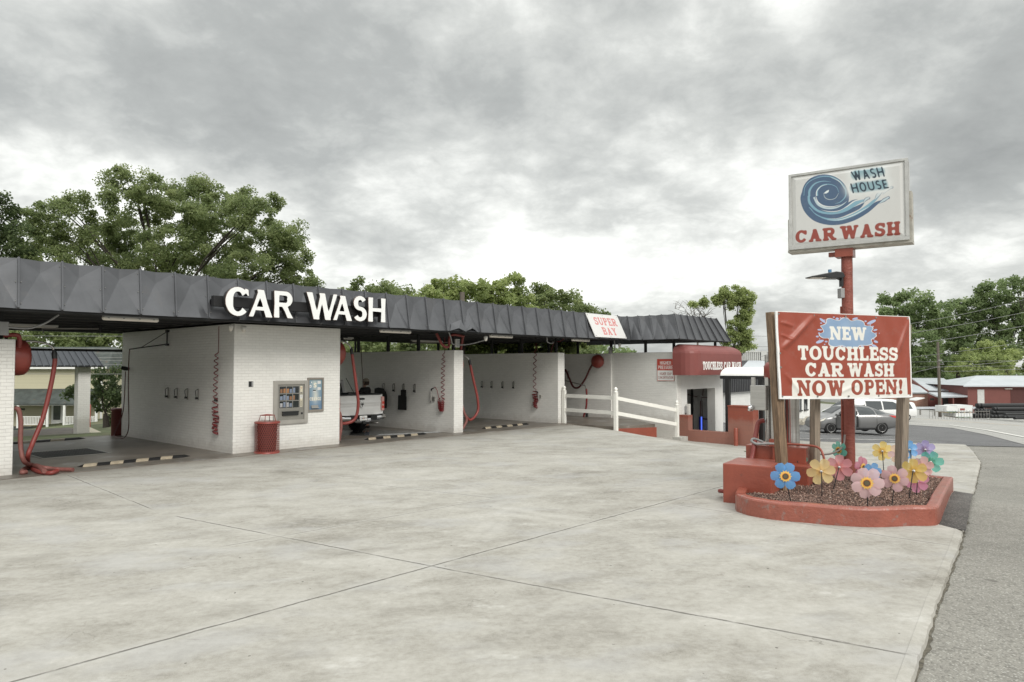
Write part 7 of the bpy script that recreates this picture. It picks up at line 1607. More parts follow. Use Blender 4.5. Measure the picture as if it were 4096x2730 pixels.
wn = thing('spray_wand', 'dark pressure washer wand held by the man behind the pickup', 'spray wand', tuple(h2)); tip = aty(1384, 1513, 27.6)-h2; m = MB(); m.tube([(0, 0, 0), tuple(tip*.35), tuple(tip*.36), tuple(tip)], [.022, .022, .012, .010], 8); m.build('lance', CHARCOAL, wn)
MB().tube([tuple(tip*-.05), tuple(tip*.12)], .03, 8).build('grip', BLACK_METAL, wn)
th_ = spline([tuple(h2), tuple(h2+Vector((.1, 0, -.3))), tuple(aty(1452, 1560, 28.2)), tuple(aty(1445, 1420, 28)), tuple(aty(1443, 1385, 27.8))], 8); o = MB().tube(th_, .014, 6).build('pressure_hose', DARK_HOSE); tag(o, 'thin dark hose hanging from the roof boom to the man with the wand', 'hose')

# ------------------------------------------------------------------ trees
GREENS = {'oak': leaf_mat('oak_leaves', [(0.081, 0.110, 0.048), (0.144, 0.183, 0.078), (0.212, 0.252, 0.111), (0.294, 0.323, 0.157)]),
          'bright': leaf_mat('spring_leaves', [(0.122, 0.159, 0.063), (0.212, 0.258, 0.102), (0.309, 0.354, 0.149), (0.407, 0.444, 0.213)]),
          'dark': leaf_mat('dark_leaves', [(0.036, 0.055, 0.027), (0.065, 0.092, 0.041), (0.105, 0.138, 0.061), (0.154, 0.188, 0.089)]),
          'far': leaf_mat('far_leaves', [(0.084, 0.122, 0.055), (0.145, 0.195, 0.087), (0.212, 0.270, 0.127), (0.298, 0.347, 0.182)])}
def rand_dirs(n): v = RNG.normal(size=(n, 3)); return v/np.linalg.norm(v, axis=1)[:, None]
def leaf_mesh(name, C, rad, per, leaf, mt, parent, flat=.75):
    """clumps of leaf-sized faces: C centres (n,3), rad radii (n)"""
    n = len(C); N = n*per
    ctr = np.repeat(C, per, 0); rr = np.repeat(rad, per)[:, None]
    d = rand_dirs(N)*(RNG.random((N, 1))**(1/2.2)); d[:, 2] *= flat
    P = ctr+d*rr
    nrm = rand_dirs(N)*.85+d*.35+np.array([0, 0, .6]); nrm /= np.linalg.norm(nrm, axis=1)[:, None]
    t = np.cross(nrm, rand_dirs(N)); t /= np.linalg.norm(t, axis=1)[:, None]+1e-9; b = np.cross(nrm, t)
    s = leaf*RNG.uniform(.6, 1.35, (N, 1)); L, W = s*.62, s*.40
    V = np.stack([P-t*L, P+b*W-t*L*.1, P+t*L, P-b*W-t*L*.1], 1).reshape(-1, 3); F = np.arange(N*4).reshape(-1, 4)
    me = np_mesh(name, V, F); a = me.attributes.new('shade', 'FLOAT', 'POINT')
    sh = np.clip(np.repeat(RNG.beta(3, 3, n), per)*.6+RNG.random(N)*.4, 0, 1); a.data.foreach_set('value', np.repeat(sh, 4).astype(np.float32)); me.materials.append(mt)
    o = bpy.data.objects.new(name, me); COL.objects.link(o); o.parent = parent; return o
def tree(name, label, blobs, depth, mt, leaf=.16, clump=.75, dens=1.0, trunk_px=None, group=None, base=None, per=70, limbs=True, trunk_r=.32, spread=1.0, limb_step=3):
    """blobs: (px, py, rx, ry) crown masses as seen; their depth is spread about the trunk"""
    B = []
    rg = np.random.default_rng(abs(hash(name+str(blobs[0]))) % 9999 if False else int(blobs[0][0]*7+blobs[0][1]*3+len(blobs)) & 9999)
    xs = [b[0] for b in blobs]; cx = np.mean(xs) if trunk_px is None else trunk_px
    for (px, py, rx, ry) in blobs:
        off = rg.uniform(-.5, .5)*spread*(max(xs)-min(xs)+150)/FPX*depth*.45
        c = aty(px, py, depth+off); k = (depth+off)/FPX; B.append((np.array(c), rx*k, ry*k, (rx+ry)/2*k))
    P = aty(cx, 1469, depth); base = hz(P.x, P.y)-.3 if base is None else base
    o = thing(name, label, 'tree' if 'shrub' not in name else 'shrub', (P.x, P.y, base), 0, group); O = np.array(o.location)
    C, Rd = [], []
    for c, rx, ry, rz in B:
        vol = max(rx*ry, .2); n = max(6, int(vol/(clump*clump)*5.0*dens))
        d = rand_dirs(n)*(RNG.random((n, 1))**(1/3.8)); C.append(c-O+d*np.array([rx, rz, ry])*1.04); Rd.append(clump*RNG.uniform(.45, 1.1, n))
    C, Rd = np.concatenate(C), np.concatenate(Rd)
    leaf_mesh('crown', C, Rd, int(per*1.3), leaf, mt, o)
    # trunk and limbs reach out to the masses of leaves
    m = MB(); top = np.mean([c for c, *_ in B], 0)-O; H = max(1.5, top[2]*.62)
    fork = Vector((top[0]*.25, top[1]*.25, H*.8))
    m.tube(spline([(0, 0, -.2), (rg.uniform(-.1, .1), 0, H*.3), tuple(fork*.7+Vector((0, 0, H*.05))), tuple(fork)], 5), [trunk_r*1.25]+[trunk_r*(1-.035*i) for i in range(15)], 10)
    if limbs:
        for c, rx, ry, rz in B[::limb_step]:
            e = Vector(c-O); mid = fork.lerp(e, .5)+Vector((rg.uniform(-.6, .6), rg.uniform(-.6, .6), rg.uniform(-.2, .7)))*min(1, rx)
            P_ = spline([tuple(fork), tuple(mid), tuple(e)], 5); n = len(P_); P_ = [p+Vector((rg.uniform(-.12, .12), rg.uniform(-.12, .12), rg.uniform(-.1, .1))) if 0 < i < n-1 else p for i, p in enumerate(P_)]; m.tube(P_, [max(.02, trunk_r*.20*(1-i/n)) for i in range(n)], 6)
            for q in range(4):
                t = e+Vector(tuple(rand_dirs(1)[0]*np.array([rx, rz, ry])*.8)); s_ = P_[n//2+q % 3]; m.tube([tuple(s_), tuple(s_.lerp(t, .5)+Vector((0, 0, .15))), tuple(t)], [.045*trunk_r/.3, .03*trunk_r/.3, .012], 5)
    m.build('trunk', BARK, o); return o
oak = [(510, 725, 85, 60), (600, 765, 95, 60), (430, 800, 60, 40), (320, 800, 60, 42), (265, 835, 40, 30), (560, 840, 120, 55), (690, 790, 80, 55), (800, 780, 85, 62), (790, 745, 45, 35), (930, 785, 70, 50), (1080, 800, 45, 45), (870, 860, 130, 70), (1010, 860, 100, 70), (740, 880, 110, 70), (200, 885, 100, 65), (140, 950, 90, 60), (270, 960, 90, 60), (420, 900, 85, 50), (410, 985, 120, 70), (560, 960, 120, 80), (690, 1000, 130, 80), (860, 970, 140, 80), (1040, 960, 110, 80), (1140, 930, 75, 80), (1180, 1010, 55, 70), (1120, 1060, 90, 55), (960, 1070, 130, 60), (790, 1080, 140, 60), (600, 1080, 140, 70), (420, 1090, 120, 60), (230, 1050, 110, 60), (80, 1030, 80, 60), (1200, 1120, 70, 35), (1090, 1130, 100, 40), (1250, 1140, 40, 22)]
tree('oak_tree', 'huge spreading green oak rising behind the left end of the roof', oak, 50, GREENS['oak'], .135, .74, 1.5, 640, None, None, 125, True, .5, 1.0, 4)
tree('broadleaf_tree', 'dark green tree at the far left edge behind the roof', [(-40, 830, 80, 60), (20, 880, 70, 50), (70, 930, 50, 40), (-30, 940, 90, 60), (30, 1000, 90, 60), (-80, 900, 90, 90)], 44, GREENS['dark'], .16, .7, 1.1, -40, None, None, 70)
GM = 'trees rising behind the middle of the roof'
tree('broadleaf_tree', 'distant round green tree just right of the CAR WASH letters', [(1480, 1150, 85, 35), (1570, 1158, 54, 33), (1410, 1170, 54, 29), (1620, 1180, 36, 21), (1500, 1200, 134, 47), (1400, 1380, 109, 70), (1540, 1390, 122, 70)], 78, GREENS['oak'], .24, 1.0, 1.1, 1500, GM)
tree('broadleaf_tree', 'pale spring green tree left of the pole top behind the roof', [(1720, 1150, 54, 29), (1780, 1135, 54, 33), (1820, 1165, 73, 44), (1740, 1185, 85, 35), (1870, 1185, 67, 35), (1900, 1150, 36, 23), (1790, 1220, 134, 47), (1700, 1400, 97, 59), (1830, 1395, 97, 64)], 58, GREENS['bright'], .22, .75, 1.0, 1800, GM)
tree('broadleaf_tree', 'tall pale green tree in the middle behind the roof', [(1960, 1165, 73, 47), (2040, 1140, 54, 37), (2060, 1118, 19, 16), (2000, 1195, 97, 47), (2080, 1180, 48, 47), (1930, 1200, 48, 35), (2030, 1235, 122, 41), (1960, 1395, 109, 64), (2060, 1395, 97, 64)], 60, GREENS['bright'], .21, .7, 1.05, 2010, GM)
tree('broadleaf_tree', 'darker green tree left of the SUPER BAY sign behind the roof', [(2160, 1165, 36, 25), (2190, 1190, 73, 47), (2250, 1185, 48, 33), (2290, 1220, 54, 35), (2210, 1230, 109, 47), (2330, 1250, 42, 21), (2390, 1265, 42, 14), (2120, 1235, 61, 41), (2180, 1400, 109, 59), (2300, 1400, 97, 53)], 64, GREENS['oak'], .20, .7, 1.1, 2220, GM)
GH_ = 'green shrubs seen under the roof between the bays'
for px, lab in ((1470, 'green shrub mass seen over the wall behind the pickup'), (1650, 'green shrub mass seen below the tube light of the truck bay'), (1880, 'green shrub seen through the roof gap right of the torn panel'), (2060, 'green shrub seen through the roof gap of the middle bay'), (2230, 'green shrub seen through the roof gap left of the red dome')):
    tree('shrub', lab, [(px-60, 1400, 70, 50), (px+40, 1385, 80, 60), (px, 1440, 100, 60), (px, 1500, 100, 70)], 40, GREENS['oak' if px < 1700 else 'bright'], .16, .55, 1.1, px, GH_, None, 60, False, .1)
# left, beyond the bay
tree('broadleaf_tree', 'dark tree behind the yellow house at the left', [(40, 1340, 110, 60), (160, 1330, 120, 70), (60, 1420, 120, 60), (-60, 1380, 120, 90)], 96, GREENS['oak'], .34, 1.3, 1.1, 60, 'trees behind the yellow house')
tree('broadleaf_tree', 'dense tree behind the right end of the yellow house', [(300, 1330, 120, 70), (420, 1330, 90, 60), (360, 1400, 120, 70), (470, 1400, 90, 80), (440, 1500, 110, 90), (480, 1600, 90, 90)], 98, GREENS['oak'], .34, 1.3, 1.1, 400, 'trees behind the yellow house')
tree('leafy_tree', 'small dark leafy tree beside the right end of the yellow house', [(380, 1520, 40, 40), (420, 1560, 55, 50), (400, 1610, 60, 45), (440, 1490, 40, 40), (460, 1600, 45, 60), (290, 1560, 35, 40), (470, 1690, 40, 50)], 62, GREENS['dark'], .22, .75, 1.0, 430, None, None, 55)
# the open, half bare tree by the tunnel
spb = []; rs = random.Random(6)
for (x, y, rx, ry) in [(2935, 1172, 45, 22), (2900, 1195, 45, 18), (2985, 1190, 30, 28), (2850, 1205, 42, 15), (2795, 1212, 26, 10), (2960, 1215, 38, 24), (2990, 1240, 22, 22), (2975, 1280, 26, 18), (2945, 1310, 28, 20), (2965, 1345, 36, 22), (2935, 1380, 40, 22), (2985, 1385, 26, 18), (2900, 1355, 22, 16)]:
    for q in range(max(3, int(rx*ry/75))): spb.append((x+rs.uniform(-1, 1)*rx, y+rs.uniform(-1, 1)*ry, rs.uniform(6, 12), rs.uniform(4, 8)))
sp = tree('sparse_tree', 'thin open crowned tree with a leaning trunk above the red awning', spb, 58, GREENS['bright'], .13, .40, .42, 2925, None, None, 30, True, .15, .3, 11)
def bare(label, px, base_y, tips, depth, r_=.09):
    P = aty(px, 1440, depth); o = thing('bare_tree', label, 'tree', (P.x, P.y, hz(P.x, P.y)-.3)); O = Vector(o.location); m = MB(); rg = random.Random(int(px)); f = aty(px, base_y, depth)-O
    m.tube([(0, 0, 0), tuple(f*.5), tuple(f)], [r_*1.3, r_, r_*.8], 7)
    for (x, y) in tips:
        e = aty(x, y, depth+rg.uniform(-1, 1))-O; md = f.lerp(e, .5)+Vector((rg.uniform(-.3, .3), 0, rg.uniform(0, .4))); P_ = spline([tuple(f), tuple(md), tuple(e)], 4); m.tube(P_, [max(.012, r_*.5*(1-i/len(P_))) for i in range(len(P_))], 5)
        for q in range(7): s_ = P_[rg.randrange(2, len(P_))]; t = s_+Vector((rg.uniform(-.9, .9), rg.uniform(-.5, .5), rg.uniform(-.1, .8))); m.tube([tuple(s_), tuple(s_.lerp(t, .6)+Vector((0, 0, .1))), tuple(t)], [.018, .012, .006], 4)
    m.build('branches', pbr('bare_twig', (.16, .14, .12), .9), o); return o
bare('leafless grey tree just above the corner of the tunnel roof', 2790, 1300, [(2700, 1235), (2730, 1225), (2760, 1222), (2790, 1228), (2820, 1235), (2850, 1250), (2710, 1260), (2830, 1260)], 59)
# the big trees beyond the warehouses
GB = 'large trees beyond the red warehouses'
tree('broadleaf_tree', 'tall open topped tree right of the banner above the metal roofs', [(3580, 1190, 50, 20), (3640, 1185, 45, 18), (3700, 1200, 40, 20), (3550, 1215, 40, 18), (3540, 1260, 40, 30), (3620, 1240, 70, 30), (3690, 1250, 70, 38), (3640, 1300, 90, 50), (3720, 1310, 70, 50), (3660, 1380, 100, 60), (3600, 1440, 90, 60), (3710, 1450, 90, 60), (3500, 1330, 60, 60)], 190, GREENS['far'], .62, 2.0, 1.15, 3640, GB, None, 62, True, .8)
tree('broadleaf_tree', 'middle large tree behind the utility pole', [(3800, 1225, 40, 18), (3840, 1215, 35, 18), (3820, 1260, 70, 38), (3880, 1280, 60, 45), (3790, 1320, 80, 50), (3870, 1350, 90, 60), (3800, 1410, 90, 60), (3890, 1440, 80, 50)], 196, GREENS['far'], .62, 2.0, 1.1, 3830, GB, None, 62, True, .8)
tree('broadleaf_tree', 'tallest tree at the right edge beyond the red warehouse', [(3945, 1165, 35, 16), (3990, 1140, 45, 20), (4050, 1130, 45, 22), (4100, 1135, 50, 30), (3920, 1200, 50, 25), (3990, 1195, 70, 35), (4080, 1200, 80, 45), (3950, 1260, 70, 45), (4040, 1280, 90, 60), (4120, 1300, 80, 70), (3960, 1340, 80, 55), (4070, 1380, 90, 60), (3990, 1420, 90, 50)], 192, GREENS['far'], .62, 2.0, 1.15, 4030, GB, None, 62, True, .9)
tree('broadleaf_tree', 'low bushy bright tree just above the red warehouse roof', [(3960, 1390, 50, 25), (3910, 1420, 60, 28), (4000, 1420, 70, 30), (3860, 1460, 60, 40), (3950, 1465, 90, 40), (4060, 1450, 80, 40)], 178, GREENS['bright'], .55, 1.7, 1.1, 3950, GB, None, 60, True, .5)
tree('broadleaf_tree', 'dark trees filling the gap left of the right hand timber post', [(3460, 1350, 80, 60), (3400, 1420, 100, 60), (3300, 1440, 100, 50), (3500, 1430, 80, 60)], 210, GREENS['far'], .65, 2.2, 1.1, 3420, GB, None, 60)
# woods on the skyline
n = 620; xs = np.concatenate([RNG.uniform(20, 330, n), RNG.uniform(-330, -60, 260), RNG.uniform(-60, 60, 120)]); ys = RNG.uniform(300, 350, len(xs)); C = np.stack([xs, ys, np.zeros(len(xs))], 1)
C[:, 2] = [hz(a, b) for a, b in zip(xs, ys)]+RNG.uniform(2, 20, len(xs))*(.7+.3*np.sin(xs*.05))
fw = leaf_mesh('far_woods', C, RNG.uniform(3, 5.5, len(xs)), 60, 1.5, GREENS['far'], None); tag(fw, 'distant wooded skyline beyond the buildings', 'woods', None, 'stuff')

# ------------------------------------------------------------------ buildings in the background
# red warehouse at the right edge
wl = aty(3872, 1629, 152); wz = wl.z-1.2
wh = thing('red_warehouse', 'large red sheet metal warehouse with a pale roof at the right edge', 'warehouse', (wl.x, wl.y, wz), R(-6))
ez = aty(3872, 1541, 152).z-wz; m = MB(); m.box((0, 0, 0), (30, 18, ez)); m.build('wall', BARN_RED, wh)
rz = aty(3894, 1503, 152+9).z-wz
m = MB(); m.add([(-1.2, -.8, ez-.1), (31, -.8, ez-.1), (31, 9, rz), (6.4, 9, rz), (-1.2, 18.8, ez-.1), (31, 18.8, ez-.1), (-1.2, -.8, ez-.35), (31, -.8, ez-.35), (6.4, 9, rz-.25), (31, 9, rz-.25)], [(0, 1, 2, 3), (3, 2, 5, 4), (0, 6, 7, 1), (0, 3, 4)]); m.build('roof', ROOF_METAL, wh)
a = on_plane(3910, 1600, (wl.x, wl.y), (math.cos(R(-6)), math.sin(R(-6)))); dx0 = (Vector((a.x, a.y, 0))-Vector((wl.x, wl.y, 0))).length; dz1 = aty(3910, 1559, 152).z-wz
MB().box((dx0, -.06, 0), (dx0+1.35, -.01, dz1)).build('door', pbr('pale_door', (.55, .55, .53), .5), wh)
dx1 = (Vector((on_plane(4044, 1600, (wl.x, wl.y), (math.cos(R(-6)), math.sin(R(-6)))).x, 0, 0))-Vector((wl.x, 0, 0))).length
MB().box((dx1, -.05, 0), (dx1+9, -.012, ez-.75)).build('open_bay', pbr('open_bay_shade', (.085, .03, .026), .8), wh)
MB().box((dx1-1.2, -.35, ez-.85), (dx1+.2, -.02, ez-.72)).build('bay_lamp', LAMP_LENS, wh)
# metal roofed complex left of it
Lx = aty(3640, 1620, 158); lz = Lx.z-2
lc = thing('metal_roof_building', 'long low building with stepped pale metal roofs and a red gable', 'building', (Lx.x, Lx.y, lz), 0)
def q_(px, py, d): p = aty(px, py, d); return (p.x-Lx.x, p.y-Lx.y, p.z-lz)
def poly(name, pts, mt, extr=(0, .35, 0)):
    m = MB(); P = [Vector(p) for p in pts]; E = Vector(extr); n = len(P); m.add(P+[p+E for p in P], [tuple(range(n)), tuple(range(2*n-1, n-1, -1))]+[(i, i+n, (i+1) % n+n, (i+1) % n) for i in range(n)])
    b = m.build(name, mt, lc); bm = bmesh.new(); bm.from_mesh(b.data); bmesh.ops.recalc_face_normals(bm, faces=bm.faces); bm.to_mesh(b.data); bm.free(); return b
poly('main_roof', [q_(3646, 1513, 176), q_(3774, 1513, 176), q_(3808, 1535, 170), q_(3872, 1536, 170), q_(3872, 1563, 160), q_(3713, 1563, 160)], ROOF_METAL, (0, .2, -.3))
poly('red_fascia', [q_(3640, 1513, 177), q_(3650, 1513, 177), q_(3716, 1564, 159.5), q_(3712, 1571, 159.5), q_(3640, 1530, 176)], BARN_RED)
poly('lower_roof', [q_(3560, 1535, 170), q_(3650, 1536, 170), q_(3680, 1547, 165), q_(3712, 1571, 158), q_(3560, 1571, 158)], ROOF_METAL, (0, .2, -.3))
poly('brick_wall', [q_(3560, 1572, 158.5), q_(3712, 1572, 158.5), q_(3712, 1635, 158.5), q_(3560, 1635, 158.5)], RAWBRICK, (0, 8, 0))
poly('red_wall', [q_(3712, 1563.5, 160.5), q_(3872, 1563.5, 160.5), q_(3872, 1640, 160.5), q_(3712, 1640, 160.5)], BARN_RED, (0, 6, 0))
poly('porch_roof', [q_(3713, 1570, 158), q_(3850, 1570, 158), q_(3873, 1584, 152), q_(3762, 1587, 152), q_(3745, 1583, 153)], ROOF_METAL, (0, .1, -.3))
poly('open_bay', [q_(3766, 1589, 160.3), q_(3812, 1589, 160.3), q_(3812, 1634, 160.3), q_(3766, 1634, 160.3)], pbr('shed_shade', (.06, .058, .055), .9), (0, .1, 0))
poly('window', [q_(3722, 1594, 158.2), q_(3736, 1594, 158.2), q_(3736, 1602, 158.2), q_(3722, 1602, 158.2)], GLASS_CAR, (0, .1, 0))
for px in (3765, 3812, 3868): p = q_(px, 1586, 152.5); MB().box((p[0]-.12, p[1]-.12, 0), (p[0]+.12, p[1]+.12, p[2])).build('porch_post', BARN_RED, lc)
# materials in the yard: wrapped lumber, drainage pipes
pk0 = atg(3785, 1671)
def bundle(lab, px0, px1, py0, py1, d, dp_, green=False):
    a, b = aty(px0, py1, d), aty(px1, py0, d); t = thing('lumber_bundle', lab, 'lumber bundle', (a.x, a.y, a.z), 0, 'white wrapped lumber bundles by the highway'); W = b.x-a.x; H = b.z-a.z
    rg = random.Random(px0); m = MB(); m.grid(lambda u, v: (W*u+(.02*math.sin(v*9+u*5)), -.02-.012*math.sin(u*31)*math.sin(v*17), .1+(H-.1)*v), 14, 8); m.box((0.01, 0, .1), (W-.01, dp_, H-.01)); m.build('wrap', WRAP, t)
    for x in (.15, .5, .85): MB().box((W*x-.05, .0, 0), (W*x+.05, dp_, .1)).build('skid', TIMBER, t)
    if green: MB().box((W*.05, -.045, H*.10), (W*.95, -.035, H*.2)).build('printed_band', pbr('green_band', (.04, .16, .09), .6), t)
    else: MB().box((W*.2, -.045, H*.35), (W*.5, -.036, H*.6)).build('printed_mark', pbr('dull_red_mark', (.30, .08, .07), .6), t)
bundle('smaller white wrapped lumber bundle with a green band beside the utility pole', 3786, 3826, 1625, 1653, 82, 2.2, True); bundle('taller white wrapped lumber bundle stacked over another', 3827, 3890, 1622, 1653, 82, 2.4); bundle('lower white wrapped lumber bundle carrying the taller one', 3822, 3889, 1653.4, 1672, 81.8, 2.6, True)
GPIPE = 'black drainage pipes stacked by the highway'
pr0 = None
def pipe(lab, px, py, rpx, d, L, ang):
    c = aty(px, py, d); r_ = rpx/FPX*d; t = thing('drainage_pipe', lab, 'pipe', tuple(c), R(ang), GPIPE); m = MB(); M = Matrix.Rotation(R(90), 4, 'Y')
    m.lathe([(r_*.9, .02), (r_*1.08, 0), (r_*1.08, .25), (r_, .3), (r_, L)], 18, 0, M); m.build('pipe_wall', HDPE, t)
    MB().lathe([(.01, -.004), (r_*.88, -.004), (r_*.88, .012), (.01, .012)], 16, 0, M).build('pipe_mouth', BLACK_METAL, t)
rows_ = [('bottom', 1664, [(3895, 'first'), (3911, 'second'), (3927, 'third'), (3938, 'fourth')], 9.2, 83), ('middle', 1644, [(3903, 'first'), (3917, 'second'), (3929, 'third')], 9.4, 83.2), ('top', 1624, [(3907, 'left'), (3921, 'right')], 9.4, 83.4)]
for nm, y, l, rp_, d in rows_:
    for px, o_ in l: pipe(f'{o_} large black pipe in the {nm} row of the left stack', px, y, rp_, d, 14, 4)
for nm, y, l, rp_, d in (('bottom', 1667, [(3960, 'first'), (3974, 'second'), (3988, 'third')], 7.2, 80), ('middle', 1651, [(3966, 'left'), (3981, 'right')], 7.4, 80.2), ('top', 1637, [(3972, 'left'), (3984, 'right')], 7.4, 80.3), ('short', 1669, [(4012, 'left'), (4026, 'right')], 5.4, 77)):
    for px, o_ in l: pipe(f'{o_} black pipe in the {nm} row of the middle stack', px, y, rp_, d, 13, 4)
for px, y, lab in ((4017, 1658, 'small black pipe on top of the right hand stack'), (4056, 1674, 'thin black pipe lying on the ground at the right')): pipe(lab, px, y, 5.0, 76, 10, 4)
# roadside metal hurdles and guard rail
gr0 = aty(3718, 1664, 74)
gt = thing('pipe_railing', 'thin grey pipe railing along the far side of the highway', 'railing', (gr0.x, gr0.y, hz(gr0.x, gr0.y)), R(12)); m = MB()
for k in range(22): m.tube([(k*.35, 0, -.3), (k*.35, 0, .75+.25*(k % 5 == 0))], .02, 5)
m.tube([(0, 0, .7), (7.4, 0, .62)], .025, 5); m.build('bars', GREY_STEEL, gt)
g0 = aty(3560, 1652, 92); gl_ = thing('guard_rail', 'long pale steel guard rail at the edge of the yard', 'guard rail', (g0.x, g0.y, hz(g0.x, g0.y)), R(3)); m = MB(); m.box((0, -.05, .45), (12, .05, .75)); m.build('beam', ROOF_METAL, gl_)
for k in range(7): MB().box((.2+k*1.9, .06, -.5), (.35+k*1.9, .2, .7)).build('rail_post', GREY_STEEL, gl_)
# poles and wires
def upole(lab, px, top, base, d, r_, group=None):
    a, b = aty(px[0], top, d), aty(px[1], base, d); o = thing('utility_pole', lab, 'utility pole', tuple(b), 0, None); t = a-b; m = MB(); m.tube([(0, 0, -.5), tuple(t*.5), tuple(t)], [r_*1.15, r_, r_*.85], 12); m.build('pole_shaft', POLEWOOD, o); return o, t
up, t = upole('tall weathered timber utility pole beside the highway', (3751, 3761), 1368, 1666, 86, .165); m = MB(); m.box((-.2, -.3, t.z*.74), (.2, -.12, t.z*.76)); m.tube([(-.12, -.2, t.z*.70), (.5, -.2, t.z*.695)], .03, 6); m.build('bracket', GREY_STEEL, up)
upole('timber pole top showing above the roof between the pale green trees', (1849, 1849), 1170, 1480, 36, .14)
def wire(lab, pts, d0, d1, r_=.02, mt=None, group='power lines at the right'):
    n = len(pts); P = [aty(x, y, d0+(d1-d0)*i/(n-1)) for i, (x, y) in enumerate(pts)]; o = MB().tube(spline([tuple(p) for p in P], 8), r_, 5).build('power_line', mt or CABLE); return tag(o, lab, 'power line', group)
for lab, pts, r_ in (('highest power line running up to the right edge', [(3560, 1310), (3640, 1296), (3860, 1256), (4096, 1200), (4200, 1172)], .02), ('second highest power line running to the right edge', [(3560, 1347), (3641, 1334), (3880, 1293), (4096, 1251), (4200, 1229)], .022), ('third power line, thick and pale, running to the right edge', [(3560, 1389), (3644, 1378), (3880, 1343), (4096, 1305), (4200, 1285)], .025),
                     ('fourth power line crossing in front of the tall trees', [(3560, 1438), (3646, 1430), (3880, 1401), (4096, 1370), (4200, 1354)], .017), ('thin level power line just above the pole bracket', [(3560, 1452), (3646, 1449), (3880, 1446), (4200, 1441)], .012), ('thin level power line through the pole bracket', [(3560, 1470), (3646, 1469), (3880, 1467), (4200, 1462)], .012),
                     ('service line rising from the left to the utility pole', [(3600, 1506), (3653, 1492), (3746, 1470)], .02), ('dark line from the utility pole to the right edge', [(3746, 1470), (3880, 1462), (4096, 1440), (4200, 1428)], .022), ('pale lowest line from the utility pole to the right', [(3766, 1482), (3780, 1486), (3880, 1485), (4096, 1477), (4200, 1472)], .02)):
    wire(lab, pts, 84, 62, r_)
for y0, y1, k in ((1342, 1346, 'highest'), (1392, 1396, 'second'), (1410, 1414, 'third'), (1429, 1431, 'fourth'), (1441, 1443, 'fifth'), (1462, 1458, 'sixth'), (1494, 1497, 'lowest')): wire(f'{k} pale power line crossing behind the left bay', [(-60, y0+2), (220, y0+3), (520, y1)], 46, 46, .014, None, 'power lines behind the left bay')
for (x0, y0, x1, y1, k) in ((3010, 1345, 3130, 1342, 'upper'), (2985, 1385, 3130, 1386, 'lower'), (3040, 1430, 3110, 1398, 'slanting')): wire(f'{k} thin wire in the sky right of the sparse tree', [(x0, y0), ((x0+x1)/2, (y0+y1)/2+2), (x1, y1)], 70, 68, .02, None, 'thin wires beside the sparse tree')
# white workshop behind the pay canopy
n1, n2 = aty(2900, 1600, 44), aty(3275, 1600, 60); nd = (Vector((n2.x, n2.y, 0))-Vector((n1.x, n1.y, 0))); NL = nd.length; na = math.atan2(nd.y, nd.x)
wk = thing('white_workshop', 'low white block workshop with a dark ribbed metal band behind the pay canopy', 'building', (n1.x, n1.y, -1.9), na); zt = aty(2940, 1570, 44.6).z+1.9; zf_ = aty(2940, 1508, 44.6).z+1.9
MB().box((0, 0, 0), (NL, 9, zt)).build('wall', SIDEWHITE, wk); m = MB(); m.box((-.3, -.25, zt), (NL*.62, 8, zf_))
for k in range(42): m.box((-.3+k*.30, -.29, zt), (-.24+k*.30, -.25, zf_))
m.build('metal_band', MANSARD, wk); MB().box((NL*.62, -.1, zt), (NL+.2, 9, zt+.25)).build('parapet', SIDEWHITE, wk)
for px in (3201, 3224):
    p = on_plane(px, 1640, (n1.x, n1.y), (nd.x, nd.y)); xx = (Vector((p.x, p.y, 0))-Vector((n1.x, n1.y, 0))).length; w_ = MB().box((xx-.55, -.06, .95), (xx+.25, -.005, 2.3)).build('window', GLASS_DARK, wk); m = MB(); m.box((xx-.6, -.12, .85), (xx+.3, -.0, .95)); m.box((xx-.17, -.08, .95), (xx-.12, -.06, 2.3)); m.build('frame', CHARCOAL, w_)
# ribbed flat roofed block and hipped metal roof further off
fb = aty(2950, 1440, 82); f2 = aty(3260, 1440, 82); rb2 = thing('flat_roof_building', 'distant flat roofed block with a pale ribbed parapet over a hipped metal roof', 'building', (fb.x, fb.y, -4), 0); W = f2.x-fb.x; za, zb2, zc2 = aty(3000, 1443, 82).z+4, aty(3000, 1405, 82).z+4, aty(3000, 1470, 80).z+4
m = MB(); m.box((0, 0, 0), (W, 12, zb2-.15)); m.build('wall', pbr('grey_render', (.34, .34, .33), .8), rb2); m = MB()
for k in range(int(W/.22)): m.box((k*.22, -.08, za), (k*.22+.11, 0, zb2-.12))
m.box((-.05, -.12, zb2-.15), (W+.05, .1, zb2)); m.box((1.1*2.4, -.16, za), (1.1*2.4+.7, 0, zb2)); m.build('parapet', pbr('pale_ribs', (.48, .48, .46), .7), rb2)
m = MB(); m.add([(-1, -3, zc2-.6), (W, -3, zc2-.6), (W, -.1, za), (1.2, -.1, za), (-1, -3, zc2-.9), (W, -3, zc2-.9)], [(0, 1, 2, 3), (0, 4, 5, 1)]); m.add([(-2.6, -2.6, zc2-.6), (-1, -3, zc2-.6), (1.2, -.1, za), (-1.6, -.1, za)], [(0, 1, 2, 3)], 1); m.build('hipped_roof', [ROOF_METAL, MANSARD], rb2)
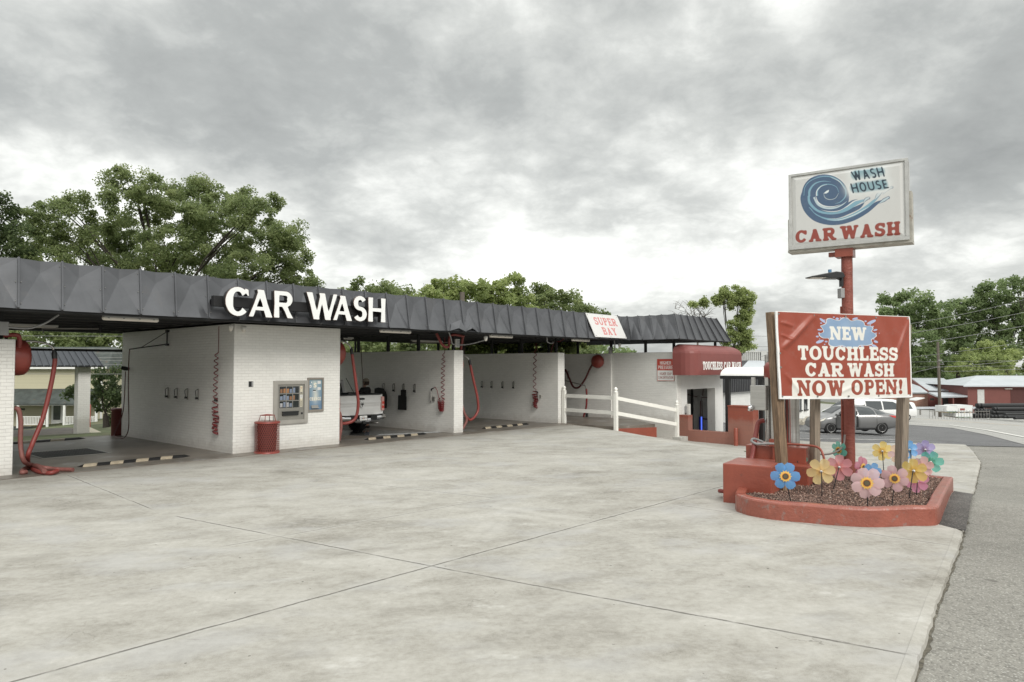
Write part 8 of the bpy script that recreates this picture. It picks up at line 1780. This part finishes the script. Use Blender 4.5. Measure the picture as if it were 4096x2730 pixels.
# yellow house beyond the left bay
HD = 80; hk = HD/FPX; hx0, hx1 = aty(-260, 1500, HD).x, aty(415, 1500, HD).x
def hz_(py): return aty(200, py, HD).z
hb = hz_(1712)-.6; hs2 = thing('yellow_house', 'yellow clapboard house with a dark porch roof and white railing beyond the left bay', 'house', (hx0, HD, hb), 0); W = hx1-hx0; Z = lambda py: hz_(py)-hb
SID = brick_mat('clapboard', (.56, .525, .38), (.40, .37, .26), 60, .17, .4, .6, .1, .012)
MB().box((0, 0, 0), (W, 9, Z(1476))).build('wall', SID, hs2); m = MB(); m.add([(-.6, -.6, Z(1476)), (W+.6, -.6, Z(1476)), (W+.6, 9.6, Z(1476)), (-.6, 9.6, Z(1476)), (3, 4.5, Z(1384)), (W-1.2, 4.5, Z(1384))], [(0, 1, 5, 4), (1, 2, 5), (2, 3, 4, 5), (3, 0, 4), (0, 3, 2, 1)]); m.build('roof', PORCH_ROOF, hs2)
MB().box((-.6, -.62, Z(1476)-.02), (W+.6, -.5, Z(1468))).build('eave_board', WHITE_PAINT, hs2)
PD = 2.6; m = MB(); m.add([(-.2, .0, Z(1556)), (W+.1, .0, Z(1556)), (W+.1, -PD, Z(1611)), (-.2, -PD, Z(1611)), (-.2, 0, Z(1556)-.2), (W+.1, 0, Z(1556)-.2), (W+.1, -PD, Z(1611)-.15), (-.2, -PD, Z(1611)-.15)], [(3, 2, 1, 0), (4, 5, 6, 7), (3, 7, 6, 2), (2, 6, 5, 1)]); m.build('porch_roof', PORCH_ROOF, hs2)
MB().box((-.1, -PD+.02, Z(1617.5)), (W, -PD+.2, Z(1611.5)-.15)).build('porch_beam', WHITE_PAINT, hs2); MB().box((-.1, -PD, 0), (W, 0, Z(1706))).build('porch_floor', PORCH_ROOF, hs2)
sc_ = (HD-PD)/FPX
def hxp(px): return (px-2048)/FPX*(HD-PD)-hx0
for px in (75, 193, 260, 388): MB().box((hxp(px)-.11, -PD+.03, 0), (hxp(px)+.11, -PD+.2, Z(1617))).build('porch_post', WHITE_PAINT, hs2)
for a, b in ((80, 186), (266, 382)):
    m = MB(); m.box((hxp(a), -PD+.06, Z(1663)), (hxp(b), -PD+.14, Z(1660))); m.box((hxp(a), -PD+.06, Z(1693)), (hxp(b), -PD+.14, Z(1690)))
    k = int((b-a)/6.0)
    for i in range(k): x = hxp(a)+(hxp(b)-hxp(a))*(i+.5)/k; m.box((x-.035, -PD+.07, Z(1692)), (x+.035, -PD+.13, Z(1661)))
    m.build('railing', WHITE_PAINT, hs2)
def hw_(px): return (px-2048)*hk-hx0
d_ = MB().box((hw_(212), -.08, Z(1704)), (hw_(258), -.01, Z(1618))).build('door_frame', WHITE_PAINT, hs2); MB().box((hw_(221), -.11, Z(1680)), (hw_(249), -.08, Z(1622))).build('door_glass', GLASS_CAR, d_)
w_ = MB().box((hw_(82), -.05, Z(1642)), (hw_(105), -.005, Z(1634))).build('window', GLASS_DARK, hs2); MB().box((hw_(405), -.03, 0), (hw_(414), -.0, Z(1476))).build('corner_board', WHITE_PAINT, hs2); MB().box((W-1.2, -.04, 0), (W+.02, -.0, Z(1704))).build('brick_base', RAWBRICK, hs2)
# canopy shelter behind the bays
PZ = -.5; pc = bl(atz(331, 1741, PZ)); sh = at_b('canopy_shelter', 'small canopy shelter with a grey ribbed mansard and white brick pier behind the left bay', 'canopy', pc[0], pc[1], 0)
MB().box((-.22, -.0, -1.3), (.26, .46, 2.5)).build('brick_pier', WHITE_BRICK, sh, bevel=.01); MB().box((-7.2, -.0, -.3), (-6.8, .42, 2.5)).build('brick_pier', WHITE_BRICK, sh, bevel=.01)
MB().box((-7.5, -.5, -1.4), (.9, 4.8, PZ)).build('island_slab', pbr('shelter_slab', (.13, .115, .10), .7, var=.3), sh); MB().box((-7.3, -.25, 2.5), (.45, 4.9, 2.75)).build('soffit', DECK, sh)
q0, q1 = Vector((-7.6, -.42, 2.43)), Vector((.62, -.42, 2.43)); q2, q3 = Vector((-7.2, -.06, 3.13)), Vector((.26, -.06, 3.13)); m = MB(); m.add([q0, q1, q3, q2], [(0, 1, 2, 3)]); m.add([q1, Vector((.62, 5.0, 2.43)), Vector((.26, 4.7, 3.13)), q3], [(0, 1, 2, 3)])
for k in range(34): a, b = q0.lerp(q1, k/33), q2.lerp(q3, k/33); m.add([a+Vector((-.02, -.045, 0)), a+Vector((.02, -.045, 0)), b+Vector((.02, -.045, 0)), b+Vector((-.02, -.045, 0)), a+Vector((-.02, .02, 0)), a+Vector((.02, .02, 0)), b+Vector((.02, .02, 0)), b+Vector((-.02, .02, 0))], [(0, 1, 2, 3), (0, 3, 7, 4), (1, 5, 6, 2)])
m.build('mansard', pbr('blue_grey_metal', (.072, .080, .092), .45, .2), sh); m = MB(); m.box((-7.6, -.44, 2.40), (.64, -.38, 2.47)); m.box((-7.2, -.1, 3.1), (.28, 4.7, 3.16)); m.build('trim', CHARCOAL, sh)
c = atz(356, 1708, PZ); o = MB().lathe([(.065, -.3), (.065, 1.05), (.045, 1.09), (.01, 1.1)], 14).build('bollard', pbr('bright_red_post', (.50, .10, .07), .5)); o.location = c; tag(o, 'thin bright red bollard beside the white pier of the shelter', 'bollard')
ramp = MB(); a_ = [bl(atz(*p, PZ)) for p in ((346, 1741), (420, 1738), (360, 1711), (347, 1711))]; ramp.prism([(p[0], p[1]) for p in a_], PZ-.3, PZ+.02); o = ramp.build('path', pbr('pale_path', (.50, .46, .36), .8)); o.location = bw(0, 0); o.rotation_euler = (0, 0, BROT); tag(o, kind='structure')
c = bw(.18, 8.4); o = MB().lathe([(.26, 0), (.27, .02), (.27, .85), (.29, .87), (.29, .93), (.25, .96), (.03, .97)], 20).build('barrel', pbr('dark_red_barrel', (.13, .025, .022), .5)); o.location = (c.x, c.y, .0); c2 = atz(478, 1742, 0); o.location = (c2.x, c2.y, 0); tag(o, 'dark red barrel behind the back corner of the shaded wall', 'barrel')
# concrete wheel stops
for k, (p0, p1) in enumerate((((3165, 1718), (3202, 1700)), ((3206, 1699), (3232, 1688)))):
    a, b = atg(*p0), atg(*p1); d = b-a; L = d.length; m = MB(); m.prism([(0, -.12), (L, -.12), (L, .12), (0, .12)], -.05, .17); o = m.build('wheel_stop', pbr('stained_concrete', (.36, .33, .27), .9, var=.3), bevel=.03); o.location = (a.x, a.y, a.z); o.rotation_euler = (0, 0, math.atan2(d.y, d.x)); tag(o, ('nearer', 'farther')[k]+' concrete wheel stop left of the grey sedan', 'wheel stop', 'concrete wheel stops')
bpy.context.view_layer.update()
